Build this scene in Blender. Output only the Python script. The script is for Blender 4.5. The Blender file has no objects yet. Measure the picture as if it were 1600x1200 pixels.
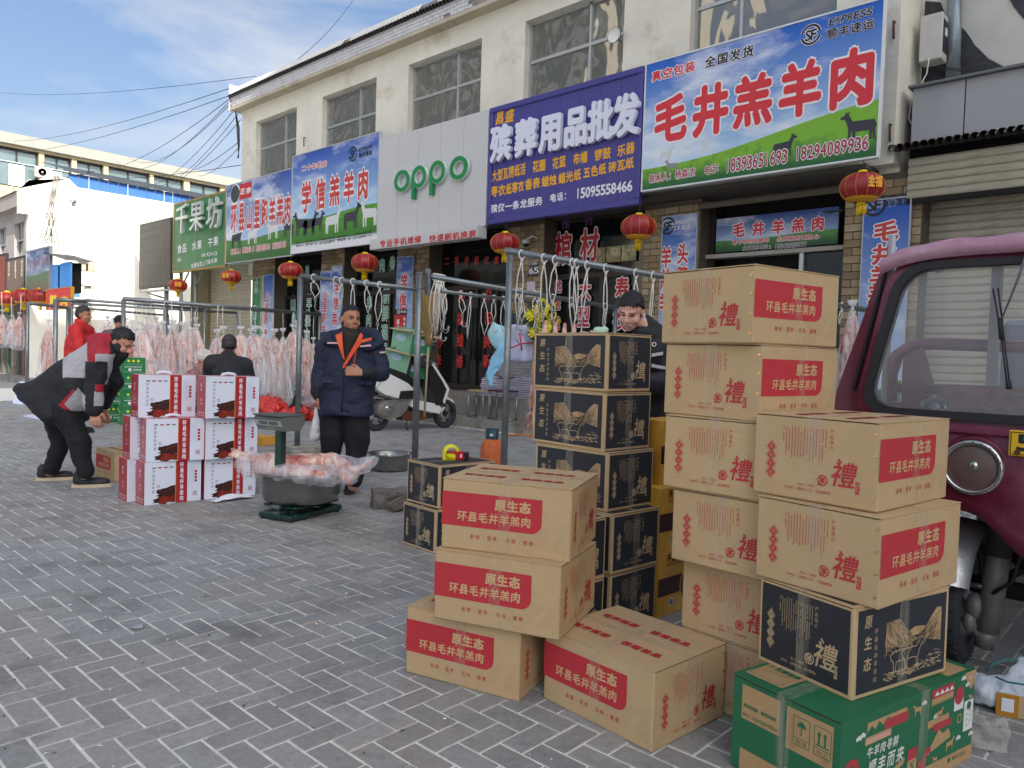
import bpy, math, random
import numpy as np
from mathutils import Vector, Matrix, Euler, noise
random.seed(7)
R = math.radians
sc = bpy.context.scene
COL = sc.collection
# ---------------------------------------------------------------- camera
CAMH = 1.3
RM = ((0.73258, -0.67899, -0.0479414), (0.67998, 0.733204, 0.0062978), (0.0308747, -0.0372128, 0.99883))
FPX = 1181.27
cd = bpy.data.cameras.new('camera'); cam = bpy.data.objects.new('camera', cd); COL.objects.link(cam)
cd.sensor_width = 36; cd.lens = FPX / 1600 * 36; cd.clip_start = 0.05; cd.clip_end = 3000
m4 = Matrix(((RM[0][0], RM[0][2], -RM[0][1], 0), (RM[1][0], RM[1][2], -RM[1][1], 0), (RM[2][0], RM[2][2], -RM[2][1], CAMH), (0, 0, 0, 1)))
cam.matrix_world = m4
sc.camera = cam
# ---------------------------------------------------------------- light
SUNDIR = Vector((0.80, -0.20, 0.57)).normalized()
sun_el = math.asin(SUNDIR.z); sun_az = math.atan2(SUNDIR.x, SUNDIR.y)
w = bpy.data.worlds.new('World'); sc.world = w; w.use_nodes = True
nt = w.node_tree; nt.nodes.clear()
def nd(t, kind, **kw):
    n = t.nodes.new(kind)
    for k, v in kw.items():
        if k.startswith('i_'):
            n.inputs[k[2:].replace('_', ' ')].default_value = v
        else: setattr(n, k, v)
    return n
out = nd(nt, 'ShaderNodeOutputWorld'); bg = nd(nt, 'ShaderNodeBackground')
sky = nd(nt, 'ShaderNodeTexSky', sky_type='NISHITA', sun_disc=False, sun_elevation=sun_el, sun_rotation=sun_az, air_density=1.0, dust_density=5.6, ozone_density=3.0)
tc = nd(nt, 'ShaderNodeTexCoord'); mp = nd(nt, 'ShaderNodeMapping'); mp.inputs['Scale'].default_value = (1.0, 1.0, 3.2)
mp.inputs['Location'].default_value = (0.35, 0.2, 0.1)
nz = nd(nt, 'ShaderNodeTexNoise', i_Scale=2.3, i_Detail=7.0, i_Roughness=0.55, i_Distortion=0.35)
cr = nd(nt, 'ShaderNodeValToRGB'); cr.color_ramp.elements[0].position = 0.40; cr.color_ramp.elements[1].position = 0.60
cr.color_ramp.elements[0].color = (0, 0, 0, 1); cr.color_ramp.elements[1].color = (0.85, 0.85, 0.85, 1)
mx = nd(nt, 'ShaderNodeMixRGB')
bw = nd(nt, 'ShaderNodeRGBToBW'); cm_ = nd(nt, 'ShaderNodeMath', operation='MULTIPLY_ADD'); cm_.inputs[1].default_value = 1.45; cm_.inputs[2].default_value = 0.6
ct_ = nd(nt, 'ShaderNodeVectorMath', operation='SCALE'); ct_.inputs[0].default_value = (1.0, 1.03, 1.10)
L = nt.links.new
L(tc.outputs['Generated'], mp.inputs[0]); L(mp.outputs[0], nz.inputs['Vector']); L(nz.outputs[0], cr.inputs[0])
L(sky.outputs[0], mx.inputs[1]); L(sky.outputs[0], bw.inputs[0]); L(bw.outputs[0], cm_.inputs[0]); L(cm_.outputs[0], ct_.inputs['Scale']); L(ct_.outputs[0], mx.inputs[2]); L(cr.outputs[0], mx.inputs[0]); 
sz = nd(nt, 'ShaderNodeSeparateXYZ'); hr = nd(nt, 'ShaderNodeMapRange', interpolation_type='SMOOTHERSTEP'); hr.inputs['From Min'].default_value = 0.0; hr.inputs['From Max'].default_value = 0.36; hr.inputs['To Min'].default_value = 0.92; hr.inputs['To Max'].default_value = 0.0
hz = nd(nt, 'ShaderNodeMixRGB'); hz.inputs[2].default_value = (2.7, 3.1, 3.7, 1)
L(tc.outputs['Generated'], sz.inputs[0]); L(sz.outputs[2], hr.inputs[0]); L(hr.outputs[0], hz.inputs[0]); L(mx.outputs[0], hz.inputs[1]); L(hz.outputs[0], bg.inputs[0]); L(bg.outputs[0], out.inputs[0])
bg.inputs[1].default_value = 0.10
sl = bpy.data.lights.new('sun', 'SUN'); sl.energy = 3.0; sl.angle = R(0.6); sl.color = (1.0, 0.95, 0.86)
so = bpy.data.objects.new('sun', sl); COL.objects.link(so); so.rotation_euler = SUNDIR.to_track_quat('Z', 'Y').to_euler()
sc.view_settings.view_transform = 'Standard'; sc.view_settings.look = 'None'; sc.view_settings.gamma = 1
sc.view_settings.use_curve_mapping = False
sc.view_settings.exposure = 1.16
try:
    sc.cycles.transparent_max_bounces = 24; sc.cycles.max_bounces = 8; sc.cycles.use_denoising = True
except Exception: pass
# ---------------------------------------------------------------- pixel -> point helpers (photograph pixels, 1600 x 1200)
def ray(px, py):
    a, b = (px - 800) / FPX, -(py - 600) / FPX
    return Vector([r[0] * a + r[1] + r[2] * b for r in RM])
CP = Vector((0, 0, CAMH))
def on_y(px, py, Y): r = ray(px, py); return CP + r * (Y / r.y)
def on_x(px, py, X): r = ray(px, py); return CP + r * (X / r.x)
def on_z(px, py, z=0.0): r = ray(px, py); return CP + r * ((z - CAMH) / r.z)
def at(px, py, d): return CP + ray(px, py) * d
def depth(p): return (Vector(p) - CP).dot(Vector((RM[0][1], RM[1][1], RM[2][1])))
# ---------------------------------------------------------------- materials
def hx(s):
    s = s.lstrip('#'); c = [int(s[i:i + 2], 16) / 255 for i in (0, 2, 4)]
    return tuple([(x / 12.92 if x <= 0.04045 else ((x + 0.055) / 1.055) ** 2.4) for x in c] + [1.0])
MATS = {}
def mat(name, col, rough=0.6, metal=0.0, var=None, bump=None, spec=0.5, trans=0.0, alpha=1.0, emit=None, coat=0, stain=None, stretch=None, wave=None):
    """principled material; var=(scale, amount) mottles the colour, bump=(scale, strength, distance), stain=(colour, scale, lo, hi)"""
    if name in MATS: return MATS[name]
    m = bpy.data.materials.new(name); m.use_nodes = True; t = m.node_tree; b = t.nodes['Principled BSDF']
    c = hx(col) if isinstance(col, str) else tuple(col)
    b.inputs['Base Color'].default_value = c; b.inputs['Roughness'].default_value = rough; b.inputs['Metallic'].default_value = metal
    b.inputs['Specular IOR Level'].default_value = spec
    if trans: b.inputs['Transmission Weight'].default_value = trans
    if alpha < 1: b.inputs['Alpha'].default_value = alpha
    if coat: b.inputs['Coat Weight'].default_value = coat; b.inputs['Coat Roughness'].default_value = 0.08
    if emit: b.inputs['Emission Color'].default_value = hx(emit[0]); b.inputs['Emission Strength'].default_value = emit[1]
    co = nd(t, 'ShaderNodeTexCoord'); vec = co.outputs['Object']
    if stretch:
        mpp = nd(t, 'ShaderNodeMapping'); mpp.inputs['Scale'].default_value = stretch; t.links.new(vec, mpp.inputs[0]); vec = mpp.outputs[0]
    cur = None
    if var:
        n = nd(t, 'ShaderNodeTexNoise', i_Scale=var[0], i_Detail=6.0, i_Roughness=0.62); t.links.new(vec, n.inputs['Vector'])
        r = nd(t, 'ShaderNodeMapRange'); r.inputs['From Min'].default_value = 0.3; r.inputs['From Max'].default_value = 0.7
        r.inputs['To Min'].default_value = 1 - var[1]; r.inputs['To Max'].default_value = 1 + var[1] * 0.7
        t.links.new(n.outputs[0], r.inputs[0])
        mm = nd(t, 'ShaderNodeVectorMath', operation='SCALE'); mm.inputs[0].default_value = c[:3]; t.links.new(r.outputs[0], mm.inputs['Scale'])
        cur = mm.outputs[0]
    if stain:
        n = nd(t, 'ShaderNodeTexNoise', i_Scale=stain[1], i_Detail=8.0, i_Roughness=0.7); t.links.new(vec, n.inputs['Vector'])
        r = nd(t, 'ShaderNodeValToRGB'); r.color_ramp.elements[0].position = stain[2]; r.color_ramp.elements[1].position = stain[3]
        t.links.new(n.outputs[0], r.inputs[0])
        x = nd(t, 'ShaderNodeMixRGB'); x.inputs[1].default_value = c; x.inputs[2].default_value = hx(stain[0])
        t.links.new(r.outputs[0], x.inputs[0])
        if cur is not None: t.links.new(cur, x.inputs[1])
        cur = x.outputs[0]
    if cur is not None: t.links.new(cur, b.inputs['Base Color'])
    if bump:
        n = nd(t, 'ShaderNodeTexNoise', i_Scale=bump[0], i_Detail=5.0, i_Roughness=0.6); t.links.new(vec, n.inputs['Vector'])
        bp = nd(t, 'ShaderNodeBump', i_Strength=bump[1], i_Distance=bump[2] if len(bump) > 2 else 0.01)
        src = n.outputs[0]
        if wave:
            wv = nd(t, 'ShaderNodeTexWave', bands_direction=wave[0], i_Scale=wave[1]); t.links.new(co.outputs['Object'], wv.inputs['Vector'])
            ad = nd(t, 'ShaderNodeMath', operation='ADD'); t.links.new(src, ad.inputs[0]); t.links.new(wv.outputs['Fac'], ad.inputs[1]); src = ad.outputs[0]
        t.links.new(src, bp.inputs['Height']); t.links.new(bp.outputs[0], b.inputs['Normal'])
    m.diffuse_color = c; MATS[name] = m
    return m
# ---------------------------------------------------------------- mesh builder
class MB:
    def __init__(s): s.v = []; s.f = []; s.m = []; s.mats = []; s.sm = []
    def mi(s, m):
        if m not in s.mats: s.mats.append(m)
        return s.mats.index(m)
    def add(s, vs, fs, m, M=None, smooth=False):
        k = len(s.v); i = s.mi(m)
        if M is not None: vs = [M @ Vector(v) for v in vs]
        s.v += [tuple(v) for v in vs]; s.f += [tuple(a + k for a in f) for f in fs]; s.m += [i] * len(fs); s.sm += [smooth] * len(fs)
        return s
    def box(s, lo, hi, m, M=None, bev=0.0):
        x0, y0, z0 = lo; x1, y1, z1 = hi
        if bev <= 0:
            vs = [(x0, y0, z0), (x1, y0, z0), (x1, y1, z0), (x0, y1, z0), (x0, y0, z1), (x1, y0, z1), (x1, y1, z1), (x0, y1, z1)]
            fs = [(0, 3, 2, 1), (4, 5, 6, 7), (0, 1, 5, 4), (1, 2, 6, 5), (2, 3, 7, 6), (3, 0, 4, 7)]
            return s.add(vs, fs, m, M)
        b = min(bev, (x1 - x0) / 2.01, (y1 - y0) / 2.01, (z1 - z0) / 2.01); vs = []; idx = {}
        for ax in range(3):
            for sx in (0, 1):
                for sy in (0, 1):
                    for sz in (0, 1):
                        p = [(x0, x1)[sx], (y0, y1)[sy], (z0, z1)[sz]]; sg = [(1, -1)[q] for q in (sx, sy, sz)]
                        for a in range(3):
                            if a != ax: p[a] += sg[a] * b
                        idx[(ax, sx, sy, sz)] = len(vs); vs.append(tuple(p))
        fs = []
        q = lambda ax, L_: [idx[(ax,) + t_] for t_ in L_]
        fs.append(q(0, [(0, 0, 0), (0, 0, 1), (0, 1, 1), (0, 1, 0)])); fs.append(q(0, [(1, 0, 0), (1, 1, 0), (1, 1, 1), (1, 0, 1)]))
        fs.append(q(1, [(0, 0, 0), (1, 0, 0), (1, 0, 1), (0, 0, 1)])); fs.append(q(1, [(0, 1, 0), (0, 1, 1), (1, 1, 1), (1, 1, 0)]))
        fs.append(q(2, [(0, 0, 0), (0, 1, 0), (1, 1, 0), (1, 0, 0)])); fs.append(q(2, [(0, 0, 1), (1, 0, 1), (1, 1, 1), (0, 1, 1)]))
        for ax in range(3):
            o = [a for a in range(3) if a != ax]
            for s1 in (0, 1):
                for s2 in (0, 1):
                    a0 = [0, 0, 0]; a0[o[0]] = s1; a0[o[1]] = s2; a1 = list(a0); a1[ax] = 1
                    fs.append([idx[(o[0], *a0)], idx[(o[0], *a1)], idx[(o[1], *a1)], idx[(o[1], *a0)]])
        for sx in (0, 1):
            for sy in (0, 1):
                for sz in (0, 1): fs.append([idx[(0, sx, sy, sz)], idx[(1, sx, sy, sz)], idx[(2, sx, sy, sz)]])
        cx = Vector(((x0 + x1) / 2, (y0 + y1) / 2, (z0 + z1) / 2)); ff = []
        for f in fs:
            n = (Vector(vs[f[1]]) - Vector(vs[f[0]])).cross(Vector(vs[f[2]]) - Vector(vs[f[0]]))
            ctr = sum((Vector(vs[i]) for i in f), Vector()) / len(f)
            ff.append(tuple(f) if n.dot(ctr - cx) > 0 else tuple(reversed(f)))
        return s.add(vs, ff, m, M)
    def quad(s, a, b, c, d, m): return s.add([a, b, c, d], [(0, 1, 2, 3)], m)
    def tube(s, pts, r, m, n=8, caps=True, smooth=True, flat=1.0):
        pts = [Vector(p) for p in pts]; N = len(pts)
        rs = r if isinstance(r, (list, tuple)) else [r] * N
        vs = []; fs = []; up = None
        for i, p in enumerate(pts):
            d = (pts[min(i + 1, N - 1)] - pts[max(i - 1, 0)])
            if d.length < 1e-9: d = Vector((0, 0, 1))
            d.normalize()
            if up is None: up = Vector((0, 0, 1)) if abs(d.z) < 0.95 else Vector((1, 0, 0))
            a = d.cross(up); 
            if a.length < 1e-6: a = d.orthogonal()
            a.normalize(); b = a.cross(d).normalized(); up = b
            for k in range(n):
                t = 2 * math.pi * k / n; vs.append(p + a * math.cos(t) * rs[i] + b * math.sin(t) * rs[i] * flat)
        for i in range(N - 1):
            for k in range(n):
                k2 = (k + 1) % n; fs.append((i * n + k, i * n + k2, (i + 1) * n + k2, (i + 1) * n + k))
        if caps: fs.append(tuple(range(n - 1, -1, -1))); fs.append(tuple(range((N - 1) * n, N * n)))
        return s.add(vs, [f[::-1] for f in fs], m, None, smooth)
    def lathe(s, prof, m, n=24, M=None, smooth=True, mod=None, close=False):
        vs = []; fs = []; K = len(prof)
        for i, (r_, z) in enumerate(prof):
            for k in range(n):
                t = 2 * math.pi * k / n; q = r_ * (mod(t, i / (K - 1)) if mod else 1.0); vs.append((q * math.cos(t), q * math.sin(t), z))
        for i in range(K - 1):
            for k in range(n):
                k2 = (k + 1) % n; fs.append((i * n + k, i * n + k2, (i + 1) * n + k2, (i + 1) * n + k))
        if close: fs.append(tuple(range(n - 1, -1, -1))); fs.append(tuple(range((K - 1) * n, K * n)))
        return s.add(vs, fs, m, M, smooth)
    def prism(s, poly, d0, d1, m, plane='xz', M=None, smooth=False):
        """extrude a 2-D outline between two depths; plane xz -> depth along y"""
        def P(a, b, d): return {'xz': (a, d, b), 'yz': (d, a, b), 'xy': (a, b, d)}[plane]
        n = len(poly); ar = sum(poly[i][0] * poly[(i + 1) % n][1] - poly[(i + 1) % n][0] * poly[i][1] for i in range(n))
        if ar < 0: poly = poly[::-1]
        vs = [P(a, b, d0) for a, b in poly] + [P(a, b, d1) for a, b in poly]
        fs = [tuple(range(n)), tuple(range(2 * n - 1, n - 1, -1))] + [(i, n + i, n + (i + 1) % n, (i + 1) % n) for i in range(n)]
        if plane != 'xz': fs = [f[::-1] for f in fs]
        return s.add(vs, fs, m, M, smooth)
    def ell(s, c, r, m, n=16, k=10, M=None, Rm=None):
        vs = []; fs = []
        for i in range(k + 1):
            a = math.pi * i / k
            for j in range(n):
                b = 2 * math.pi * j / n; p = Vector((r[0] * math.sin(a) * math.cos(b), r[1] * math.sin(a) * math.sin(b), r[2] * math.cos(a)))
                if Rm is not None: p = Rm @ p
                vs.append(p + Vector(c))
        for i in range(k):
            for j in range(n):
                j2 = (j + 1) % n; fs.append((i * n + j, (i + 1) * n + j, (i + 1) * n + j2, i * n + j2))
        return s.add(vs, fs, m, M, True)
    def mesh(s, name):
        me = bpy.data.meshes.new(name); me.from_pydata(s.v, [], s.f)
        for m in s.mats: me.materials.append(m)
        me.polygons.foreach_set('material_index', s.m); me.polygons.foreach_set('use_smooth', s.sm); me.update()
        return me
    def build(s, name, parent=None, loc=None, rot=None):
        return link(name, s.mesh(name), parent, loc, rot)
def link(name, me, parent=None, loc=None, rot=None):
    o = bpy.data.objects.new(name, me); COL.objects.link(o)
    if parent is not None: o.parent = parent
    if loc is not None: o.location = loc
    if rot is not None: o.rotation_euler = rot if hasattr(rot, '__len__') else (0, 0, rot)
    return o
def tag(o, label=None, cat=None, group=None, kind=None):
    if label: o['label'] = label
    if cat: o['category'] = cat
    if group: o['group'] = group
    if kind: o['kind'] = kind
    return o
def thing(name, label, cat, loc=(0, 0, 0), rz=0.0, group=None):
    o = bpy.data.objects.new(name, None); COL.objects.link(o); o.empty_display_size = 0.1
    o.location = loc; o.rotation_euler = (0, 0, rz)
    return tag(o, label, cat, group)
def dup(root, loc=None, rot=None, label=None, group=None, scale=None):
    r = root.copy(); COL.objects.link(r)
    if loc is not None: r.location = loc
    if rot is not None: r.rotation_euler = rot if hasattr(rot, '__len__') else (0, 0, rot)
    if scale is not None: r.scale = scale
    if label: r['label'] = label
    if group: r['group'] = group
    for ch in list(root.children):
        c = ch.copy(); COL.objects.link(c); c.parent = r
        for g_ in ch.children:
            d = g_.copy(); COL.objects.link(d); d.parent = c
    return r
# ---------------------------------------------------------------- lettering
_G = {}; _fc = bpy.data.curves.new('lettering_source', 'FONT'); _fo = bpy.data.objects.new('lettering_source', _fc)
def glyph(ch, off=0.0, ext=0.0):
    k = (ch, round(ext, 3))
    if k in _G: return _G[k]
    if _fo.name not in COL.objects: COL.objects.link(_fo)
    _fc.body = ch; _fc.offset = 0; _fc.extrude = ext; _fc.resolution_u = 3
    dg = bpy.context.evaluated_depsgraph_get(); dg.update(); e = _fo.evaluated_get(dg); me = e.to_mesh()
    vs = [tuple(v.co) for v in me.vertices]; fs = [tuple(p.vertices) for p in me.polygons]; e.to_mesh_clear()
    xs = [v[0] for v in vs] or [0, .3]
    _G[k] = (vs, fs, min(xs), max(xs)); return _G[k]
def put(mb, ch, ctr, U, V, w_, h_, m, off=0.02, ext=0.0, shear=0.0, lift0=0.0):
    """one character centred on ctr, w_ x h_ metres, in the plane of U (right) and V (up); off = how much bolder than regular"""
    if ch == ' ': return
    U = Vector(U); V = Vector(V); N = U.cross(V); vs, fs, x0, x1 = glyph(ch, 0, ext)
    cjk = ord(ch) > 0x2e00
    if cjk: cx, cy, W, H = 0.5, 0.38, 1.0, 1.0
    else: cx, cy, W, H = (x0 + x1) / 2, 0.36, max(x1 - x0, 0.3) if ch not in '1il.:·' else 0.55, 0.75
    if off <= 0.001 or h_ < 0.02: sh = [(0, 0)]
    elif off < 0.055: sh = [(0, 0), (off, 0), (-off, 0), (0, off), (0, -off)]
    else: sh = [(off * math.cos(a * math.pi / 4), off * math.sin(a * math.pi / 4)) for a in range(8)]
    if off > 0.03 and off < 0.055: sh += [(off * .7, off * .7), (-off * .7, off * .7), (off * .7, -off * .7), (-off * .7, -off * .7)]
    for k, (dx, dy) in enumerate(sh):
        lf = N * (lift0 + k * 0.00012)
        mb.add([Vector(ctr) + U * ((v[0] + dx - cx) / W * w_ + shear * (v[1] - cy) * h_) + V * ((v[1] + dy - cy) / H * h_) + N * v[2] * h_ + lf for v in vs], fs, m)
def line(mb, s, a, b, h_, m, U=(1, 0, 0), V=(0, 0, 1), off=0.02, fill=0.92, halo=None, hoff=0.06, lift=0.0, ext=0.0, shear=0.0, hl=0.002):
    """string s with its first character centred on a and its last on b (world points)"""
    a = Vector(a); b = Vector(b); n = len(s); N = Vector(U).cross(Vector(V))
    st = (b - a) / max(n - 1, 1); w_ = (abs(st.dot(Vector(U))) * fill) if n > 1 and abs(st.dot(Vector(U))) > abs(st.dot(Vector(V))) else h_ * fill
    for i, ch in enumerate(s):
        if ch == ' ': continue
        c = a + st * i + N * lift
        if halo: put(mb, ch, c, U, V, w_, h_, halo, hoff, 0, shear)
        put(mb, ch, c + N * (hl if halo else 0), U, V, w_, h_, m, off, ext, shear)
def pline(mb, s, pa, pb, hpx, Y, m, **k):
    """same, with the two centres given as photograph pixels on the facade-parallel plane y = Y"""
    a = on_y(pa[0], pa[1], Y); b = on_y(pb[0], pb[1], Y); mid = ((pa[0] + pb[0]) / 2, (pa[1] + pb[1]) / 2)
    h_ = (on_y(mid[0], mid[1] - hpx / 2, Y) - on_y(mid[0], mid[1] + hpx / 2, Y)).z
    line(mb, s, a, b, h_, m, **k)
# ================================================================= shared materials
asphalt = mat('grey_paving_far', '#9b9a98', 0.85, var=(3.0, 0.12), bump=(60, 0.3, 0.003), stain=('#8a8684', 0.7, 0.52, 0.85))
joint = mat('sand_joint', '#e2dfd6', 0.95, var=(14, 0.22), bump=(180, 0.5, 0.002))
def paver_mat():
    m = bpy.data.materials.new('paver_stone'); m.use_nodes = True; t = m.node_tree; b = t.nodes['Principled BSDF']; l = t.links.new
    at_ = nd(t, 'ShaderNodeAttribute', attribute_name='tone'); geo = nd(t, 'ShaderNodeNewGeometry')
    big = nd(t, 'ShaderNodeTexNoise', i_Scale=0.55, i_Detail=4.0); l(geo.outputs['Position'], big.inputs['Vector'])
    bigr = nd(t, 'ShaderNodeValToRGB'); bigr.color_ramp.elements[0].position = 0.42; bigr.color_ramp.elements[1].position = 0.66
    l(big.outputs[0], bigr.inputs[0])
    base = nd(t, 'ShaderNodeMixRGB'); base.inputs[1].default_value = hx('#959796'); base.inputs[2].default_value = hx('#9a948f'); l(bigr.outputs[0], base.inputs[0])
    ton = nd(t, 'ShaderNodeMapRange'); ton.inputs['To Min'].default_value = 0.88; ton.inputs['To Max'].default_value = 1.1; l(at_.outputs['Fac'], ton.inputs[0])
    fine = nd(t, 'ShaderNodeTexNoise', i_Scale=38.0, i_Detail=7.0, i_Roughness=0.7); l(geo.outputs['Position'], fine.inputs['Vector'])
    fr = nd(t, 'ShaderNodeMapRange'); fr.inputs['From Min'].default_value = 0.3; fr.inputs['From Max'].default_value = 0.7; fr.inputs['To Min'].default_value = 0.8; fr.inputs['To Max'].default_value = 1.16; l(fine.outputs[0], fr.inputs[0])
    mu = nd(t, 'ShaderNodeMath', operation='MULTIPLY'); l(ton.outputs[0], mu.inputs[0]); l(fr.outputs[0], mu.inputs[1])
    sc_ = nd(t, 'ShaderNodeVectorMath', operation='SCALE'); l(base.outputs[0], sc_.inputs[0]); l(mu.outputs[0], sc_.inputs['Scale'])
    st = nd(t, 'ShaderNodeTexNoise', i_Scale=2.6, i_Detail=9.0, i_Roughness=0.72); l(geo.outputs['Position'], st.inputs['Vector'])
    sr = nd(t, 'ShaderNodeValToRGB'); sr.color_ramp.elements[0].position = 0.50; sr.color_ramp.elements[1].position = 0.72; sr.color_ramp.elements[1].color = (.8, .8, .8, 1)
    l(st.outputs[0], sr.inputs[0]); fin = nd(t, 'ShaderNodeMixRGB'); fin.inputs[2].default_value = hx('#5f5e5e'); l(sr.outputs[0], fin.inputs[0]); l(sc_.outputs[0], fin.inputs[1])
    l(fin.outputs[0], b.inputs['Base Color'])
    rr = nd(t, 'ShaderNodeMapRange'); rr.inputs['To Min'].default_value = 0.5; rr.inputs['To Max'].default_value = 0.85; l(st.outputs[0], rr.inputs[0]); l(rr.outputs[0], b.inputs['Roughness'])
    bp = nd(t, 'ShaderNodeBump', i_Strength=0.45, i_Distance=0.003); l(fine.outputs[0], bp.inputs['Height']); l(bp.outputs[0], b.inputs['Normal'])
    return m
paver = paver_mat()
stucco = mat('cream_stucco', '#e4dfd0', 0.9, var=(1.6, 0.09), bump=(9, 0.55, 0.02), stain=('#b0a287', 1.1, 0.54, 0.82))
stucco_w = mat('white_limewash', '#e9e5d8', 0.9, var=(1.1, 0.04), bump=(9, 0.3, 0.01), stain=('#d5cfc0', 0.55, 0.62, 0.86))
conc = mat('weathered_concrete', '#96928a', 0.92, var=(5, 0.22), bump=(40, 0.6, 0.006), stain=('#5c5850', 3.0, 0.5, 0.74))
dark = mat('shop_interior_dark', '#1b1a19', 0.9)
dkframe = mat('dark_bronze_frame', '#3a332d', 0.45, 0.3, var=(20, 0.2))
alu = mat('aluminium_frame', '#b9bcbd', 0.4, 0.6)
white_tile = mat('pale_glazed_tile', '#cdcbce', 0.42, var=(5, 0.12), stain=('#8b6f5f', 4.0, 0.63, 0.72))
cap_tile = mat('white_cap_tile', '#dedbd2', 0.5, var=(4, 0.08))
steel = mat('galvanised_steel', '#83898b', 0.42, 0.75, var=(9, 0.22), bump=(120, 0.12, 0.001), stain=('#6a5545', 7, 0.66, 0.78))
rust = mat('rusty_steel', '#6b3f2a', 0.85, 0.2, var=(30, 0.4))
cord = mat('white_cord', '#d9d6cf', 0.7, var=(60, 0.1))
wirem = mat('black_cable', '#26262a', 0.6)
steelw = mat('steel_wire', '#b4b6b6', 0.3, 0.9)
red = mat('red_print', '#c3242c', 0.5); gold = mat('gold_print', '#e7a81e', 0.5); whitep = mat('white_print', '#e8e8ee', 0.5)
blackp = mat('black_print', '#1c1c22', 0.5); greenp = mat('green_print', '#1f7f52', 0.5)
yellow = mat('yellow_fabric', '#f0c90e', 0.55, var=(30, 0.15))
def glass_mat(name, col, ior=1.6, amp=0.35, sc_=0.9, alpha=1.0, rough=0.03):
    m = bpy.data.materials.new(name); m.use_nodes = True; t = m.node_tree; b = t.nodes['Principled BSDF']
    b.inputs['Base Color'].default_value = hx(col); b.inputs['Roughness'].default_value = rough; b.inputs['IOR'].default_value = ior
    b.inputs['Alpha'].default_value = alpha
    co = nd(t, 'ShaderNodeTexCoord'); mp_ = nd(t, 'ShaderNodeMapping'); mp_.inputs['Scale'].default_value = (1.3, 1, 0.8)
    n = nd(t, 'ShaderNodeTexNoise', i_Scale=sc_, i_Detail=1.5, i_Distortion=0.8); t.links.new(co.outputs['Object'], mp_.inputs[0]); t.links.new(mp_.outputs[0], n.inputs['Vector'])
    bp = nd(t, 'ShaderNodeBump', i_Strength=amp, i_Distance=0.06); t.links.new(n.outputs[0], bp.inputs['Height']); t.links.new(bp.outputs[0], b.inputs['Normal'])
    return m
win_glass = glass_mat('old_window_glass', '#66665f', 2.5, 0.5, 1.1)
door_glass = glass_mat('shop_door_glass', '#161a19', 1.5, 0.12, 0.8, 1.0, 0.06)
hotel_glass = glass_mat('hotel_glass', '#5d7274', 2.0, 0.15, 0.4, 1.0, 0.1)
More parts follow.
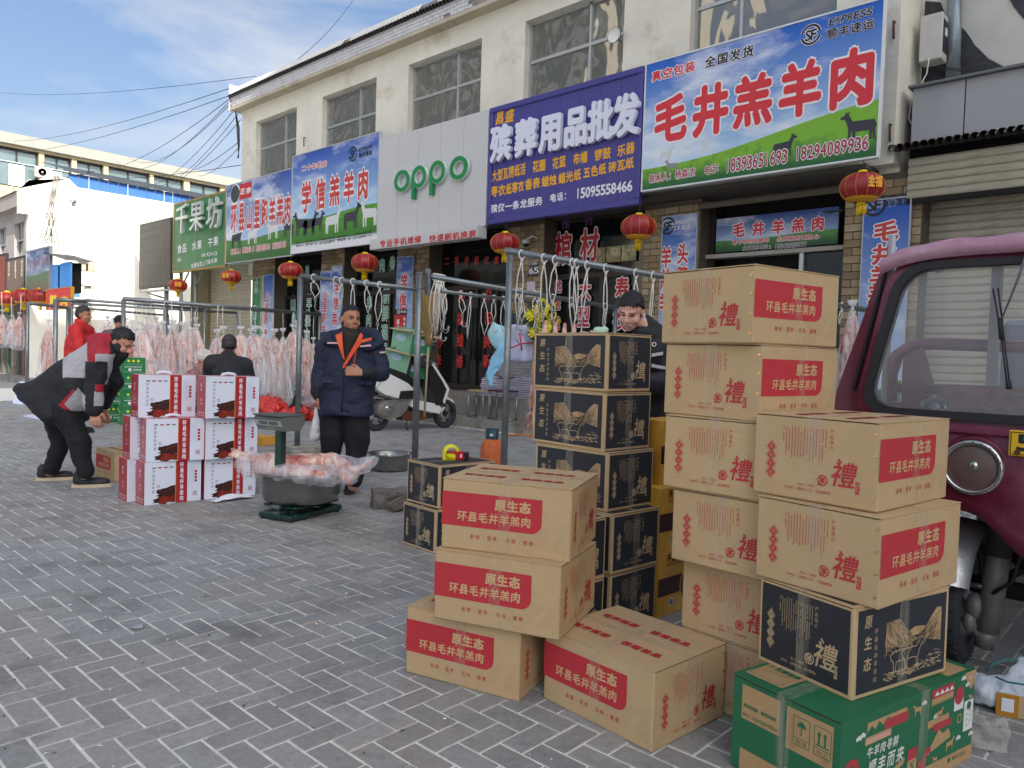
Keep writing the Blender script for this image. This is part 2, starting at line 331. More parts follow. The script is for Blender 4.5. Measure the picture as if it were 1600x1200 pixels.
def poster(name, hor=0.3, top='#2a62b8', mid='#8fbbe2', g1='#3f8c2b', g2='#1f5a24', cloud=0.6, slope=0.0, axis=0, sc_=2.2):
    """printed backdrop of sky, clouds and meadow laid out over the panel's own width and height"""
    m = bpy.data.materials.new(name); m.use_nodes = True; t = m.node_tree; b = t.nodes['Principled BSDF']; l = t.links.new
    b.inputs['Roughness'].default_value = 0.45
    co = nd(t, 'ShaderNodeTexCoord'); sp = nd(t, 'ShaderNodeSeparateXYZ'); l(co.outputs['Generated'], sp.inputs[0])
    r = nd(t, 'ShaderNodeValToRGB'); r.color_ramp.elements[0].position = hor; r.color_ramp.elements[0].color = hx(mid); r.color_ramp.elements[1].position = 0.95; r.color_ramp.elements[1].color = hx(top)
    l(sp.outputs[2], r.inputs[0])
    n = nd(t, 'ShaderNodeTexNoise', i_Scale=sc_, i_Detail=8.0, i_Roughness=0.6); mp_ = nd(t, 'ShaderNodeMapping'); mp_.inputs['Scale'].default_value = (0.7, 0.7, 1.7)
    l(co.outputs['Object'], mp_.inputs[0]); l(mp_.outputs[0], n.inputs['Vector'])
    cr_ = nd(t, 'ShaderNodeValToRGB'); cr_.color_ramp.elements[0].position = 0.48; cr_.color_ramp.elements[1].position = 0.66; cr_.color_ramp.elements[1].color = (cloud, cloud, cloud, 1); l(n.outputs[0], cr_.inputs[0])
    a = nd(t, 'ShaderNodeMixRGB'); a.inputs[2].default_value = hx('#eef2f8'); l(cr_.outputs[0], a.inputs[0]); l(r.outputs[0], a.inputs[1])
    # meadow edge: z < hor + slope*x + small wave
    wv = nd(t, 'ShaderNodeMath', operation='SINE'); k = nd(t, 'ShaderNodeMath', operation='MULTIPLY'); k.inputs[1].default_value = 5.0
    l(sp.outputs[axis], k.inputs[0]); l(k.outputs[0], wv.inputs[0])
    w2 = nd(t, 'ShaderNodeMath', operation='MULTIPLY'); w2.inputs[1].default_value = -0.03; l(wv.outputs[0], w2.inputs[0])
    s1 = nd(t, 'ShaderNodeMath', operation='MULTIPLY_ADD'); s1.inputs[1].default_value = slope; s1.inputs[2].default_value = hor; l(sp.outputs[axis], s1.inputs[0])
    s2 = nd(t, 'ShaderNodeMath', operation='ADD'); l(s1.outputs[0], s2.inputs[0]); l(w2.outputs[0], s2.inputs[1])
    lt = nd(t, 'ShaderNodeMath', operation='LESS_THAN'); l(sp.outputs[2], lt.inputs[0]); l(s2.outputs[0], lt.inputs[1])
    gn = nd(t, 'ShaderNodeTexNoise', i_Scale=9.0, i_Detail=8.0); l(co.outputs['Object'], gn.inputs['Vector'])
    dv = nd(t, 'ShaderNodeMath', operation='DIVIDE'); l(sp.outputs[2], dv.inputs[0]); dv.inputs[1].default_value = hor + 0.001
    ad = nd(t, 'ShaderNodeMath', operation='MULTIPLY'); l(dv.outputs[0], ad.inputs[0]); l(gn.outputs[0], ad.inputs[1])
    gr = nd(t, 'ShaderNodeValToRGB'); gr.color_ramp.elements[0].position = 0.08; gr.color_ramp.elements[0].color = hx(g2); gr.color_ramp.elements[1].position = 0.55; gr.color_ramp.elements[1].color = hx(g1); l(ad.outputs[0], gr.inputs[0])
    f = nd(t, 'ShaderNodeMixRGB'); l(lt.outputs[0], f.inputs[0]); l(a.outputs[0], f.inputs[1]); l(gr.outputs[0], f.inputs[2]); l(f.outputs[0], b.inputs['Base Color'])
    return m
# ================================================================= ground and pavement
g = MB(); g.add([(-400, -300, -0.022), (300, -300, -0.022), (300, 400, -0.022), (-400, 400, -0.022)], [(0, 1, 2, 3)], asphalt)
ground = g.build('ground'); tag(ground, kind='structure')
pv = MB(); pv.add([(-24, -4, -0.0042), (3.5, -4, -0.0042), (3.5, 9.36, -0.0042), (-24, 9.36, -0.0042)], [(0, 1, 2, 3)], joint)
pavement = pv.build('pavement'); tag(pavement, kind='structure')
def view(p):
    d = Vector(p) - CP; f = d.dot(Vector((RM[0][1], RM[1][1], RM[2][1])))
    if f < 0.4: return None
    return 800 + FPX * d.dot(Vector((RM[0][0], RM[1][0], RM[2][0]))) / f, 600 - FPX * d.dot(Vector((RM[0][2], RM[1][2], RM[2][2]))) / f, f
pieces = []
for j in range(-60, 80):
    for i in range(-215, 60):
        q = (i - j) % 4
        if q not in (0, 3): continue
        x0, y0 = -2.7 + i * 0.1, 1.53 + j * 0.1
        sx, sy = (0.2, 0.1) if q == 0 else (0.1, 0.2)
        v = view((x0 + sx / 2, y0 + sy / 2, 0))
        if y0 + sy > 9.3 or y0 < -3.2 or x0 < -19 or x0 > 3.2: continue
        pieces.append((v[2] if v else 99, x0, y0, sx, sy))
pieces.sort()
def paver_geo(mb_v, mb_f, x0, y0, sx, sy, dz, tx, ty, b=0.0018, gp=0.0052):
    k = len(mb_v); x1, y1 = x0 + sx - gp, y0 + sy - gp; x0 += gp; y0 += gp
    for (x, y) in ((x0, y0), (x1, y0), (x1, y1), (x0, y1)): mb_v.append((x, y, -0.012))
    for (x, y) in ((x0, y0), (x1, y0), (x1, y1), (x0, y1)): mb_v.append((x, y, dz - 0.003 + tx * (x - x0) + ty * (y - y0)))
    for (x, y) in ((x0 + b, y0 + b), (x1 - b, y0 + b), (x1 - b, y1 - b), (x0 + b, y1 - b)): mb_v.append((x, y, dz + tx * (x - x0) + ty * (y - y0)))
    for a in range(4):
        a2 = (a + 1) % 4; mb_f.append((k + a, k + a2, k + 4 + a2, k + 4 + a)); mb_f.append((k + 4 + a, k + 4 + a2, k + 8 + a2, k + 8 + a))
    mb_f.append((k + 8, k + 9, k + 10, k + 11))
protos = {}
for q in (0, 3):
    for vnt in range(9):
        V_, F_ = [], []; s = (0.2, 0.1) if q == 0 else (0.1, 0.2)
        paver_geo(V_, F_, 0, 0, s[0], s[1], random.uniform(-0.0015, 0.0015), random.uniform(-.008, .008), random.uniform(-.008, .008))
        me = bpy.data.meshes.new('paver'); me.from_pydata(V_, [], F_); me.materials.append(paver)
        a = me.attributes.new('tone', 'FLOAT', 'FACE'); t_ = vnt / 8; a.data.foreach_set('value', [t_] * len(F_)); protos[(q, vnt)] = me
inview = [p for p in pieces if p[0] < 50 and 0 <= (view((p[1] + .1, p[2] + .1, 0)) or (-1,))[0] <= 1600 and view((p[1] + .1, p[2] + .1, 0))[1] <= 1200]
near = set(inview[:290])
V_, F_, T_ = [], [], []
for p in pieces:
    d, x0, y0, sx, sy = p
    if p in near:
        o = link('paver', protos[(0 if sx > sy else 3, random.randrange(9))], pavement, (x0, y0, 0))
    else:
        n0 = len(F_); paver_geo(V_, F_, x0, y0, sx, sy, random.uniform(-.002, .002), random.uniform(-.008, .008), random.uniform(-.008, .008))
        T_ += [random.random()] * (len(F_) - n0)
me = bpy.data.meshes.new('paver_field'); me.from_pydata(V_, [], F_); me.materials.append(paver)
a = me.attributes.new('tone', 'FLOAT', 'FACE'); a.data.foreach_set('value', T_)
pf = link('paver_field', me, pavement); pf['kind'] = 'stuff'
# ================================================================= main shop row
YW, YS, YR = 10.2, 9.7, 10.9
XL, XR = -19.81, -3.06
WIN = [(-19.05, -17.03), (-15.90, -13.78), (-12.68, -10.50), (-9.39, -7.23), (-6.02, -3.85)]
row = thing('shop_building', 'long two storey cream shop building with five upstairs windows above the signboards', 'building', (0, 0, 0))
wl = MB(); zt = 7.33; zb = 5.55; top = 7.76
xs = [XL] + [v for w_ in WIN for v in w_] + [XR]
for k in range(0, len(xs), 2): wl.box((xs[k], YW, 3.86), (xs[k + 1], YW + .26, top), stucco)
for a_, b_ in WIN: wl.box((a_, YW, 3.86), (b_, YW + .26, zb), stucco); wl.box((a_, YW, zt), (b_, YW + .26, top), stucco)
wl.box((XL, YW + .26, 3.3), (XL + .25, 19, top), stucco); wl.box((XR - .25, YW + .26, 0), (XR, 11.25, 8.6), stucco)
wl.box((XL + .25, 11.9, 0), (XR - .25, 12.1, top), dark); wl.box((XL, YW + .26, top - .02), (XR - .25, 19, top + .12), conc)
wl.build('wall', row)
rw = MB(); rw.box((XL, YS + .30, 3.80), (XR - .26, 11.88, 3.855), mat('dark_grey_ceiling', '#5a5650', .9, var=(3, .2)))  # slab under the signs given a mottled dark grey tone
rw.build('canopy_slab', row)
fl = MB(); fl.box((-27, 9.72, 0.0), (XR - .1, 11.9, 0.56), conc); fl.build('shop_floor', row)
stp = MB(); stp.box((-13.1, 9.37, -.02), (XR - .1, 9.72, 0.175), conc, bev=.01); stp.build('stone_step', row)
for k in range(9):
    b_ = MB(); x = -13.08 + k * 1.1; b_.box((x, 9.705, .18), (x + 1.08, 9.717, .545), conc, bev=.004); b_.build('stone_block', row)
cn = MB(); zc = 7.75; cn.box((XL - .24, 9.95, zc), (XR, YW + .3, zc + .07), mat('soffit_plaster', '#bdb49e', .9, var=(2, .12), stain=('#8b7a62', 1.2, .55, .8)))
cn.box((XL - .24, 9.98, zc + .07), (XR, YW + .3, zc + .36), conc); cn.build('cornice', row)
tl = MB(); L0 = XR - XL + .24
for r_ in range(5):
    n = int(L0 / .2)
    for k in range(n):
        x = XL - .24 + k * .2 + (0.1 if r_ % 2 else 0)
        if x + .2 > XR or (random.random() < .012) or (r_ in (1, 2) and 46 < k < 49): continue
        dz = random.uniform(-.001, .001)
        tl.box((x + .004, 9.955 + random.uniform(-.002, .001), zc + .014 + r_ * .071), (x + .194, 9.981, zc + .076 + r_ * .071), white_tile)
t_ = tl.build('face_tiles', row); t_['kind'] = 'stuff'
edge = MB(); pts = []
for k in range(int(L0 / .1)):
    x = XL - .24 + k * .1 + .05; edge.lathe([(.05, 0), (.05, .26)], mat('roof_tile_edge', '#4b4744', .8), 6, Matrix.Translation((x, 9.90, zc + .375)) @ Matrix.Rotation(-R(78), 4, 'X'), True)
e_ = edge.build('roll_tiles', row); e_['kind'] = 'stuff'
pr_ = MB(); pr_.box((XL - .2, 10.16, zc + .36), (XR, 10.4, zc + .66), conc); pr_.build('parapet', row)
for k in range(int(L0 / .3)):
    x = XL - .24 + k * .3
    if k in (17, 26, 27, 33, 44): continue
    c_ = MB(); c_.add([(x + .004, 9.98, zc + .40), (x + .292, 9.98, zc + .40), (x + .292, 10.15, zc + .70), (x + .004, 10.15, zc + .70), (x + .004, 10.0, zc + .39), (x + .292, 10.0, zc + .39), (x + .292, 10.17, zc + .69), (x + .004, 10.17, zc + .69)],
        [(0, 1, 2, 3), (7, 6, 5, 4), (0, 4, 5, 1), (1, 5, 6, 2), (2, 6, 7, 3), (3, 7, 4, 0)], cap_tile); c_.build('cap_tile', row)
ed = MB(); ed.box((XL - .26, 9.93, zc), (XL - .24, 10.2, zc + .72), white_tile); ed.build('end_board', row)
for k, (a_, b_) in enumerate(WIN):
    f = MB(); y = YW + .13; t = .045; xm = a_ + (b_ - a_) * (.64 if k < 4 else .35); zm = 6.62
    for (p, q) in (((a_, zb), (a_ + t, zt)), ((b_ - t, zb), (b_, zt)), ((xm - t / 2, zb), (xm + t / 2, zt)), ((a_ + t, zt - t), (b_ - t, zt)), ((a_ + t, zb), (b_ - t, zb + t))):
        f.box((p[0], y, p[1]), (q[0], y + .06, q[1]), alu)
    for (p, q) in ((a_ + t, xm - t / 2), (xm + t / 2, b_ - t)): f.box((p, y + .002, zm - .028), (q, y + .058, zm + .028), alu)
    wn = f.build('window', row)
    for (p, q) in ((a_ + t, xm - t / 2), (xm + t / 2, b_ - t)):
        for (c, d) in ((zb + t, zm - .03), (zm + .03, zt - t)):
            g_ = MB(); ti = random.uniform(-.012, .012); g_.box((p, y + .03 + ti, c), (q, y + .036, d), win_glass); g_.build('pane', wn)
    s_ = MB(); s_.box((a_ - .04, YW - .03, zb - .05), (b_ + .04, YW + .12, zb - .003), stucco); s_.build('sill', wn)
dish = thing('satellite_dish', 'small round white dish fixed outside the window above the purple sign', 'dish', on_y(962, 56, YW - .1))
d_ = MB(); d_.lathe([(0.0, .0), (.07, .012), (.125, .045)], mat('white_enamel', '#e6e6e2', .4), 28, Matrix.Rotation(R(90), 4, 'X')); d_.lathe([(.118, .02), (.127, .047), (.122, .05)], blackp, 28, Matrix.Rotation(R(90), 4, 'X')); d_.build('dish_bowl', dish)
d_ = MB(); d_.tube([(0, .02, 0), (0, .15, -.05)], .01, steel); d_.build('bracket', dish)
# tube stub and small iron bits on the wall
for (px, py_, n_) in ((478, 222, 'rusty iron bracket sticking out between the first and second window'), (1398, 48, 'rusty iron bracket near the top right corner of the big mutton sign'), (1392, 208, 'rusty iron bracket near the bottom right corner of the big mutton sign')):
    p = on_y(px, py_, YW); b_ = MB(); b_.tube([p + Vector((0, .03, .1)), p + Vector((0, -.06, .1)), p + Vector((0.01, -.06, -.12))], .014, rust); tag(b_.build('iron_bracket'), n_, 'bracket')
# ================================================================= neighbour on the right
nb = thing('lower_shop', 'low grey shop with a wide closed roller shutter behind the red truck', 'building', (0, 0, 0))
b_ = MB(); peel = mat('old_white_plaster', '#cfccc4', .92, var=(2, .12), bump=(7, .5, .02), stain=('#8a857c', 1.3, .56, .72)); b_.box((XR, 11.2, 0), (6, 11.45, 9.5), peel); b_.build('upper_wall', nb)
dkp = mat('bare_render', '#45454a', .95, var=(6, .3), bump=(25, .7, .02))
def wallpoly(pts, Y, m, name, parent, t=.012):
    b = MB(); P = [on_y(x, y, Y) for x, y in pts]; b.prism([(p.x, p.z) for p in P], Y - t, Y - .001, m); return b.build(name, parent)
wallpoly([(1443, 20), (1446, 2), (1470, 4), (1480, 30), (1482, 128), (1437, 128), (1441, 92)], 11.2, dkp, 'bare_patch', nb)
wallpoly([(1500, 40), (1510, 50), (1517, 60), (1523, 70), (1545, 92), (1568, 104), (1572, 112), (1497, 124), (1496, 45)], 11.2, dkp, 'bare_patch', nb)
wallpoly([(1576, -4), (1585, 12), (1600, 30), (1612, 30), (1610, -5)], 11.2, dkp, 'bare_patch', nb)
YF = 10.45; zf0, zf1 = on_y(1500, 217, YF).z, on_y(1500, 125, YF).z
b_ = MB(); gp_ = mat('grey_fascia_panel', '#a5a6a8', .6, var=(1.5, .06)); x0 = on_y(1424, 180, YF).x
xs_ = [x0, on_y(1507, 170, YF).x, on_y(1507, 170, YF).x + 1.9, 4]
for k in range(3): b_.box((xs_[k] + .006, YF, zf0), (xs_[k + 1] - .006, YF + .05, zf1), gp_, bev=.006)
b_.box((x0, YF + .03, zf0), (4, 11.19, zf1 - .02), dark); b_.build('fascia', nb)
b_ = MB(); b_.box((x0 - .03, YF - .08, zf1), (4, YF + .75, zf1 + .03), mat('grey_roof_sheet', '#6d6f72', .6)); b_.build('roof_sheet', nb)
b_ = MB(); rt_ = mat('brown_tile_edge', '#4a3f3a', .8)
for k in range(60): b_.lathe([(.045, 0), (.045, .3)], rt_, 6, Matrix.Translation((x0 - .12 + k * .09, YF - .32, zf0 - .07)) @ Matrix.Rotation(-R(80), 4, 'X'))
k_ = b_.build('awning_tiles', nb); k_['kind'] = 'stuff'
shut = mat('beige_shutter', '#b0a893', .55, .1, var=(2.5, .12), stain=('#7d7362', 2.2, .5, .85), stretch=(1, 1, 6))
def shutter(parent, x0, x1, z0, z1, Y, m, sl=.1, name='slat'):
    n = int((z1 - z0) / sl)
    V0 = [(0, 0, 0), (x1 - x0, 0, 0)]; b = MB(); pr2 = [(0, 0), (-.012, .008), (-.018, sl * .3), (-.018, sl * .75), (-.008, sl - .012), (.004, sl - .006), (.004, sl)]
    vs = [(x, y, z) for (y, z) in pr2 for x in (0, x1 - x0)]; fs = [(2 * i, 2 * i + 1, 2 * i + 3, 2 * i + 2) for i in range(len(pr2) - 1)]
    b.add(vs, fs, m); me = b.mesh(name)
    for k in range(n): link(name, me, parent, (x0, Y + random.uniform(-.0015, .0015), z0 + k * sl))
sh = thing('roller_shutter', 'wide beige roller shutter closed behind the red truck', 'shutter', (0, 0, 0))
xa = on_y(1442, 400, 10.8).x
shutter(sh, xa, 3.2, 0.05, 3.45, 10.8, shut)
b_ = MB(); b_.box((xa - .09, 10.70, 0), (xa + .01, 10.84, 3.5), alu); b_.build('side_rail', sh)
bx = MB(); bx.box((xa - .1, 10.35, 3.36), (3.3, 10.39, 3.42), dark); bx.build('cover_lip', sh)
shutter(sh, xa - .1, 3.3, 3.42, 4.0, 10.36, shut, .1, 'cover_slat')
b_ = MB(); b_.box((XR, 10.86, 0), (5, 10.9, 4.3), dark); b_.build('back_wall', nb)
mb_ = MB(); p = on_y(1459, 62, 10.85); mb_.box((-.13, -.14, -.3), (.13, .12, .28), mat('meter_box_grey', '#c9c7c0', .5, var=(8, .08)), bev=.01); meter = thing('meter_box', 'grey electric meter box fixed high on the peeling wall', 'meter box', p); mb_.build('casing', meter)
mb_ = MB(); mb_.box((.132, -.1, -.2), (.138, .08, .2), blackp); mb_.box((.139, -.05, 0), (.15, .03, .1), cap_tile); mb_.build('meter_window', meter)
b_ = MB(); pa = on_y(1492, -30, 11.05); pb = on_y(1489, 126, 11.05); b_.tube([pa, pb], .085, mat('zinc_downpipe', '#8f9aa0', .4, .6, var=(6, .2)), 14); tag(b_.build('downpipe'), 'grey zinc rain pipe running down the peeling wall', 'pipe')
b_ = MB(); pts = [on_y(x, y, 10.6) for x, y in ((1452, 90), (1448, 115), (1437, 135), (1424, 160), (1420, 185), (1430, 203), (1448, 205), (1457, 190), (1452, 165), (1440, 140), (1450, 128))]
b_.tube(pts, .008, cord, 6); tag(b_.build('hanging_cable'), 'white cable hanging in a loop below the meter box', 'cable')
b_ = MB(); 
for yy in (104, 107): b_.tube([on_y(1462, yy, 10.7), on_y(1500, yy + 4, 10.7), on_y(1560, yy + 6, 10.9), on_y(1640, yy - 6, 10.9)], .007, wirem, 5)
tag(b_.build('black_cables'), 'pair of black cables running right from the meter box', 'cable')
# ================================================================= white building and its street front (left)
wb = thing('white_building', 'white building with a blank sunlit side wall and blue sheet roof edge', 'building', (0, 0, 0))
XA, YA = -27.0, 7.0
b_ = MB(); b_.box((XA - .3, YA, 0), (XA, 24, 6.27), stucco_w)
b_.add([(XA, 6.75, 5.2), (XA, 6.75, 5.95), (XA, 7.6, 6.55), (XA, 8.1, 6.5), (XA, 8.35, 6.28), (XA, 7.0, 6.25), (XA, 7.0, 5.2), (XA - .3, 6.75, 5.2), (XA - .3, 6.75, 5.95), (XA - .3, 7.6, 6.55), (XA - .3, 8.1, 6.5), (XA - .3, 8.35, 6.28)],
   [(0, 6, 5, 4, 3, 2, 1), (0, 1, 8, 7), (1, 2, 9, 8), (2, 3, 10, 9), (3, 4, 11, 10)], stucco_w)
b_.build('side_wall', wb)
blu = mat('blue_sheet', '#3f74c8', .45, .2, var=(1.5, .1))
for k in range(36):
    y = 8.1 + k * .3; c_ = MB(); c_.box((XA - .06, y + .012, 6.285), (XA - .03, y + .288, 6.68 - .012 * k * .3), blu); c_.build('roof_sheet', wb)
c_ = MB(); c_.add([(XA + .12, 7.9, 6.76), (XA + .12, 20, 6.45), (XA - 3, 20, 7.3), (XA - 3, 7.9, 7.5), (XA + .12, 7.9, 6.70), (XA + .12, 20, 6.40)], [(0, 1, 2, 3), (4, 5, 1, 0)], mat('dark_roof', '#3a4046', .6)); c_.build('roof', wb)
lf = thing('street_front_building', 'two storey grey plastered shop front at the far left', 'building', (0, 0, 0))
b_ = MB(); dull = mat('dull_lilac_plaster', '#a8a2a0', .9, var=(2, .1), stain=('#7c726c', 1.5, .55, .8))
ws = [(on_y(22, 360, YA).x, on_y(37, 360, YA).x), (on_y(-4, 360, YA).x, on_y(9, 360, YA).x)]
z0_, z1_ = 3.9, 5.05
ex = [-46] + sorted([v for w_ in ws for v in w_]) + [XA - .302]
for k in range(0, len(ex), 2): b_.box((ex[k], YA, 2.9), (ex[k + 1], YA + .3, 5.6), dull)
for a_, b2 in ws: b_.box((a_, YA, 2.9), (b2, YA + .3, z0_), dull); b_.box((a_, YA, z1_), (b2, YA + .3, 5.6), dull)
b_.box((-46, 7.4, 0), (XA - .31, 7.6, 2.9), dark)
b_.build('wall', lf)
b_ = MB(); b_.box((-46, 6.75, 5.45), (XA - .302, 7.4, 5.9), mat('grey_cornice', '#a39c96', .9, var=(2, .1))); b_.build('cornice', lf)
b_ = MB(); b_.add([(-46, 6.7, 5.9), (XA - .31, 6.7, 5.9), (XA - .31, 9, 7.0), (-46, 9, 7.0)], [(0, 1, 2, 3)], mat('pinkish_roof_tiles', '#a8877c', .8, var=(5, .25), wave=('X', 3.0), bump=(30, .5, .02))); b_.build('roof', lf)
for a_, b2 in ws:
    f = MB(); xm = (a_ + b2) / 2
    for (p, q) in (((a_, z0_), (a_ + .06, z1_)), ((b2 - .06, z0_), (b2, z1_)), ((xm - .03, z0_ + .62), (xm + .03, z1_)), ((a_ + .06, z0_ + .58), (b2 - .06, z0_ + .64))): f.box((p[0], YA + .08, p[1]), (q[0], YA + .14, q[1]), alu)
    w_ = f.build('window', lf); g_ = MB(); g_.box((a_, YA + .15, z0_), (b2, YA + .16, z1_), win_glass); g_.build('pane', w_)
b_ = MB(); P = on_x(110, 315, XA + .1); b_.tube([P, on_x(103, 395, XA + .1), on_x(101, 470, XA + .1)], .05, mat('white_pvc', '#b4b0bd', .4), 10); b_.tube([P + Vector((0, -.02, 0)), P + Vector((.0, .16, .02))], .055, steel, 8)
tag(b_.build('vent_pipe'), 'white vertical vent pipe on the sunlit white wall', 'pipe')
b_ = MB(); P = on_x(130, 397, XA + .12); b_.box((-.1, -.16, -.2), (.1, .16, .18), mat('pale_box', '#dcdad2', .6), bev=.02); tag(b_.build('wall_box', None, P), 'pale utility box on the white side wall', 'box')
b_ = MB(); P0, P1 = on_x(122, 411, XA + .01), on_x(149, 424, XA + .01); b_.box((XA + .002, P0.y, P1.z), (XA + .03, P1.y, P0.z), mat('beige_blind', '#b9ad92', .7)); b_.box((XA + .031, (P0.y + P1.y) / 2 - .03, P1.z), (XA + .045, (P0.y + P1.y) / 2 + .03, P0.z), dark); tag(b_.build('side_window'), 'small two part window low on the white side wall', 'window')
# white compound fence in front of the side wall
fence = thing('compound_wall', 'low white wall running along the lane under the white building', 'wall', (0, 0, 0))
for k in range(12):
    b_ = MB(); y = 8.0 + k * 1.1; b_.box((XA + .6, y + .008, 0), (XA + .72, y + 1.09, 2.05), stucco_w, bev=.006); b_.build('wall_panel', fence)
b_ = MB(); 
for (px) in (137,):
    P = on_x(px, 447, XA + .9); b_.tube([(P.x, P.y, 1.6), (P.x, P.y, P.z)], .1, stucco_w, 10); b_.box((P.x - .22, P.y - .22, P.z), (P.x + .22, P.y + .22, P.z + .05), stucco_w); b_.ell((P.x, P.y, P.z + .16), (.1, .1, .13), stucco_w)
tag(b_.build('wall_post_lamp'), 'white post with a round cap standing by the white wall', 'post')
b_ = MB(); P0, P1 = on_x(114, 458, XA + .73), on_x(125, 465, XA + .73); b_.box((XA + .725, P0.y, P1.z), (XA + .735, P1.y, P0.z), mat('blue_plate', '#5d8fd0', .5)); tag(b_.build('house_number_plate'), 'small blue plate on the low white wall', 'sign')
# blue sheet kiosk between signs and wall
kx = thing('blue_kiosk', 'bright blue corrugated sheet kiosk against the white building', 'kiosk', (0, 0, 0))
P0, P1 = on_y(79, 400, 6.6), on_y(113, 405, 6.6)
bl2 = mat('bright_blue_sheet', '#4a9be6', .4, .1)
n = 16; w_ = (P1.x - P0.x) / n; za, zb2 = on_y(96, 458, 6.6).z, on_y(96, 412, 6.6).z
for k in range(n):
    if k in (6, 7): continue
    c_ = MB(); x = P0.x + k * w_; c_.add([(x, 6.6, za), (x + w_ * .3, 6.56, za), (x + w_ * .7, 6.56, za), (x + w_ - .004, 6.6, za), (x, 6.6, zb2), (x + w_ * .3, 6.56, zb2), (x + w_ * .7, 6.56, zb2), (x + w_ - .004, 6.6, zb2)], [(0, 1, 5, 4), (1, 2, 6, 5), (2, 3, 7, 6)], bl2); c_.build('sheet', kx)
c_ = MB(); c_.box((P0.x + .05, 6.65, za), (P1.x - .25, 6.9, zb2), dark); c_.add([(P0.x - .05, 6.4, zb2 + .35), (P1.x + .1, 6.4, zb2 + .02), (P1.x + .1, 7.2, zb2 + .02), (P0.x - .05, 7.2, zb2 + .35)], [(0, 1, 2, 3)], blackp); c_.build('inside', kx)
# ================================================================= cream block behind
ht = thing('cream_block', 'long cream tiled block with a row of wide windows behind the white building', 'building', (0, 0, 0))
XH = -60; cream = mat('cream_tile', '#b8a888', .6, var=(.8, .05)); zr = 15.2
b_ = MB(); b_.box((XH - 10, 4, 0), (XH - .5, 70, 14.3), cream); b_.build('body', ht)
b_ = MB(); b_.box((XH - 11, 3, 14.45), (XH + .4, 72, 15.15), mat('pale_concrete_eave', '#8f9087', .8, var=(1, .06))); b_.box((XH - .6, 4, 14.3), (XH + .1, 70, 14.44), cream); b_.build('eave', ht)
ww = [(-6, 60.5), (69, 112), (120, 162), (169.5, 234.5), (240.5, 288), (297, 345)]
zh0, zh1 = 11.7, 14.0
prev = 4
for k, (a_, c) in enumerate(ww + [(353, 420)]):
    ya = on_x(a_, 265, XH).y; yb = on_x(c, 270, XH).y
    b_ = MB(); b_.box((XH - .5, prev, zh0), (XH, ya, 14.3), cream); b_.build('pier', ht); prev = yb
    f = MB(); f.box((XH - .3, ya, zh0), (XH - .25, yb, zh0 + .1), blackp); f.box((XH - .3, ya, zh1 + .15), (XH - .25, yb, zh1 + .3), blackp); f.box((XH - .3, ya, zh0 + .1), (XH - .25, ya + .09, zh1 + .15), blackp); f.box((XH - .3, yb - .09, zh0 + .1), (XH - .25, yb, zh1 + .15), blackp)
    f.box((XH - .3, (ya + yb) / 2 - .04, zh1 - .6), (XH - .25, (ya + yb) / 2 + .04, zh1 + .15), blackp); f.box((XH - .31, ya + .1, zh1 - .66), (XH - .26, yb - .1, zh1 - .6), alu)
    w_ = f.build('window', ht); g_ = MB(); g_.box((XH - .4, ya, zh0), (XH - .38, yb, zh1 + .3), hotel_glass); g_.build('pane', w_)
    cu = MB(); ym = (ya + yb) / 2; yy = ya + (yb - ya) * .32; n = 14
    pts = [(XH - .33 + .03 * math.sin(q * 2.1), yy + (yb - ya) * .38 * q / n) for q in range(n + 1)]
    cu.add([(x, y, zh0 + .12) for x, y in pts] + [(x, y, zh1 - .75) for x, y in pts], [(q, q + 1, n + 2 + q, n + 1 + q) for q in range(n)], mat('pale_curtain', '#dfe4e2', .8)); cu.build('curtain', w_)
b_ = MB(); b_.box((XH - .5, prev, zh0), (XH, 70, 14.3), cream); b_.build('pier', ht)
# tiled spandrel pieces under the windows
for k in range(26):
    y = 13 + k * .82; c_ = MB(); c_.box((XH - .1, y + .02, 9.9), (XH + .02, y + .8, zh0 - .02), cream, bev=.01); c_.build('spandrel_tile', ht)
c_ = MB(); c_.box((XH - .4, 4, 7.6), (XH - .3, 60, 9.88), hotel_glass); c_.build('lower_window_band', ht)
c_ = MB()
for k in range(30): c_.box((XH - .3, 13 + k * 1.1, 7.6), (XH - .24, 13.08 + k * 1.1, 9.88), blackp)
c_.build('lower_mullions', ht)
P = on_x(68, 270, XH + .5); ac = thing('air_conditioner', 'white air conditioner unit on the cream block beside the roof ridge', 'air conditioner', P)
c_ = MB(); c_.box((-.2, -.5, -.35), (.2, .5, .35), cap_tile, bev=.03); c_.build('casing', ac); c_ = MB(); c_.lathe([(.05, 0), (.25, 0), (.26, .02)], mat('grille_grey', '#8f9294', .6), 20, Matrix.Translation((.2, -.12, 0)) @ Matrix.Rotation(R(90), 4, 'Y')); c_.build('fan_grille', ac)
# ================================================================= buildings across the street (long block seen in window reflections; end block shades the street)
op = thing('apartment_block', 'beige apartment block across the street reflected in the upstairs windows', 'building', (0, 0, 0))
beige = mat('beige_render', '#bfb6a2', .85, var=(1.2, .06))
b_ = MB(); b_.box((20, -9, 0), (31, 8, 35.6), beige); b_.build('end_block', op)  # unseen block, placed and sized to keep the sun off the street
b_ = MB(); b_.box((-104, -40, 0), (-33, -27, 34), beige)
for k in range(9): b_.box((-104, -26.98, 2 + k * 3.4), (-33, -26.4, 3.0 + k * 3.4), cap_tile)
b_.build('long_block', op)
b_ = MB()
for k in range(9):
    for j in range(20):
        b_.box((-102 + j * 3.4, -26.97, 3.3 + k * 3.4), (-99.9 + j * 3.4, -26.9, 5.1 + k * 3.4), hotel_glass)
w_ = b_.build('windows', op)
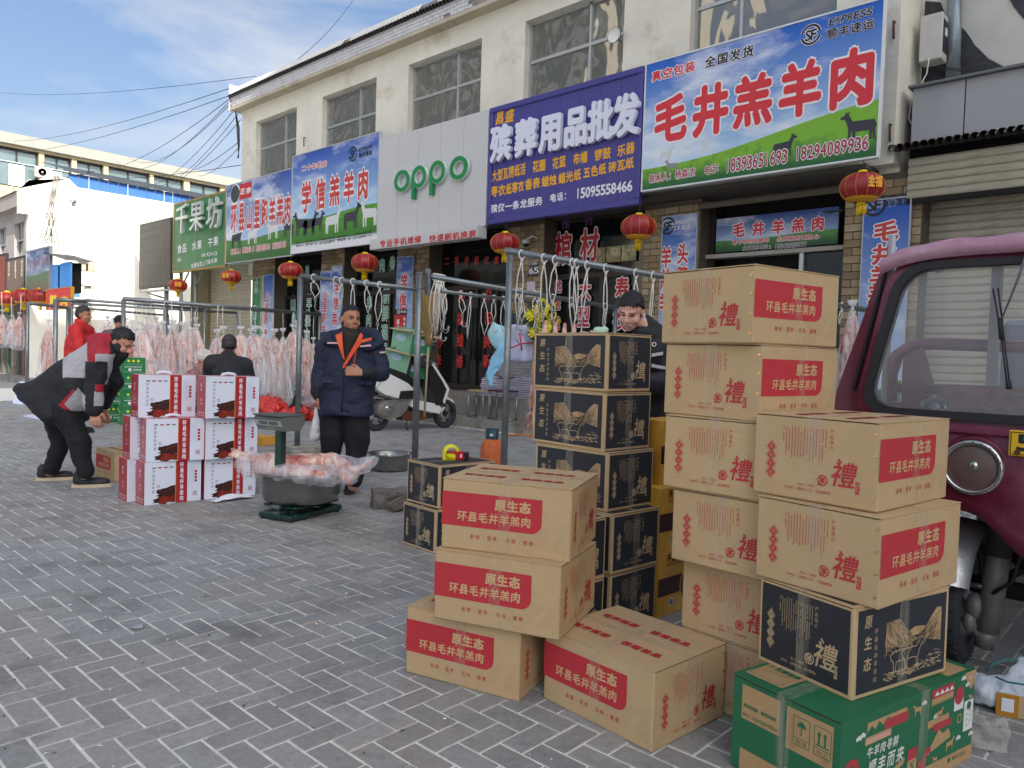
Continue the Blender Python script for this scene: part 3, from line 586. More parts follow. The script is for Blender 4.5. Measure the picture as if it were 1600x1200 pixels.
# ================================================================= overhead wires
def wire(a, b, sag, r_, label, n=14):
    a = Vector(a); b = Vector(b); pts = []
    for i in range(n + 1):
        t = i / n; p = a.lerp(b, t); p.z -= sag * 4 * t * (1 - t); pts.append(p)
    m_ = MB(); m_.tube(pts, r_, wirem, 5); tag(m_.build('overhead_wire'), label, 'wire', None)
cnr = lambda px, py_: at(px, py_, depth((XL - .2, 10.0, 8)))
W = [((-15, 143), (400, 119), 60, 24.5, .4, 'thin wire, highest of the wires crossing the sky'), ((-15, 218), (362, 137), 60, 0, .6, 'thick wire crossing the sky to the top of the cream building corner'), ((-15, 236), (360, 149), 60, 0, .6, 'wire just below the thick one reaching the building corner'),
     ((120, 265), (362, 152), 50, 0, .8, 'sagging wire from the white roof ridge to the building corner, upper one'), ((180, 250), (362, 155), 55, 0, 1.2, 'wire sagging towards the cream block behind the green sign'), ((200, 245), (362, 160), 50, 0, .9, 'wire fanning out below the cornice corner'),
     ((215, 290), (366, 172), 48, 0, .7, 'steep wire reaching down towards the dark LED board'), ((240, 290), (372, 178), 48, 0, .6, 'steep wire next to the LED board'), ((235, 300), (376, 187), 46, 0, .5, 'lowest steep wire ending at the side wall of the cream building'), ((0, 250), (376, 258), 55, 0, .8, 'nearly level wire in front of the cream block'),
     ((275, 268), (375, 220), 40, 0, .3, 'short wire tied to the side of the building above the green sign'), ((310, 275), (372, 232), 40, 0, .2, 'shortest wire tied to the side of the building')]
for a_, b2, da, db, sg, lb in W: wire(at(a_[0], a_[1], da), cnr(*b2) if not db else at(b2[0], b2[1], db), sg, .010, lb)
wire(at(555, -5, 40), at(440, 112, 24), 0.3, .012, 'faint wire rising over the parapet of the cream building')
b_ = MB()
for k in range(5): b_.tube([cnr(368, 174), cnr(370 + k, 200), cnr(372 + k * .5, 230), cnr(373 - k * .4, 247)], .012, wirem, 5)
tag(b_.build('cable_bundle'), 'black cable bundle hanging down from the cornice corner', 'cable')
b_ = MB()
for k in range(9): b_.tube([on_x(84 + k * 1.2, 275, XA + .05), on_x(83 - (k % 4) * 5 + k, 330, XA + .03), on_x(80 - (k % 3) * 12 + k * 2, 380, XA + .03)], .01, mat('pale_wire', '#77736c', .6), 4)
tag(b_.build('wall_cables'), 'fan of thin pale cables running down the sunlit white wall', 'cable')
# ================================================================= signboards (front faces at y = 9.7)
def panel(parent, x0, x1, z0, z1, Y, m, name='panel', th=.06, frame=None, fw=.035):
    b = MB(); b.box((x0, Y, z0), (x1, Y + th, z1), m); o = b.build(name, parent)
    if frame:
        f = MB()
        f.box((x0 - .01, Y - .012, z0 - .01), (x1 + .01, Y + th + .01, z0 + fw - .01), frame); f.box((x0 - .01, Y - .012, z1 - fw + .01), (x1 + .01, Y + th + .01, z1 + .01), frame)
        f.box((x0 - .01, Y - .011, z0 + fw - .01), (x0 + fw - .01, Y + th + .01, z1 - fw + .01), frame); f.box((x1 - fw + .01, Y - .011, z0 + fw - .01), (x1 + .01, Y + th + .01, z1 - fw + .01), frame)
        f.build('frame', parent)
    return o
YL = YS - .004
def sf(b, c, r_, m, halo=None):
    """round courier emblem with the letters SF"""
    c = Vector(c)
    for a0 in (15, 195):
        arc = lambda rr: [(c.x + rr * math.cos(R(a0 + t)), c.z + rr * math.sin(R(a0 + t))) for t in range(0, 151, 10)]
        for (q0, q1, mm, y) in ((1.1, .76, halo, c.y), (1.04, .82, m, c.y - .002)):
            if mm: b.prism(arc(r_ * q0) + arc(r_ * q1)[::-1], y - .0015, y, mm)
    line(b, 'SF', c + Vector((-r_ * .27, -.001, -r_ * .02)), c + Vector((r_ * .3, -.001, -r_ * .02)), r_ * 1.1, m, fill=.9, shear=.12, halo=halo, hoff=.08, off=.03)
def goat(b, c, s, m, flip=1, y=0):
    P = [(-.5, .12), (-.42, .3), (-.1, .32), (.22, .34), (.34, .55), (.30, .66), (.38, .60), (.42, .67), (.46, .56), (.6, .5), (.58, .44), (.46, .43), (.38, .25), (.34, .1), (.34, -.3), (.28, -.3), (.26, .02), (.22, .02), (.2, -.3), (.14, -.3), (.12, .0), (-.28, .0), (-.3, -.3), (-.36, -.3), (-.36, 0), (-.4, -.3), (-.46, -.3), (-.46, .05)]
    b.prism([(c[0] + p[0] * s * flip, c[2] + p[1] * s) for p in P], y - .002, y, m)
# -- big mutton sign
s1 = thing('shop_sign', 'largest signboard, blue sky and green meadow with huge red characters, at the right end', 'sign', (0, 0, 0))
a = on_y(1002.5, 299.5, YS); b = on_y(1371, 246, YS); t1 = on_y(1015, 101, YS)
mjx0, mjx1, mjz0, mjz1 = a.x, b.x, 3.835, 5.72
panel(s1, mjx0, mjx1, mjz0, mjz1, YS, poster('meadow_print', 0.17, '#1f63c4', '#a9cdee', '#7cb82c', '#17602f', .75, .17, 0, 1.1), frame=mat('white_trim', '#dfe2e2', .5), fw=.022)
m_ = MB(); wr = mat('sign_red', '#d8323c', .5); pk = mat('sign_white', '#f2eef0', .5); mr = mat('sign_maroon', '#a8324e', .5)
for ch, x, y, h_ in (('毛', 1047.5, 185, 74), ('井', 1110, 171, 80), ('羔', 1176, 157, 82), ('羊', 1250, 139, 86), ('肉', 1331, 121, 92)):
    pline(m_, ch, (x, y), (x, y), h_, YL, wr, off=.045, halo=pk, hoff=.085, fill=.80, hl=.003)
pline(m_, '真空包装', (1026, 118.5), (1078, 104.5), 17, YL, wr, halo=pk, hoff=.1, off=.03); pline(m_, '全国发货', (1110, 96), (1169, 80.5), 18, YL, blackp, halo=pk, hoff=.08, off=.03)
pline(m_, 'EXPRESS', (1300.5, 33.5), (1359, 17.5), 12, YL, blackp, shear=.2, fill=.85, off=.03, halo=pk, hoff=.06); pline(m_, '顺丰速运', (1300, 52), (1357, 38), 17, YL, blackp, off=.03, halo=pk, hoff=.06)
pline(m_, '联系人：杨森浓', (1019, 279), (1081, 269), 14, YL, mr, halo=pk, hoff=.1, off=.03); pline(m_, '电话：', (1105, 266), (1124, 261), 14, YL, mr, halo=pk, hoff=.1, off=.03)
pline(m_, '18393651693', (1137, 258.5), (1226, 243.5), 22, YL, mr, halo=pk, hoff=.07, off=.02, fill=.8); pline(m_, '18294089936', (1246, 240), (1352, 222.5), 22, YL, mr, halo=pk, hoff=.07, off=.02, fill=.8)
sf(m_, on_y(1267, 54, YL), .125, blackp, pk); m_.build('lettering', s1)
gw = mat('print_goat_white', '#d8dad6', .6); gb = mat('print_goat_dark', '#3b3742', .6)
for (x, y, s_, m2, f) in ((1041, 244, .22, gw, 1), (1049, 262, .2, mat('print_goat_grey', '#8f8f92', .6), -1), (1101, 234, .11, gw, 1), (1073, 232, .09, gw, -1), (1103, 224, .08, gw, 1), (1224, 234, .3, gb, 1), (1343, 205, .40, gb, -1)):
    m_ = MB(); goat(m_, on_y(x, y, YL), s_, m2, f, YL + .002); m_.build('printed_goat', s1)
# -- purple funeral goods sign
s2 = thing('shop_sign', 'deep purple signboard with raised white characters and rows of yellow characters', 'sign', (0, 0, 0))
pur = mat('purple_panel', '#43408c', .42, var=(1.0, .05)); px0, px1 = mjx0 - 3.27, mjx0 - .03
for k in range(8):
    b_ = MB(); w_ = (px1 - px0) / 8; b_.box((px0 + k * w_ + .002, YS, 3.66), (px0 + (k + 1) * w_ - .002, YS + .06, 5.69), pur); b_.build('panel_strip', s2)
f = MB()
for (l_, h_) in (((px0, 3.64), (px1, 3.74)), ((px0, 5.61), (px1, 5.71)), ((px0, 3.74), (px0 + .09, 5.61)), ((px1 - .09, 3.74), (px1, 5.61))): f.box((l_[0], YS - .03, l_[1]), (h_[0], YS + .07, h_[1]), pur, bev=.012)
f.build('frame', s2)
m_ = MB(); w3 = mat('raised_white_letter', '#dfe2f2', .45); yl = mat('print_amber', '#f2b21c', .5)
for i, ch in enumerate('殡葬用品批发'):
    x = 783.7 + (979 - 783.7) * i / 5; y = 224 + (180 - 224) * i / 5; h_ = 60 + 10 * i / 5
    c = on_y(x, y, YS - .06); hh = (on_y(x, y - h_ / 2, YS - .06) - on_y(x, y + h_ / 2, YS - .06)).z
    put(m_, ch, c, (1, 0, 0), (0, 0, 1), .50, hh * .95, w3, .045, .055)
m_.build('raised_letters', s2)
m_ = MB()
for s_, p, q, h_ in (('大型瓦楞纸活', (773, 275), (817, 264), 19), ('花圈', (837, 260), (847.5, 258), 19), ('花篮', (868, 255), (879, 252), 19), ('布幡', (901, 248), (912.5, 245.5), 19), ('锣鼓', (935, 242), (948, 239), 19), ('乐器', (971, 235), (985, 231), 19),
    ('寿衣', (772, 299), (784, 297), 18), ('纸寒衣', (795, 295), (814, 291), 18), ('香表', (826, 288), (838, 286), 18), ('蜡烛', (852, 283.5), (864, 281), 18), ('蜡光纸', (878, 278.5), (902, 273), 18), ('五色纸', (917, 269.5), (941, 264), 18), ('砖瓦纸', (957, 261), (984, 254.5), 18)):
    pline(m_, s_, p, q, h_, YL, yl, off=.03, fill=.98)
pline(m_, '昌盛', (781, 184), (796.5, 181), 21, YL, yl, off=.02, shear=.1)
pline(m_, '殡仪一条龙服务', (772, 326), (842, 314), 14, YL, whitep, off=.03, fill=.95); pline(m_, '电话：', (864, 309), (886, 305), 14, YL, whitep, off=.03); pline(m_, '15095558466', (903, 302), (984, 290), 17, YL, whitep, off=.03, fill=.85)
m_.build('lettering', s2)
# -- white phone shop sign
s3 = thing('shop_sign', 'plain white panel sign with four raised green ring letters', 'sign', (0, 0, 0))
wp = mat('white_panel', '#c9c9c9', .45, var=(.8, .03)); ox0, ox1 = on_y(590, 376, YS).x, px0 - .02
n = 5
for k in range(n):
    b_ = MB(); w_ = (ox1 - ox0) / n; b_.box((ox0 + k * w_ + .004, YS - .02, 3.63), (ox0 + (k + 1) * w_ - .004, YS + .06, 5.70), wp, bev=.004); b_.build('panel', s3)
b_ = MB(); b_.box((ox0, YS - .2, 3.40), (ox1 - .03, YS + .05, 3.615), wp, bev=.006); b_.build('lower_band', s3)
m_ = MB(); pline(m_, '专业手机维修', (598, 381), (653, 374), 12, YS - .204, red, off=.03); pline(m_, '快速刷机换屏', (676, 372.5), (738, 365.5), 12, YS - .204, red, off=.03); m_.build('lettering', s3)
m_ = MB(); gt = mat('tooth_green', '#178a4c', .35); wt = mat('letter_side_white', '#c8d6cf', .5)
def ring(b, c, ro, ri, kx=1.0):
    n = 36; y0, y1 = YS - .11, YS - .03; c = Vector(c)
    for (y, mm, pad) in ((y0, gt, 0), (y0 + .012, wt, .012)):
        vs = []; fs = []
        for k in range(n):
            t = 2 * math.pi * k / n; u, v = math.cos(t) * kx, math.sin(t)
            vs += [(c.x + u * (ro + pad), y, c.z + v * (ro + pad)), (c.x + u * (ri - pad), y, c.z + v * (ri - pad)), (c.x + u * (ro + pad), y1, c.z + v * (ro + pad)), (c.x + u * (ri - pad), y1, c.z + v * (ri - pad))]
        for k in range(n):
            a_ = 4 * k; d = 4 * ((k + 1) % n); fs += [(a_, d, d + 1, a_ + 1), (a_, a_ + 2, d + 2, d), (a_ + 1, d + 1, d + 3, a_ + 3)]
        b.add(vs, fs, mm)
for (x, y, tail) in ((627.5, 282.5, 0), (653.8, 276, 1), (682.5, 268.5, 1), (716, 262, 0)):
    c = on_y(x, y, YS - .11); ring(m_, c, .215, .135, 1.12 if not tail else 1.0)
    if tail: m_.box((c.x - .215, YS - .109, c.z - .41), (c.x - .135, YS - .03, c.z), gt, bev=.004)
m_.build('raised_letters', s3)
# -- second mutton sign
s4 = thing('shop_sign', 'signboard with five red characters over a printed herd of black and white goats', 'sign', (0, 0, 0))
x0, x1 = on_y(455, 397, YS).x, ox0 - .02
panel(s4, x0, x1, 3.78, 5.88, YS, poster('hills_print', 0.30, '#2e56b0', '#9cc4e8', '#5da02c', '#3a7c22', .7, -.03, 0, .9), frame=mat('pale_alu_edge', '#b6bcc4', .5), fw=.02)
panel(s4, x0, x1, 3.57, 3.775, YS - .003, mat('strip_white', '#e3e3e6', .5), name='lower_strip')
m_ = MB(); wr2 = mat('faded_red', '#c8423e', .55)
for i, ch in enumerate('学信羔羊肉'):
    x = 478.6 + (567.3 - 478.6) * i / 4; y = 308 + (287 - 308) * i / 4; pline(m_, ch, (x, y), (x, y), 50, YL, wr2, off=.035, halo=pk, hoff=.09, fill=.58)
pline(m_, '二十年老店', (475, 263), (507, 256), 10, YL, red, halo=pk, hoff=.1); pline(m_, 'EXPRESS', (562.5, 234), (580, 228.5), 6, YL, blackp, shear=.2); pline(m_, '顺丰速运', (563, 242.5), (579, 238), 8, YL, blackp, off=.03)
sf(m_, on_y(551.5, 240.5, YL), .15, blackp)
pline(m_, '联系人：郭学信', (464, 382), (487, 379), 9, YL - .004, blackp); pline(m_, '电话：13992428694', (492, 378.5), (522, 374), 9, YL - .004, blackp, fill=.75)
pline(m_, '韩晓梅', (529, 373), (538, 371.5), 9, YL - .004, blackp); pline(m_, '电话：15193603115', (544, 371), (579, 364), 9, YL - .004, blackp, fill=.75); m_.build('lettering', s4)
m_ = MB()
for (x, y, s_, m2, f) in ((520, 351, .62, gw, 1), (549, 345, .6, gb, 1), (576, 340, .6, gw, -1), (484, 356, .6, gb, 1), (470, 356, .6, gb, -1), (496, 352, .5, gb, 1)): m_ = MB(); goat(m_, on_y(x, y, YL), s_, m2, f, YL + .002); m_.build('printed_goat', s4)
# -- third mutton sign
s5 = thing('shop_sign', 'signboard with eight tall narrow red characters and a dark oval', 'sign', (0, 0, 0))
x1 = x0 - .02; x0 = on_y(352.7, 412, YS).x
panel(s5, x0, x1, 3.54, 5.61, YS, poster('pasture_print', 0.30, '#3357a8', '#a5c3e4', '#4f8f2c', '#2b6424', .8, -.02, 0, 1.0), frame=mat('pale_alu_edge', '#b6bcc4', .5), fw=.02)
m_ = MB()
for i, ch in enumerate('环县山里跑羊羔肉'):
    x = 365.5 + (449.5 - 365.5) * i / 7; y = 341 + (326 - 341) * i / 7; pline(m_, ch, (x, y), (x, y), 48, YL, wr2, off=.035, halo=pk, hoff=.09, fill=.40)
p = on_y(383.5, 298, YL); m_.box((p.x - .32, YL - .002, p.z - .2), (p.x + .32, YL + .002, p.z + .2), red); pline(m_, '正宗', (379, 299), (388.5, 297.5), 10, YL - .006, pk, off=.03)
p = on_y(367.5, 303, YL); m_.lathe([(0, 0), (.26, 0), (.26, -.003)], pk, 28, Matrix.Translation(p) @ Matrix.Rotation(R(90), 4, 'X')); m_.lathe([(0, 0), (.23, 0)], mat('oval_dark', '#3d4048', .6), 28, Matrix.Translation(p + Vector((0, -.006, 0))) @ Matrix.Rotation(R(90), 4, 'X'))
pline(m_, '联系人：周治云', (363, 393.5), (390, 389.5), 9, YL, wr2, halo=pk, hoff=.1); pline(m_, '电话：18594858444', (394, 389), (421, 385), 9, YL, wr2, halo=pk, hoff=.1, fill=.75); pline(m_, '15293431989', (426, 384.5), (446, 381), 9, YL, wr2, halo=pk, hoff=.1, fill=.75)
sf(m_, on_y(435, 283, YL), .13, mat('faded_ink', '#6a78a0', .6)); m_.build('lettering', s5)
m_ = MB()
for (x, y, s_, m2, f) in ((395, 371, .55, gw, 1), (425, 363, .55, gw, -1), (370, 377, .6, gb, 1), (450, 360, .5, gb, -1)): m_ = MB(); goat(m_, on_y(x, y, YL), s_, m2, f, YL + .002); m_.build('printed_goat', s5)
# -- green dried fruit sign
s6 = thing('shop_sign', 'green signboard with a rusty gold edge and three raised silver characters, leftmost of the row', 'sign', (0, 0, 0))
x1 = x0 - .03; x0 = on_y(270, 427, YS).x
panel(s6, x0, x1, 3.46, 5.50, YS, mat('green_streaked_panel', '#2f7d46', .45, var=(1.3, .3), stretch=(3, 1, .5)), frame=mat('rusty_gold_edge', '#a58a4e', .6, .2, var=(14, .4)), fw=.06)
m_ = MB(); ch_ = mat('silver_letter', '#c9d2ce', .3, .5)
for ch, x, y in (('千', 285.5, 342), ('果', 308.5, 337.5), ('坊', 335, 333)):
    c = on_y(x, y, YS - .08); put(m_, ch, c, (1, 0, 0), (0, 0, 1), .86, .90, ch_, .01, .05, .04)
m_.build('raised_letters', s6)
m_ = MB(); pline(m_, '食品', (280.5, 389), (288, 387.5), 15, YL, whitep, off=.02, fill=.95); pline(m_, '水果', (303.5, 384), (311.5, 382.5), 15, YL, whitep, off=.02); pline(m_, '干果', (328.5, 379), (337, 376.5), 15, YL, whitep, off=.02)
pline(m_, '电话:', (278.5, 406), (284, 405), 6, YL, whitep); pline(m_, '18919274123', (315, 399), (338, 395.5), 6, YL, whitep, fill=.75); pline(m_, '免费送货上门', (300.5, 415.5), (322, 410.5), 8, YL, whitep); pline(m_, '淡水泉', (326.5, 409), (337, 406.5), 8, YL, whitep); m_.build('lettering', s6)
for (ax_, bx_) in ((x0 + .35, x0 + .35), (x0 + 1.3, x0 + 1.3)):
    b_ = MB(); b_.tube([(ax_, YS + .1, 3.5), (ax_, YS + .1, 0.0)], .05, steel); b_.tube([(ax_, YS + .1, 3.0), (ax_ + .5, YS + .1, 3.44)], .025, steel); b_.build('post', s6)
# ================================================================= LED board
led = thing('led_board', 'dark LED display board on a post left of the green sign', 'board', (0, 0, 0))
P = [on_y(x, y, 9.82) for x, y in ((218, 351), (268, 334), (268, 438), (217, 452))]
lx0, lx1, lz0, lz1 = P[3].x, P[1].x, P[3].z, P[0].z
b_ = MB(); b_.box((lx0, 9.82, lz0), (lx1, 9.9, lz1), mat('led_case', '#3a3937', .6)); b_.build('case', led)
cells = mat('led_cells', '#45423d', .55, bump=(150, .3, .002))
for i in range(7):
    for j in range(9):
        b_ = MB(); w_ = (lx1 - lx0 - .1) / 7; h_ = (lz1 - lz0 - .1) / 9; b_.box((lx0 + .05 + i * w_ + .006, 9.812, lz0 + .05 + j * h_ + .006), (lx0 + .05 + (i + 1) * w_ - .006, 9.82, lz0 + .05 + (j + 1) * h_ - .006), cells); b_.build('led_module', led)
b_ = MB(); b_.box((lx0, 9.84, lz0 - .12), (lx1, 9.92, lz0 - .06), steel); b_.tube([(lx1 - .55, 9.93, 0), (lx1 - .55, 9.93, lz0)], .07, steel, 10); b_.tube([(lx0 + .2, 9.88, lz0 - .08), (lx1 - .55, 9.93, lz0 - .35)], .03, steel); b_.build('post', led)
# ================================================================= shop fronts under the signs
brk = [mat('sandy_brick_%d' % i, c, .9, var=(18, .16), bump=(60, .5, .003)) for i, c in enumerate(('#a08c6c', '#8f7c60', '#ad9a7c', '#847259'))]
mort = mat('brick_mortar', '#5f564a', .95)
def pilaster(pa, pb, label, Y=10.42, z1=3.79):
    xa, xb = on_y(pa, 500, Y).x, on_y(pb, 500, Y).x; t = thing('brick_pilaster', label, 'pillar', (xa, Y, 0.56))
    b = MB(); b.box((0, .012, 0), (xb - xa, .5, z1 - .56), mort); b.build('core', t); n = int((z1 - .56) / .105); cols = max(1, round((xb - xa) / .26)); w_ = (xb - xa) / cols
    mes = []
    for v in range(6):
        q = MB(); q.box((.006, 0, .005), (w_ - .006, .02, .1), brk[v % 4], bev=.004); mes.append(q.mesh('brick')); 
        q = MB(); q.box((.006, 0, .005), (w_ / 2 - .006, .02, .1), brk[v % 4], bev=.004); mes.append(q.mesh('brick'))
    cnt = 0
    for r_ in range(n):
        if r_ % 2 == 0:
            for c in range(cols): link('brick', mes[2 * random.randrange(6)], t, (c * w_, random.uniform(-.004, .003), r_ * .105))
        else:
            link('brick', mes[2 * random.randrange(6) + 1], t, (0, random.uniform(-.004, .003), r_ * .105)); link('brick', mes[2 * random.randrange(6) + 1], t, (cols * w_ - w_ / 2, random.uniform(-.004, .003), r_ * .105))
            for c in range(cols - 1): link('brick', mes[2 * random.randrange(6)], t, (w_ / 2 + c * w_, random.uniform(-.004, .003), r_ * .105))
    return xa, xb
PIL = [pilaster(393, 428, 'sandy brick pillar behind the green fruit banner'), pilaster(500, 536, 'sandy brick pillar behind the paired blue banners'), pilaster(618, 668, 'sandy brick pillar with a broom leaning on it'),
       pilaster(788, 846, 'sandy brick pillar with a small house number plate'), pilaster(1001, 1088, 'sandy brick pillar behind the banner left of the tall carton column'), pilaster(1312, 1432, 'sandy brick pillar behind the big vertical banner by the truck')]
def front(xa, xb, label, tz=2.62, cols=4, door=True, Y=10.75):
    t = thing('shopfront', label, 'shopfront', (0, 0, 0)); f = MB(); z0, z1 = .56, 3.79
    for k in range(cols + 1):
        x = xa + (xb - xa) * k / cols; f.box((x - .035 if k else x, Y, z0), (x + .035 if k < cols else x, Y + .09, tz), dkframe)
    f.box((xa, Y - .01, tz), (xb, Y + .1, tz + .09), dkframe); f.box((xa, Y - .01, z0), (xb, Y + .1, z0 + .12), dkframe); f.box((xa, Y - .01, z1 - .05), (xb, Y + .1, z1), dkframe)
    f.build('frame', t)
    for k in range(cols):
        x = xa + (xb - xa) * k / cols; g_ = MB(); g_.box((x + .036, Y + .04, z0 + .12), (x + (xb - xa) / cols - .036, Y + .046, tz), door_glass); g_.build('pane', t)
    g_ = MB(); g_.box((xa, Y + .04, tz + .09), (xb, Y + .046, z1 - .05), door_glass); g_.build('transom_pane', t)
    return t
YG = 10.745
f1 = front(PIL[0][1], PIL[1][0], 'dark glass shopfront with green characters behind the hanging carcasses', cols=3)
m_ = MB(); gl = mat('outline_green', '#2f9a6a', .5); gh = mat('outline_pale', '#d5e2da', .5)
for ch, x, y, h_ in (('山', 458, 474, 26), ('里', 459, 500, 24), ('羊', 483, 472, 27), ('羔', 481, 497, 27), ('肉', 480, 526, 27), ('羊', 480, 424, 20)): pline(m_, ch, (x, y), (x, y), h_, YG, gl, off=.0, halo=gh, hoff=.05, fill=.62)
m_.build('lettering', f1)
f2 = front(PIL[1][1], PIL[2][0], 'dark glass shopfront with green characters behind the man in the navy coat', cols=3)
m_ = MB()
for ch, x, y, h_ in (('新', 604, 462, 26), ('鲜', 602, 490, 26), ('现', 601, 519, 26), ('宰', 600, 546, 24), ('羊', 577, 474, 22), ('肉', 576, 500, 22), ('卷', 613, 411, 22), ('肉', 597, 414, 22)): pline(m_, ch, (x, y), (x, y), h_, YG, gl, off=.0, halo=gh, hoff=.05, fill=.66)
m_.build('lettering', f2)
f3 = front(PIL[2][1], PIL[3][0], 'phone shop glass doors with large red characters', cols=4)
m_ = MB(); rr = mat('window_red', '#d0342c', .5)
for ch, x, y in (('代', 690, 462), ('办', 687, 533), ('卡', 685, 563), ('手', 721, 462), ('机', 720, 498), ('维', 719, 532), ('修', 718, 565), ('以', 764, 459), ('旧', 763, 497), ('换', 761, 533), ('新', 760, 564)): pline(m_, ch, (x, y), (x, y), 22, YG, rr, off=.03, fill=.72)
for i, ch in enumerate('二手手机代卖'): pline(m_, ch, (698 + i * 15.6, 408 - i * .3), (698 + i * 15.6, 408 - i * .3), 14, YG, rr, off=.02, fill=.8)
m_.build('lettering', f3)
b_ = MB()
for x in (738, 744, 750): p = on_y(x, 482, 10.70); b_.tube([p, p + Vector((0, 0, -1.05))], .02, blackp, 8)
b_.build('door_handle', f3)
f4 = front(PIL[3][1], PIL[4][0], 'funeral goods shop glass doors with white edged red characters', cols=4, tz=2.72)
m_ = MB()
for ch, x, y, h_ in (('棺', 880, 388, 52), ('材', 921, 383, 54)): pline(m_, ch, (x, y), (x, y), h_, YG, red, off=.03, halo=pk, hoff=.07, fill=.68)
for ch, x, y, h_ in (('地', 872, 447, 22), ('毯', 870, 474, 22), ('花', 869, 505, 22), ('大', 914, 453, 34), ('型', 912, 495, 34), ('寿', 972, 450, 36), ('衣', 968, 500, 36)): pline(m_, ch, (x, y), (x, y), h_, YG, red, off=.03, halo=pk, hoff=.08, fill=.72)
for ch, x, y in (('棺', 884, 347), ('材', 920, 341)): pline(m_, ch, (x, y), (x, y), 22, YG - .25, mat('dim_violet', '#5a2c6e', .6), off=.03, fill=.8)
m_.build('lettering', f4)
b_ = MB(); p0, p1 = on_y(924, 412, YG), on_y(996, 386, YG); pap = mat('gold_marbled_paper', '#8f8455', .4, var=(4, .5), stain=('#cfc6a2', 3, .5, .6))
for k in range(3):
    x = p0.x + (p1.x - p0.x) * k / 3; b_.box((x, YG, p0.z), (x + (p1.x - p0.x) / 3 - .02, YG + .003, p1.z + .05), pap)
b_.build('window_paper', f4)
# mutton shop door with inner sign
f5 = thing('shopfront', 'half open mutton shop doorway above the tall carton column', 'shopfront', (0, 0, 0))
xa, xb = PIL[4][1], PIL[5][0]
b_ = MB(); b_.box((xa, 10.7, .56), (xa + .1, 10.8, 3.79), dkframe); b_.box((xb - .1, 10.7, .56), (xb, 10.8, 3.79), dkframe); b_.box((xa, 10.62, 2.89), (xb, 10.8, 2.95), mat('pale_batten', '#a8a297', .7)); xm = xa + (xb - xa) * .68; b_.box((xm, 10.66, .56), (xm + .06, 10.74, 2.89), alu); b_.build('frame', f5)
b_ = MB(); b_.box((xm + .06, 10.72, .6), (xb - .1, 10.725, 2.89), door_glass); b_.build('pane', f5)
b_ = MB(); b_.box((xa + .12, 11.0, .56), (xb, 11.02, 3.8), dark); b_.build('inside', f5)
shutter(f5, xa, xb, 3.6, 3.8, 10.35, mat('brown_shutter_box', '#5b5346', .6, .2, var=(3, .15)), .1, 'cover_slat')
p0, p1 = on_y(1118, 393, 10.6), on_y(1313, 333, 10.6)
s7 = thing('shop_sign', 'small wide landscape sign over the mutton shop doorway', 'sign', (0, 0, 0))
panel(s7, p0.x, p1.x - .02, 2.97, 3.475, 10.6, poster('field_print', .34, '#163f86', '#8fa9cc', '#4f8f3a', '#1f4f2a', .6, .03, 0, 2.0), th=.03)
m_ = MB()
for i, ch in enumerate('毛井羊羔肉'): x = 1154 + i * 31; y = 359.5 - i * 2.6; pline(m_, ch, (x, y), (x, y), 23, 10.597, wr, off=.04, halo=pk, hoff=.09, fill=.9)
pline(m_, '寄牛羊肉选顺丰', (1148, 379), (1198, 375), 8, 10.597, wr, halo=pk, hoff=.09); pline(m_, '品质服务更放心', (1218, 373.5), (1276, 369.5), 8, 10.597, wr, halo=pk, hoff=.09)
pline(m_, '发货联系电话:', (1163, 388), (1203, 385), 7, 10.597, blackp, halo=pk, hoff=.08); pline(m_, '19842930777', (1212, 385), (1258, 381.5), 7, 10.597, blackp, halo=pk, hoff=.08, fill=.8)
p = on_y(1302, 332, 10.595); m_.prism([(p.x - .14, p.z + .01), (p.x + .1, p.z), (p.x + .14, p.z + .03), (p.x + .1, p.z + .03), (p.x, p.z + .03), (p.x - .12, p.z + .03)], 10.594, 10.597, blackp); m_.prism([(p.x - .03, p.z + .02), (p.x - .08, p.z - .02), (p.x - .06, p.z - .02), (p.x + .03, p.z + .02)], 10.594, 10.596, blackp)
m_.build('lettering', s7)
# fruit shop shutter
f6 = thing('roller_shutter', 'closed beige shutter of the fruit shop behind the red lantern', 'shutter', (0, 0, 0))
xa, xb = on_y(330, 470, 10.7).x, on_y(393, 470, 10.7).x
shutter(f6, xa, xb, .56, 3.76, 10.7, shut)
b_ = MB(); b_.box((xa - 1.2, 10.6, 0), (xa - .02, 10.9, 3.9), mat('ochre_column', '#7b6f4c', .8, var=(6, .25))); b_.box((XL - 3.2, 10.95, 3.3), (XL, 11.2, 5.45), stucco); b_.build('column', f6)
# banners
def banner(pa, pb, ztop, zbot, Y, label, chars, mback, mtext=None, h_=None, hpx=24, x=None, ys=None, halo=True, extra=None):
    p0, p1 = on_y(pa, 500, Y), on_y(pb, 500, Y); t = thing('vertical_banner', label, 'banner', (0, 0, 0))
    panel(t, p0.x, p1.x, zbot, ztop, Y, mback, th=.02, frame=mat('pale_alu_edge', '#b6bcc4', .5), fw=.015); m_ = MB()
    for ch, yy, xx in chars: pline(m_, ch, (xx, yy), (xx, yy), hpx, Y - .004, mtext or wr2, off=.035, halo=pk if halo else None, hoff=.09, fill=.8 if not h_ else h_)
    if extra: extra(m_, Y - .005)
    m_.build('lettering', t); return t
bsky = poster('banner_print', .16, '#1c56b4', '#b9d2ea', '#3f8a3c', '#1f5b2f', .75, 0, 0, 1.6)
YB = 10.36
banner(394, 407, 3.2, 1.2, YB, 'green fruit banner with white edged characters on the pillar', [('水', 447, 400.5), ('果', 488, 398), ('年', 520, 396)], mat('green_banner', '#2c7f52', .5, var=(3, .2)), greenp, hpx=22, h_=.5)
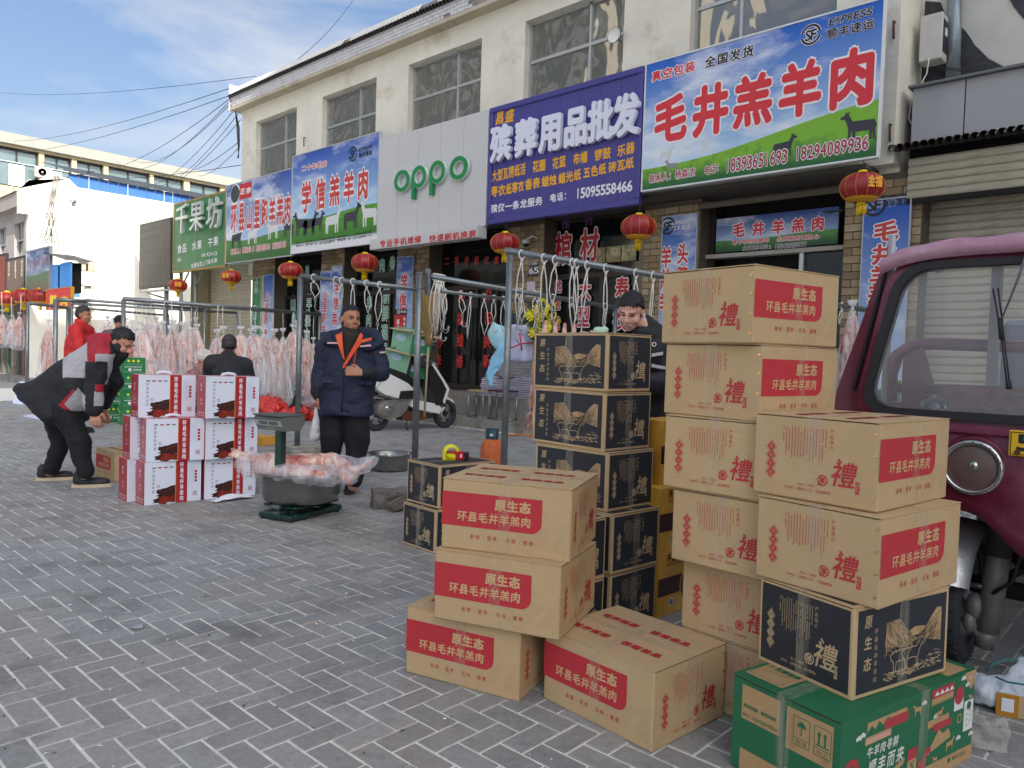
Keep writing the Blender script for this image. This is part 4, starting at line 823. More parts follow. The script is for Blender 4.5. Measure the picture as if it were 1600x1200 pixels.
b_ = MB(); p = on_y(409, 500, YB); b_.box((p.x - .02, YB, .6), (p.x + .13, YB + .02, 3.25), mat('yellow_green_strip', '#b8b25a', .6)); tag(b_.build('yellow_strip'), 'narrow yellow green board beside the green fruit banner', 'board')
banner(411, 426, 3.25, 1.0, YB - .01, 'faded blue banner with red characters beside the green one', [('山', 464, 417.5), ('里', 482, 417), ('跑', 499, 416), ('羊', 517, 415)], bsky, hpx=18, h_=.62)
banner(500, 516, 3.2, .8, YB, 'left one of the paired blue banners behind the navy coat', [('山', 462, 508), ('里', 479, 507.5), ('跑', 497, 506.5), ('羊', 516, 505.5), ('羔', 534, 505)], bsky, hpx=18, h_=.7)
banner(517, 533, 3.3, .8, YB - .01, 'right one of the paired blue banners behind the navy coat', [('学', 449, 526), ('信', 474, 525), ('羔', 498, 523)], bsky, hpx=22, h_=.62)
def red_box(m_, Y):
    p0, p1 = on_y(616, 542, Y), on_y(635, 492, Y); m_.box((p0.x, Y - .02, p0.z), (p1.x, Y - .001, p1.z), red); pline(m_, '牛羊肉揽收点', (632, 499), (631, 538), 7, Y - .024, pk, fill=.9); pline(m_, '顺丰速运', (622, 503), (621, 532), 9, Y - .024, pk, fill=.8)
    p0, p1 = on_y(619, 492, Y), on_y(636, 483, Y); m_.box((p0.x, Y - .018, p0.z), (p1.x, Y - .001, p1.z), blackp)
    c = on_y(622.5, 487.5, Y - .02); m_.lathe([(.03, 0), (.045, 0)], pk, 16, Matrix.Translation(c) @ Matrix.Rotation(R(90), 4, 'X')); pline(m_, '顺丰速运', (627, 487), (634, 487), 4, Y - .022, pk)
banner(619, 643, 3.35, .9, YB, 'blue banner with large red characters above a red courier notice', [('学', 441, 631.5), ('信', 471, 629.5)], bsky, hpx=28, h_=.62, extra=red_box)
def sfx(m_, Y): sf(m_, on_y(1043, 353, Y), .13, blackp, None); pline(m_, 'EXPRESS', (1052, 348), (1076, 346), 6, Y, whitep, shear=.15); pline(m_, '顺丰速运', (1053, 357), (1075, 354), 8, Y, whitep)
banner(1030, 1083, 3.55, .9, YB, 'blue banner with red characters between the funeral shop and the mutton shop', [('羊', 402, 1041), ('头', 396, 1067), ('羔', 436, 1040), ('蹄', 432, 1066), ('羊', 474, 1038)], bsky, hpx=34, h_=.58, extra=sfx)
def sfy(m_, Y): sf(m_, on_y(1366, 320, Y), .14, blackp, None); pline(m_, 'EXPRESS', (1383, 310), (1416, 306), 10, Y, blackp, shear=.15); pline(m_, '顺丰速运', (1384, 319), (1416, 315), 10, Y, blackp)
banner(1342, 1414, 3.45, .6, YB, 'wide blue banner with large red characters between the mutton doorway and the truck', [('毛', 361, 1384), ('井', 397, 1381), ('羊', 431, 1378), ('羔', 458, 1375), ('肉', 500, 1372)], bsky, hpx=33, h_=1.15, extra=sfy)
b_ = MB(); p = on_y(833, 420, 10.40); b_.box((p.x - .09, 10.39, p.z - .12), (p.x + .12, 10.405, p.z + .13), mat('number_plate_blue', '#39434f', .5)); pline(b_, '65', (830, 423), (838, 422), 10, 10.386, whitep); pline(b_, '1101', (828, 412), (839, 411), 5, 10.386, whitep); tag(b_.build('house_number_plate'), 'small dark house number plate reading 65 on the brick pillar', 'sign')
for (x, y, w2, h2, lb) in ((830, 452, .2, .28, 'white paper notice on the brick pillar below the number plate'), (655, 452, .1, .12, 'small pink paper note on the brick pillar by the broom')):
    b_ = MB(); p = on_y(x, y, 10.40); b_.box((p.x - w2 / 2, 10.392, p.z - h2 / 2), (p.x + w2 / 2, 10.396, p.z + h2 / 2), mat('note_paper', '#cfc6d0', .8)); tag(b_.build('paper_notice'), lb, 'notice')
cm = thing('security_camera', 'white dome security camera under the purple sign', 'camera', on_y(822, 381, 10.3)); b_ = MB(); b_.lathe([(0, .08), (.07, .07), (.08, 0)], cap_tile, 16); b_.build('housing', cm); b_ = MB(); b_.ell((0, 0, 0), (.06, .06, .06), blackp); b_.build('dome', cm); b_ = MB(); b_.tube([(0, 0, .07), (.1, .05, .14), (.2, .1, .1)], .02, cap_tile); b_.build('arm', cm)
# ================================================================= lanterns
lred = mat('red_satin', '#95101c', .42, var=(10, .12), spec=.6); lgold = mat('gold_trim', '#d99a28', .45, .2)
def lantern(c, r_, label, rz=0, group='red lanterns hanging in front of the shops'):
    t = thing('red_lantern', label, 'lantern', c, rz, group); K = 16; rib = 24; h_ = r_ * .68
    b = MB(); prof = [(r_ * .34, h_ * .98)]
    for i in range(1, K): a_ = math.pi * (i / K * .84 + .08); prof.append((r_ * math.sin(a_) ** .8, h_ * math.cos(a_)))
    prof.append((r_ * .30, -h_ * .98))
    b.lathe(prof, lred, rib * 3, mod=lambda t_, u: 1 - .035 * abs(math.sin(t_ * rib / 4)) ** .5 if True else 1); b.build('shade', t)
    b = MB()
    for k in range(12):
        a_ = 2 * math.pi * k / 12; pts = [(q[0] * 1.006 * math.cos(a_), q[0] * 1.006 * math.sin(a_), q[1]) for q in prof]; b.tube(pts, r_ * .012, lgold, 4)
    b.build('rib', t)
    b = MB(); b.lathe([(r_ * .72, -h_ * .72), (r_ * .66, -h_ * .9), (r_ * .32, -h_ * 1.03)], lgold, 36, mod=lambda t_, u: 1 + .05 * math.sin(t_ * 18)); b.lathe([(r_ * .34, h_ * 1.0), (r_ * .55, h_ * .9)], lgold, 36, mod=lambda t_, u: 1 + .05 * math.sin(t_ * 14)); b.build('gold_fringe', t)
    b = MB(); b.lathe([(r_ * .2, h_ * .96), (r_ * .2, h_ * 1.16), (0, h_ * 1.16)], yellow, 16); b.build('cap', t)
    b = MB(); b.lathe([(r_ * .2, -h_ * 1.0), (r_ * .2, -h_ * 1.18)], yellow, 16)
    for k in range(22):
        a_ = random.uniform(0, 6.28); q = r_ * .2 * random.uniform(.5, 1); b.tube([(q * math.cos(a_), q * math.sin(a_), -h_ * 1.1), (q * 1.05 * math.cos(a_), q * 1.05 * math.sin(a_), -h_ * random.uniform(1.75, 1.95))], r_ * .03, yellow, 4)
    b.build('tassel', t)
    b = MB(); b.tube([(0, 0, h_ * 1.15), (0, .02, h_ * 1.9)], .006, wirem, 4); b.build('cord', t)
    return t, h_
for x, y, r_, lb in ((278, 446, .24, 'darkest of the red lanterns, below the green sign'), (361, 433, .24, 'red lantern in front of the fruit shop shutter'), (454, 423, .25, 'red lantern touching the end of the pipe rack left of the navy coat'),
                     (570, 411, .26, 'red lantern above the head of the man in the navy coat'), (789, 380, .235, 'red lantern beside the top of the nearest rack post'), (998, 355, .24, 'red lantern in front of the marbled paper window'), (1347, 293, .235, 'largest red lantern, with gold characters, above the truck')):
    p = on_y(x, y, 9.3 if x != 454 else 9.0)
    t, h_ = lantern(p, r_ * 1.06, lb, random.uniform(0, 1))
    m_ = MB(); q = p; n_ = (CP - p).normalized()
    if x in (1347, 278, 361):
        U_ = Vector((0, 0, 1)).cross(n_).normalized() ; 
        off_ = .5 if x == 1347 else (.0 if x == 278 else -.5)
        dirv = (n_ + U_ * off_ * 1.2).normalized(); dirv.z = 0; dirv.normalize(); V2 = Vector((0, 0, 1)); U2 = V2.cross(dirv)
        cc = dirv * (r_ * 1.06 * 1.03)
        put(m_, '金', cc + U2 * -.045 + Vector((0, 0, .02)), U2, V2, .09, .14, gold, .03); put(m_, '福', cc + U2 * .045 + Vector((0, 0, .02)), U2, V2, .09, .14, gold, .03)
        o = m_.build('gold_lettering', t); o.rotation_euler.z = -t.rotation_euler.z
# ================================================================= shop front at the far left
YQ = 6.5
def lsign(pts, m, label, fr=None, build=None):
    P = [on_y(x, y, YQ) for x, y in pts]; t = thing('shop_sign', label, 'sign', (0, 0, 0)); zz0, zz1 = min(P[2].z, P[3].z), max(P[0].z, P[1].z)
    panel(t, P[0].x, P[1].x, P[3].z, P[0].z, YQ, m, frame=fr, fw=.04)
    if build: mm = MB(); build(mm); mm.build('lettering', t)
lsign([(-8, 400), (9.5, 392), (7, 455), (-10, 462)], mat('brick_red_print', '#8a4436', .6, var=(5, .3)), 'reddish brown sign cut by the left edge of the photograph', blackp)
lsign([(9.5, 406), (39, 397), (38, 455), (7, 460)], mat('brown_grey_panel', '#77655a', .6, var=(3, .15)), 'brown canteen sign with cream characters at the far left', blackp, lambda mm: [pline(mm, ch, (x, y), (x, y), 30, YQ - .004, mat('cream_print', '#d9cbb0', .5), off=.04, fill=.3) for ch, x, y in (('早', 14, 423), ('餐', 24, 421), ('店', 34, 418))])
lsign([(41, 393), (78, 383), (77, 450), (40, 458)], poster('small_field_print', .42, '#51628f', '#8b96ad', '#5f8a52', '#7a6a5a', .5, 0, 0, 2), 'faded blue and green sign beside the blue kiosk', alu, lambda mm: [pline(mm, ch, (x, y), (x, y), 13, YQ - .004, mat('faded_pink', '#c86470', .5), off=.03, fill=.5) for ch, x, y in (('环', 47, 414), ('县', 54, 412), ('羊', 61, 410), ('羔', 67, 408), ('肉', 73, 406))])
P = on_y(91, 468, 6.2); b_ = MB(); a_, c = on_y(72.5, 460, 6.2), on_y(111, 458, 6.2); t = thing('fresh_meat_sign', 'bright red board with two yellow characters under the blue kiosk', 'sign', (0, 0, 0))
panel(t, a_.x, c.x, P.z - .24, P.z + .28, 6.2, mat('bright_red', '#e2261f', .4), frame=lgold, fw=.02)
m_ = MB(); pline(m_, '鲜肉', (83, 468), (100, 470), 16, 6.196, mat('bright_yellow', '#ffe21a', .4), off=.04, fill=.7); m_.build('lettering', t)
for x, y, lb in ((11, 467, 'leftmost small red lantern by the far shops'), (36, 463, 'middle one of the three small lanterns by the far shops'), (62, 463, 'small lantern partly behind the bright red meat sign')): lantern(on_y(x, y, 6.3 if x < 60 else 6.5), .3, lb, random.random())
lfr = thing('shopfront', 'dark far left shopfront with narrow posters between its door posts', 'shopfront', (0, 0, 0))
b_ = MB(); random.seed(4)
for k in range(26):
    x = XA - .4 - k * .62; cm_ = ['#6f6257', '#3e4b3d', '#7a5b50', '#55504b', '#8a8272', '#44564a'][k % 6]; b_.box((x, 7.25, 0), (x + .24, 7.38, 2.88), mat('front_strip_%d' % (k % 6), cm_, .7, var=(4, .3)))
b_.build('strips', lfr)
b_ = MB(); b_.box((-46, 6.8, -.02), (XA + .2, 7.25, .16), conc); b_.build('doorstep', lfr)
for (px, py_, r_, lb) in ((25, 541, .5, 'round stone ball bollard left of the bent man'), (51.5, 505, .5, 'farther stone ball behind the rack post')):
    pz = on_z(px, 578 if px < 30 else 552, 0); pz = on_z(px, 578, 0) if px < 30 else on_z(px, 572, 0)
    k_ = depth(pz) / FPX; rad = (36 if px < 30 else 15) / 2 * 1.0 * k_
    b_ = MB(); b_.ell((0, 0, rad * .93), (rad, rad, rad), mat('grey_granite', '#aba79f', .85, var=(40, .12), bump=(90, .4, .01)), 40, 24); b_.lathe([(rad * .75, 0), (rad * .75, rad * .12), (0, rad * .12)], conc, 30)
    o = b_.build('stone_ball', None, (pz.x, pz.y, 0)); tag(o, lb, 'bollard')
# ================================================================= cartons
random.seed(11)
kraft = mat('kraft_cardboard', '#c0a47b', .80, var=(5, .06), bump=(4.5, .55, .02), stain=('#a08560', 2.6, .56, .85))
kraft2 = mat('kraft_edge', '#c2a67d', .85)
seam = mat('carton_gap', '#3a2c1c', .9)
rink = mat('red_ink', '#bb2f38', .7, var=(30, .05)); tanink = mat('knocked_out_tan', '#cfae7e', .8)
navy = mat('navy_ink', '#262a31', .62, var=(6, .08)); tan2 = mat('tan_line_print', '#bfa680', .75)
staple = mat('copper_staple', '#d9b878', .25, .9)
def tape_mat():
    m = bpy.data.materials.new('clear_tape'); m.use_nodes = True; t = m.node_tree; b = t.nodes['Principled BSDF']
    b.inputs['Base Color'].default_value = hx('#d8cdb8'); b.inputs['Roughness'].default_value = .16; b.inputs['IOR'].default_value = 1.5
    co = nd(t, 'ShaderNodeTexCoord'); mp_ = nd(t, 'ShaderNodeMapping'); mp_.inputs['Scale'].default_value = (60, 60, 5); n = nd(t, 'ShaderNodeTexNoise', i_Scale=1.0, i_Detail=6.0)
    t.links.new(co.outputs['Object'], mp_.inputs[0]); t.links.new(mp_.outputs[0], n.inputs['Vector'])
    r = nd(t, 'ShaderNodeMapRange'); r.inputs['From Min'].default_value = .35; r.inputs['From Max'].default_value = .75; r.inputs['To Min'].default_value = .05; r.inputs['To Max'].default_value = .34; t.links.new(n.outputs[0], r.inputs[0]); t.links.new(r.outputs[0], b.inputs['Alpha'])
    bp = nd(t, 'ShaderNodeBump', i_Strength=.6, i_Distance=.002); t.links.new(n.outputs[0], bp.inputs['Height']); t.links.new(bp.outputs[0], b.inputs['Normal']); return m
tape = tape_mat()
class Face:
    """a printable carton face: (u, v) in 0..1 from its lower left corner, seen from outside"""
    def __init__(s, mb, o, U, V, W, H, lift=.0008): s.mb, s.U, s.V, s.W, s.H = mb, Vector(U), Vector(V), W, H; s.N = s.U.cross(s.V); s.o = Vector(o) + s.N * lift
    def p(s, u, v, l=0): return s.o + s.U * (u * s.W) + s.V * (v * s.H) + s.N * l
    def poly(s, pts, m, l=0): s.mb.add([s.p(u, v, l) for u, v in pts], [tuple(range(len(pts)))], m)
    def rect(s, u0, v0, u1, v1, m, l=0): s.poly([(u0, v0), (u1, v0), (u1, v1), (u0, v1)], m, l)
    def stroke(s, a, b, w_, m, l=0):
        A, B = s.p(*a, l), s.p(*b, l); d = (B - A)
        if d.length < 1e-6: return
        n = s.N.cross(d.normalized()) * w_ / 2; s.mb.add([A - n, B - n, B + n, A + n], [(0, 1, 2, 3)], m)
    def text(s, t, a, b, h_, m, l=.0006, **k): line(s.mb, t, s.p(*a, l), s.p(*b, l), h_ * s.H, m, U=s.U, V=s.V, **k)
    def disc(s, u, v, r_, m, l=0, n=16): s.mb.add([s.p(u, v, l) + s.U * (r_ * math.cos(2 * math.pi * k / n)) + s.V * (r_ * math.sin(2 * math.pi * k / n)) for k in range(n)], [tuple(range(n))], m)
def tiny_text(f, u0, u1, v1, lens, m, rnd, cols, vs=.027):
    for c in range(cols):
        u = u1 - (u1 - u0) * c / (cols - 1); n = lens[c % len(lens)]; v = v1
        for k in range(n):
            if rnd.random() < .07: v -= vs; continue
            w_ = .0052
            for q in range(3):
                du = rnd.uniform(-.004, .004); f.stroke((u - w_ / f.W / 1.2 * rnd.uniform(.3, .6), v - q * vs * .24), (u + w_ / f.W / 1.2 * rnd.uniform(.3, .6), v - q * vs * .24 + rnd.uniform(-.003, .003)), .0011, m)
            f.stroke((u + rnd.uniform(-.003, .003), v), (u + rnd.uniform(-.003, .003), v - vs * .6), .001, m); v -= vs
def li_face(f, m, inner, rnd, dx=0.0):
    """the face with the big character for gift"""
    for k in range(4):
        v = .60 - k * .105; u = .155 + dx; ru, rv = .035, .062
        f.poly([(u - ru * 1.35, v), (u, v - rv * 1.3), (u + ru * 1.35, v), (u, v + rv * 1.3)], m, 0); f.poly([(u - ru * 1.2, v), (u, v - rv * 1.14), (u + ru * 1.2, v), (u, v + rv * 1.14)], inner, .0004); f.poly([(u - ru, v), (u, v - rv * .93), (u + ru, v), (u, v + rv * .93)], m, .0008)
        f.text('特制专送'[k], (u, v), (u, v), .052, inner, .0012, off=.03)
    tiny_text(f, .255 + dx, .60 + dx, .86, [8, 14, 15, 13, 14, 15, 12, 13, 14, 15, 13, 14, 11, 13, 7], m, rnd, 15)
    f.text('产品简介', (.645 + dx, .85), (.645 + dx, .66), .052, m, off=.0)
    f.text('禮', (.75 + dx, .37), (.75 + dx, .37), .31, m, off=.012, shear=.18, fill=.98)
    f.stroke((.70 + dx, .545), (.725 + dx, .50), .006, m); 
    f.disc(.585 + dx, .27, .018, m); f.disc(.587 + dx, .272, .0135, inner, .0004); f.text('羊', (.587 + dx, .272), (.587 + dx, .272), .085, m, .0009, off=.05)
    f.stroke((.55 + dx, .21), (.575 + dx, .225), .003, m); f.stroke((.55 + dx, .225), (.57 + dx, .24), .003, m)
    f.rect(.835 + dx, .17, .868 + dx, .31, m); f.text('好', (.851 + dx, .27), (.851 + dx, .27), .06, inner, .0006); f.text('礼', (.851 + dx, .215), (.851 + dx, .215), .06, inner, .0006)
    f.text('联系人：杨森浓', (.40 + dx, .19), (.52 + dx, .19), .036, m, off=0); f.text('联系电话：', (.29 + dx, .135), (.36 + dx, .135), .036, m, off=0); f.text('18393651693', (.385 + dx, .135), (.50 + dx, .135), .036, m, off=0, fill=.8); f.text('18294089936', (.535 + dx, .135), (.65 + dx, .135), .036, m, off=0, fill=.8)
def band_face(f):
    n = 8; pts = [(0.0, .335), (.70, .335)] + [(.70 + .085 * math.sin(math.pi / 2 * k / n), .335 + .15 * (1 - math.cos(math.pi / 2 * k / n))) for k in range(1, n + 1)] + [(.785, .815), (0.0, .815)]
    f.poly(pts, rink)
    f.text('原生态', (.465, .685), (.655, .685), .165, tanink, off=.035, fill=.95)
    f.text('环县毛井羊羔肉', (.165, .485), (.665, .485), .15, tanink, off=.022, fill=.95, shear=.06)
    for ch, u in (('新', .25), ('鲜', .295), ('·', .34), ('营', .385), ('养', .43), ('·', .48), ('美', .53), ('味', .575), ('·', .62), ('健', .665), ('康', .71)): f.text(ch, (u, .205), (u, .205), .072, rink, off=.03)
def carton(W, D, H, kind, bodym, name='carton'):
    """meshes of one carton, base centred on the origin, long printed faces towards -y and +y"""
    out_ = {}
    b = MB(); b.box((-W / 2, -D / 2, 0), (W / 2, D / 2, H - .0035), bodym, bev=.005); out_['carton'] = b.mesh('carton')
    b = MB()
    for s in (-1, 1): b.box((-W / 2 - .001, min(s * D / 2, s * .0015), H - .0034), (W / 2 + .001, max(s * D / 2, s * .0015), H), bodym)
    b.box((-W / 2 + .002, -.0012, H - .006), (W / 2 - .002, .0012, H - .0012), seam)
    for s in (-1, 1): b.add([(s * (W / 2 + .0006), -D / 2 + .01, H - .0062), (s * (W / 2 + .0006), D / 2 - .01, H - .0062), (s * (W / 2 + .0006), D / 2 - .01, H - .0036), (s * (W / 2 + .0006), -D / 2 + .01, H - .0036)], [(0, 1, 2, 3)], seam)
    out_['top_flap'] = b.mesh('top_flap')
    rnd = random.Random(5); b = MB()
    fy = [Face(b, (-W / 2, -D / 2, 0), (1, 0, 0), (0, 0, 1), W, H), Face(b, (W / 2, D / 2, 0), (-1, 0, 0), (0, 0, 1), W, H)]
    fx = [Face(b, (W / 2, -D / 2, 0), (0, 1, 0), (0, 0, 1), D, H), Face(b, (-W / 2, D / 2, 0), (0, -1, 0), (0, 0, 1), D, H)]
    ft = Face(b, (-W / 2, -D / 2, H), (1, 0, 0), (0, 1, 0), W, D)
    if kind == 'brown':
        for f in fy: band_face(f)
        for f in fx: li_face(f, rink, kraft, rnd)
        for (u0, v0, t_) in ((.12, .68, '营养健康'), (.58, .68, '馈赠佳品'), (.12, .28, '营养健康'), (.58, .28, '馈赠佳品')): ft.text(t_, (u0, v0), (u0 + .26, v0), .09, rink, off=.035)
        for f in fx:
            for v in (.13, .38, .63, .87): f.stroke((.955, v - .014), (.975, v + .014), .003, staple, .001); f.stroke((.965, v - .02), (.985, v + .008), .003, staple, .001)
    elif kind == 'black':
        for f in fy + fx: f.rect(.035, .055, .965, .95, navy)
        ft.rect(.03, .04, .97, .485, navy); ft.rect(.03, .515, .97, .96, navy)
        for f in fx:
            g_ = Face(b, f.o, f.U, f.V, f.W, f.H, .0006); li_face(g_, tan2, navy, rnd, -.01)
        for f in fy:
            g_ = Face(b, f.o, f.U, f.V, f.W, f.H, .0006)
            for ch, v in (('原', .82), ('生', .59), ('态', .36)): g_.text(ch, (.135, v), (.135, v), .15, tan2, off=.015, shear=.1, fill=.9)
            for k, ch in enumerate('环县毛井羊羔肉'): g_.text(ch, (.215, .695 - k * .087), (.215, .695 - k * .087), .065, tan2, off=.01, shear=.1)
            land = mat('landscape_ochre', '#ad9068', .75, var=(20, .3))
            g_.poly([(.31, .50), (.32, .75), (.45, .77), (.49, .72), (.545, .60), (.60, .54), (.655, .50), (.58, .46), (.50, .44), (.40, .47), (.36, .43)], land); g_.poly([(.655, .50), (.70, .57), (.76, .64), (.80, .72), (.86, .80), (.91, .79), (.91, .41), (.84, .43), (.74, .47)], land); g_.poly([(.55, .60), (.62, .64), (.70, .63), (.74, .61), (.66, .54), (.60, .54)], land)
            for k in range(330):
                if rnd.random() < .5: u = rnd.uniform(.32, .62); top_ = .77 - max(0, u - .45) * 1.4; v = rnd.uniform(.47, top_); g_.stroke((u, v), (u + rnd.uniform(.01, .05), v - rnd.uniform(.03, .09)), .0012, navy if rnd.random() < .75 else tan2, .0004)
                else: u = rnd.uniform(.68, .9); top_ = .52 + (u - .66) * 1.1; v = rnd.uniform(.45, top_); g_.stroke((u, v), (u - rnd.uniform(.01, .05), v - rnd.uniform(.02, .08)), .0012, navy if rnd.random() < .75 else tan2, .0004)
            for k in range(46): u = rnd.uniform(.31, .62); v = rnd.uniform(.40, .48); g_.stroke((u, v), (u + rnd.uniform(-.012, .012), v - rnd.uniform(.01, .04)), .0018, tan2)
            for off_, sgn in ((0, 1), (.13, 1)):
                S = [(.36, .40), (.40, .44), (.50, .45), (.56, .44), (.60, .49), (.64, .50), (.65, .46), (.62, .44), (.60, .38), (.585, .30), (.585, .16), (.565, .16), (.56, .29), (.50, .30), (.44, .29), (.43, .16), (.41, .16), (.40, .30), (.37, .34), (.36, .40)]
                sc_ = .8; 
                for a_, c in zip(S, S[1:]): g_.stroke((a_[0] * sc_ + .08 + off_ * .9, a_[1] * sc_ + .06), (c[0] * sc_ + .08 + off_ * .9, c[1] * sc_ + .06), .0026, tan2)
            for k in range(130):
                u = rnd.uniform(.30, .90); v = rnd.uniform(.12, .20) + (max(0, u - .62) * rnd.uniform(0, .55)); g_.stroke((u, v), (u + rnd.uniform(.01, .05), v + rnd.uniform(-.02, .02)), rnd.uniform(.0012, .003), tan2)
    out_['printing'] = b.mesh('printing')
    b = MB(); tw = .048
    for s in (-1, 1):
        b.add([(s * (W / 2 + .0022), -s * tw / 2, H * .02), (s * (W / 2 + .0022), s * tw / 2, H * .02), (s * (W / 2 + .0022), s * tw / 2, H + .0015), (s * (W / 2 + .0022), -s * tw / 2, H + .0015)], [(0, 1, 2, 3)], tape)
        b.add([(s * tw / 2, -(-s) * 0 + s * (D / 2 + .0022), H * .02), (-s * tw / 2, s * (D / 2 + .0022), H * .02), (-s * tw / 2, s * (D / 2 + .0022), H + .0015), (s * tw / 2, s * (D / 2 + .0022), H + .0015)], [(0, 1, 2, 3)], tape)
    b.add([(-W / 2 - .002, -tw / 2, H + .0018), (W / 2 + .002, -tw / 2, H + .0018), (W / 2 + .002, tw / 2, H + .0018), (-W / 2 - .002, tw / 2, H + .0018)], [(0, 1, 2, 3)], tape)
    b.add([(-tw / 2, -D / 2 - .002, H + .0026), (tw / 2, -D / 2 - .002, H + .0026), (tw / 2, D / 2 + .002, H + .0026), (-tw / 2, D / 2 + .002, H + .0026)], [(0, 1, 2, 3)], tape)
    out_['tape'] = b.mesh('tape')
    return out_
BR = (.517, .424, .273); BK = (.485, .359, .2843)
set_br = carton(*BR, 'brown', kraft); set_bk = carton(*BK, 'black', kraft2)
TR = random.Random(2)
def place_box(st, dims, left, F, yaw, z, label, group, name='carton_box', tilt=(0, 0)):
    W, D, H = dims; a_ = R(yaw); u = Vector((math.cos(a_), math.sin(a_), 0)); v = Vector((-math.sin(a_), math.cos(a_), 0))
    if left == 'b': c = Vector((F[0], F[1], 0)) + u * W / 2 + v * D / 2; rz = a_
    else: c = Vector((F[0], F[1], 0)) + u * D / 2 + v * W / 2; rz = a_ - math.pi / 2
    t = thing(name, label, 'box', (c.x, c.y, z), 0, group); t.rotation_euler = (R(tilt[0] + TR.uniform(-.35, .35)), R(tilt[1] + TR.uniform(-.35, .35)), rz)
    for k, me in st.items(): link(k, me, t)
    return t
GB = 'brown cartons with red print stacked in the foreground'; GK = 'black printed cartons'
h = BR[2] + .0008; k_ = BK[2] + .0008
place_box(set_br, BR, 'a', (-1.699, 2.175), 119.6 - 6, 2 * h, 'topmost brown carton of the left foreground stack, tape cross on its lid', GB, tilt=(0, 0))
place_box(set_br, BR, 'a', (-1.686, 2.11), 109.0, h, 'middle brown carton of the left foreground stack, bridging the two cartons below', GB)
place_box(set_br, BR, 'a', (-1.856, 2.094), 105.4, 0, 'bottom brown carton at the left of the foreground stack, standing on the paving', GB)
place_box(set_br, BR, 'a', (-1.302, 2.14), 84.4, 0, 'brown carton on the paving nearest the camera, red text on its lid', GB)
for i, (F, yw, lb) in enumerate((((-1.03, 2.56), 86, 'lowest brown carton of the tall column, mostly behind the nearest carton'), ((-1.044, 2.563), 86.3, 'second brown carton from the ground in the tall column'), ((-1.06, 2.501), 87, 'third brown carton from the ground in the tall column'),
     ((-1.095, 2.493), 88.8, 'fourth brown carton from the ground in the tall column'), ((-1.144, 2.504), 82.2, 'second brown carton from the top of the tall column'), ((-1.166, 2.47), 78.7, 'topmost brown carton of the tall column, shiny tape on its left face'))):
    place_box(set_br, BR, 'b', F, yw, i * h, lb, GB)
GH = .3009
place_box(set_bk, BK, 'b', (-.743, 2.333), 72.7, GH, 'black carton with goat picture lying on the green carton', GK)
place_box(set_br, BR, 'b', (-.687, 2.355), 79.7, GH + k_, 'brown carton on top of the black one beside the truck, tape wrapped round its middle', GB)
place_box(set_br, BR, 'b', (-.719, 2.406), 82.7, GH + k_ + h, 'topmost brown carton in front of the truck headlight', GB)
for i, (F, yw, lb) in enumerate((((-2.03, 2.915), 86, 'lowest black carton of the black column, only its end in view'), ((-2.024, 2.907), 85, 'second black carton from the ground in the black column'), ((-2.076, 2.927), 86.1, 'middle black carton of the black column, half hidden by a brown one'),
     ((-2.114, 2.939), 85.9, 'second black carton from the top of the black column'), ((-2.115, 2.95), 88, 'topmost black carton, with a strip of shiny tape over the picture'))):
    place_box(set_bk, BK, 'a', F, yw, i * k_, lb, GK)
for i, lb in enumerate(('black carton on the paving squeezed behind the left brown stack', 'black carton lying on the one squeezed behind the left brown stack')): place_box(set_bk, BK, 'a', (-2.06, 2.515), 86, i * k_, lb, GK)
place_box(set_bk, BK, 'b', (-3.643, 3.244), 86.2, 0, 'lower one of the two small black cartons left of the foreground stack', GK)
place_box(set_bk, BK, 'b', (-3.658, 3.281), 85.7, k_, 'upper one of the two small black cartons, tape dispenser on it', GK)
place_box(set_br, BR, 'a', (-7.50, 2.66), 89, 0, 'brown carton on the paving at the feet of the bent man', GB)
# broad shiny strips
def strip(F, yw, W, z, H, u0, u1, v0, v1, label):
    a_ = R(yw); v = Vector((-math.sin(a_), math.cos(a_), 0)); n_ = Vector((-math.cos(a_), -math.sin(a_), 0)); O = Vector((F[0], F[1], z)) + v * W
    return O, -v, n_
# -- green carton
gw_, gd_, ggh = .7556, .3852, GH
green = mat('green_print_board', '#1f6b45', .6, var=(4, .06)); tanp = mat('kraft_label_print', '#b59468', .8, var=(40, .06)); grn2 = mat('pale_green_print', '#3c8a5e', .6)
b = MB(); b.box((-gw_ / 2, -gd_ / 2, 0), (gw_ / 2, gd_ / 2, ggh - .0035), green, bev=.005); gm = {'carton': b.mesh('carton')}
b = MB()
for s in (-1, 1): b.box((-gw_ / 2 - .001, min(s * gd_ / 2, s * .0015), ggh - .0034), (gw_ / 2 + .001, max(s * gd_ / 2, s * .0015), ggh), green)
for s in (-1, 1): b.add([(s * (gw_ / 2 + .0006), -gd_ / 2 + .01, ggh - .0075), (s * (gw_ / 2 + .0006), gd_ / 2 - .01, ggh - .0075), (s * (gw_ / 2 + .0006), gd_ / 2 - .01, ggh - .0036), (s * (gw_ / 2 + .0006), -gd_ / 2 + .01, ggh - .0036)], [(0, 1, 2, 3)], seam)
gm['top_flap'] = b.mesh('top_flap')
b = MB(); f = Face(b, (-gw_ / 2, gd_ / 2, 0), (0, -1, 0), (0, 0, 1), gd_, ggh)
f.rect(.10, .57, .47, .93, tanp); f.rect(.53, .50, .93, .92, tanp); f.rect(.53, -.0, .93, .30, tanp); f.rect(.10, 0, .47, .25, tanp)
f.text('规格尺寸:760×360×300mm', (.12, .62), (.45, .62), .045, green, .0006, off=.0, fill=.9)
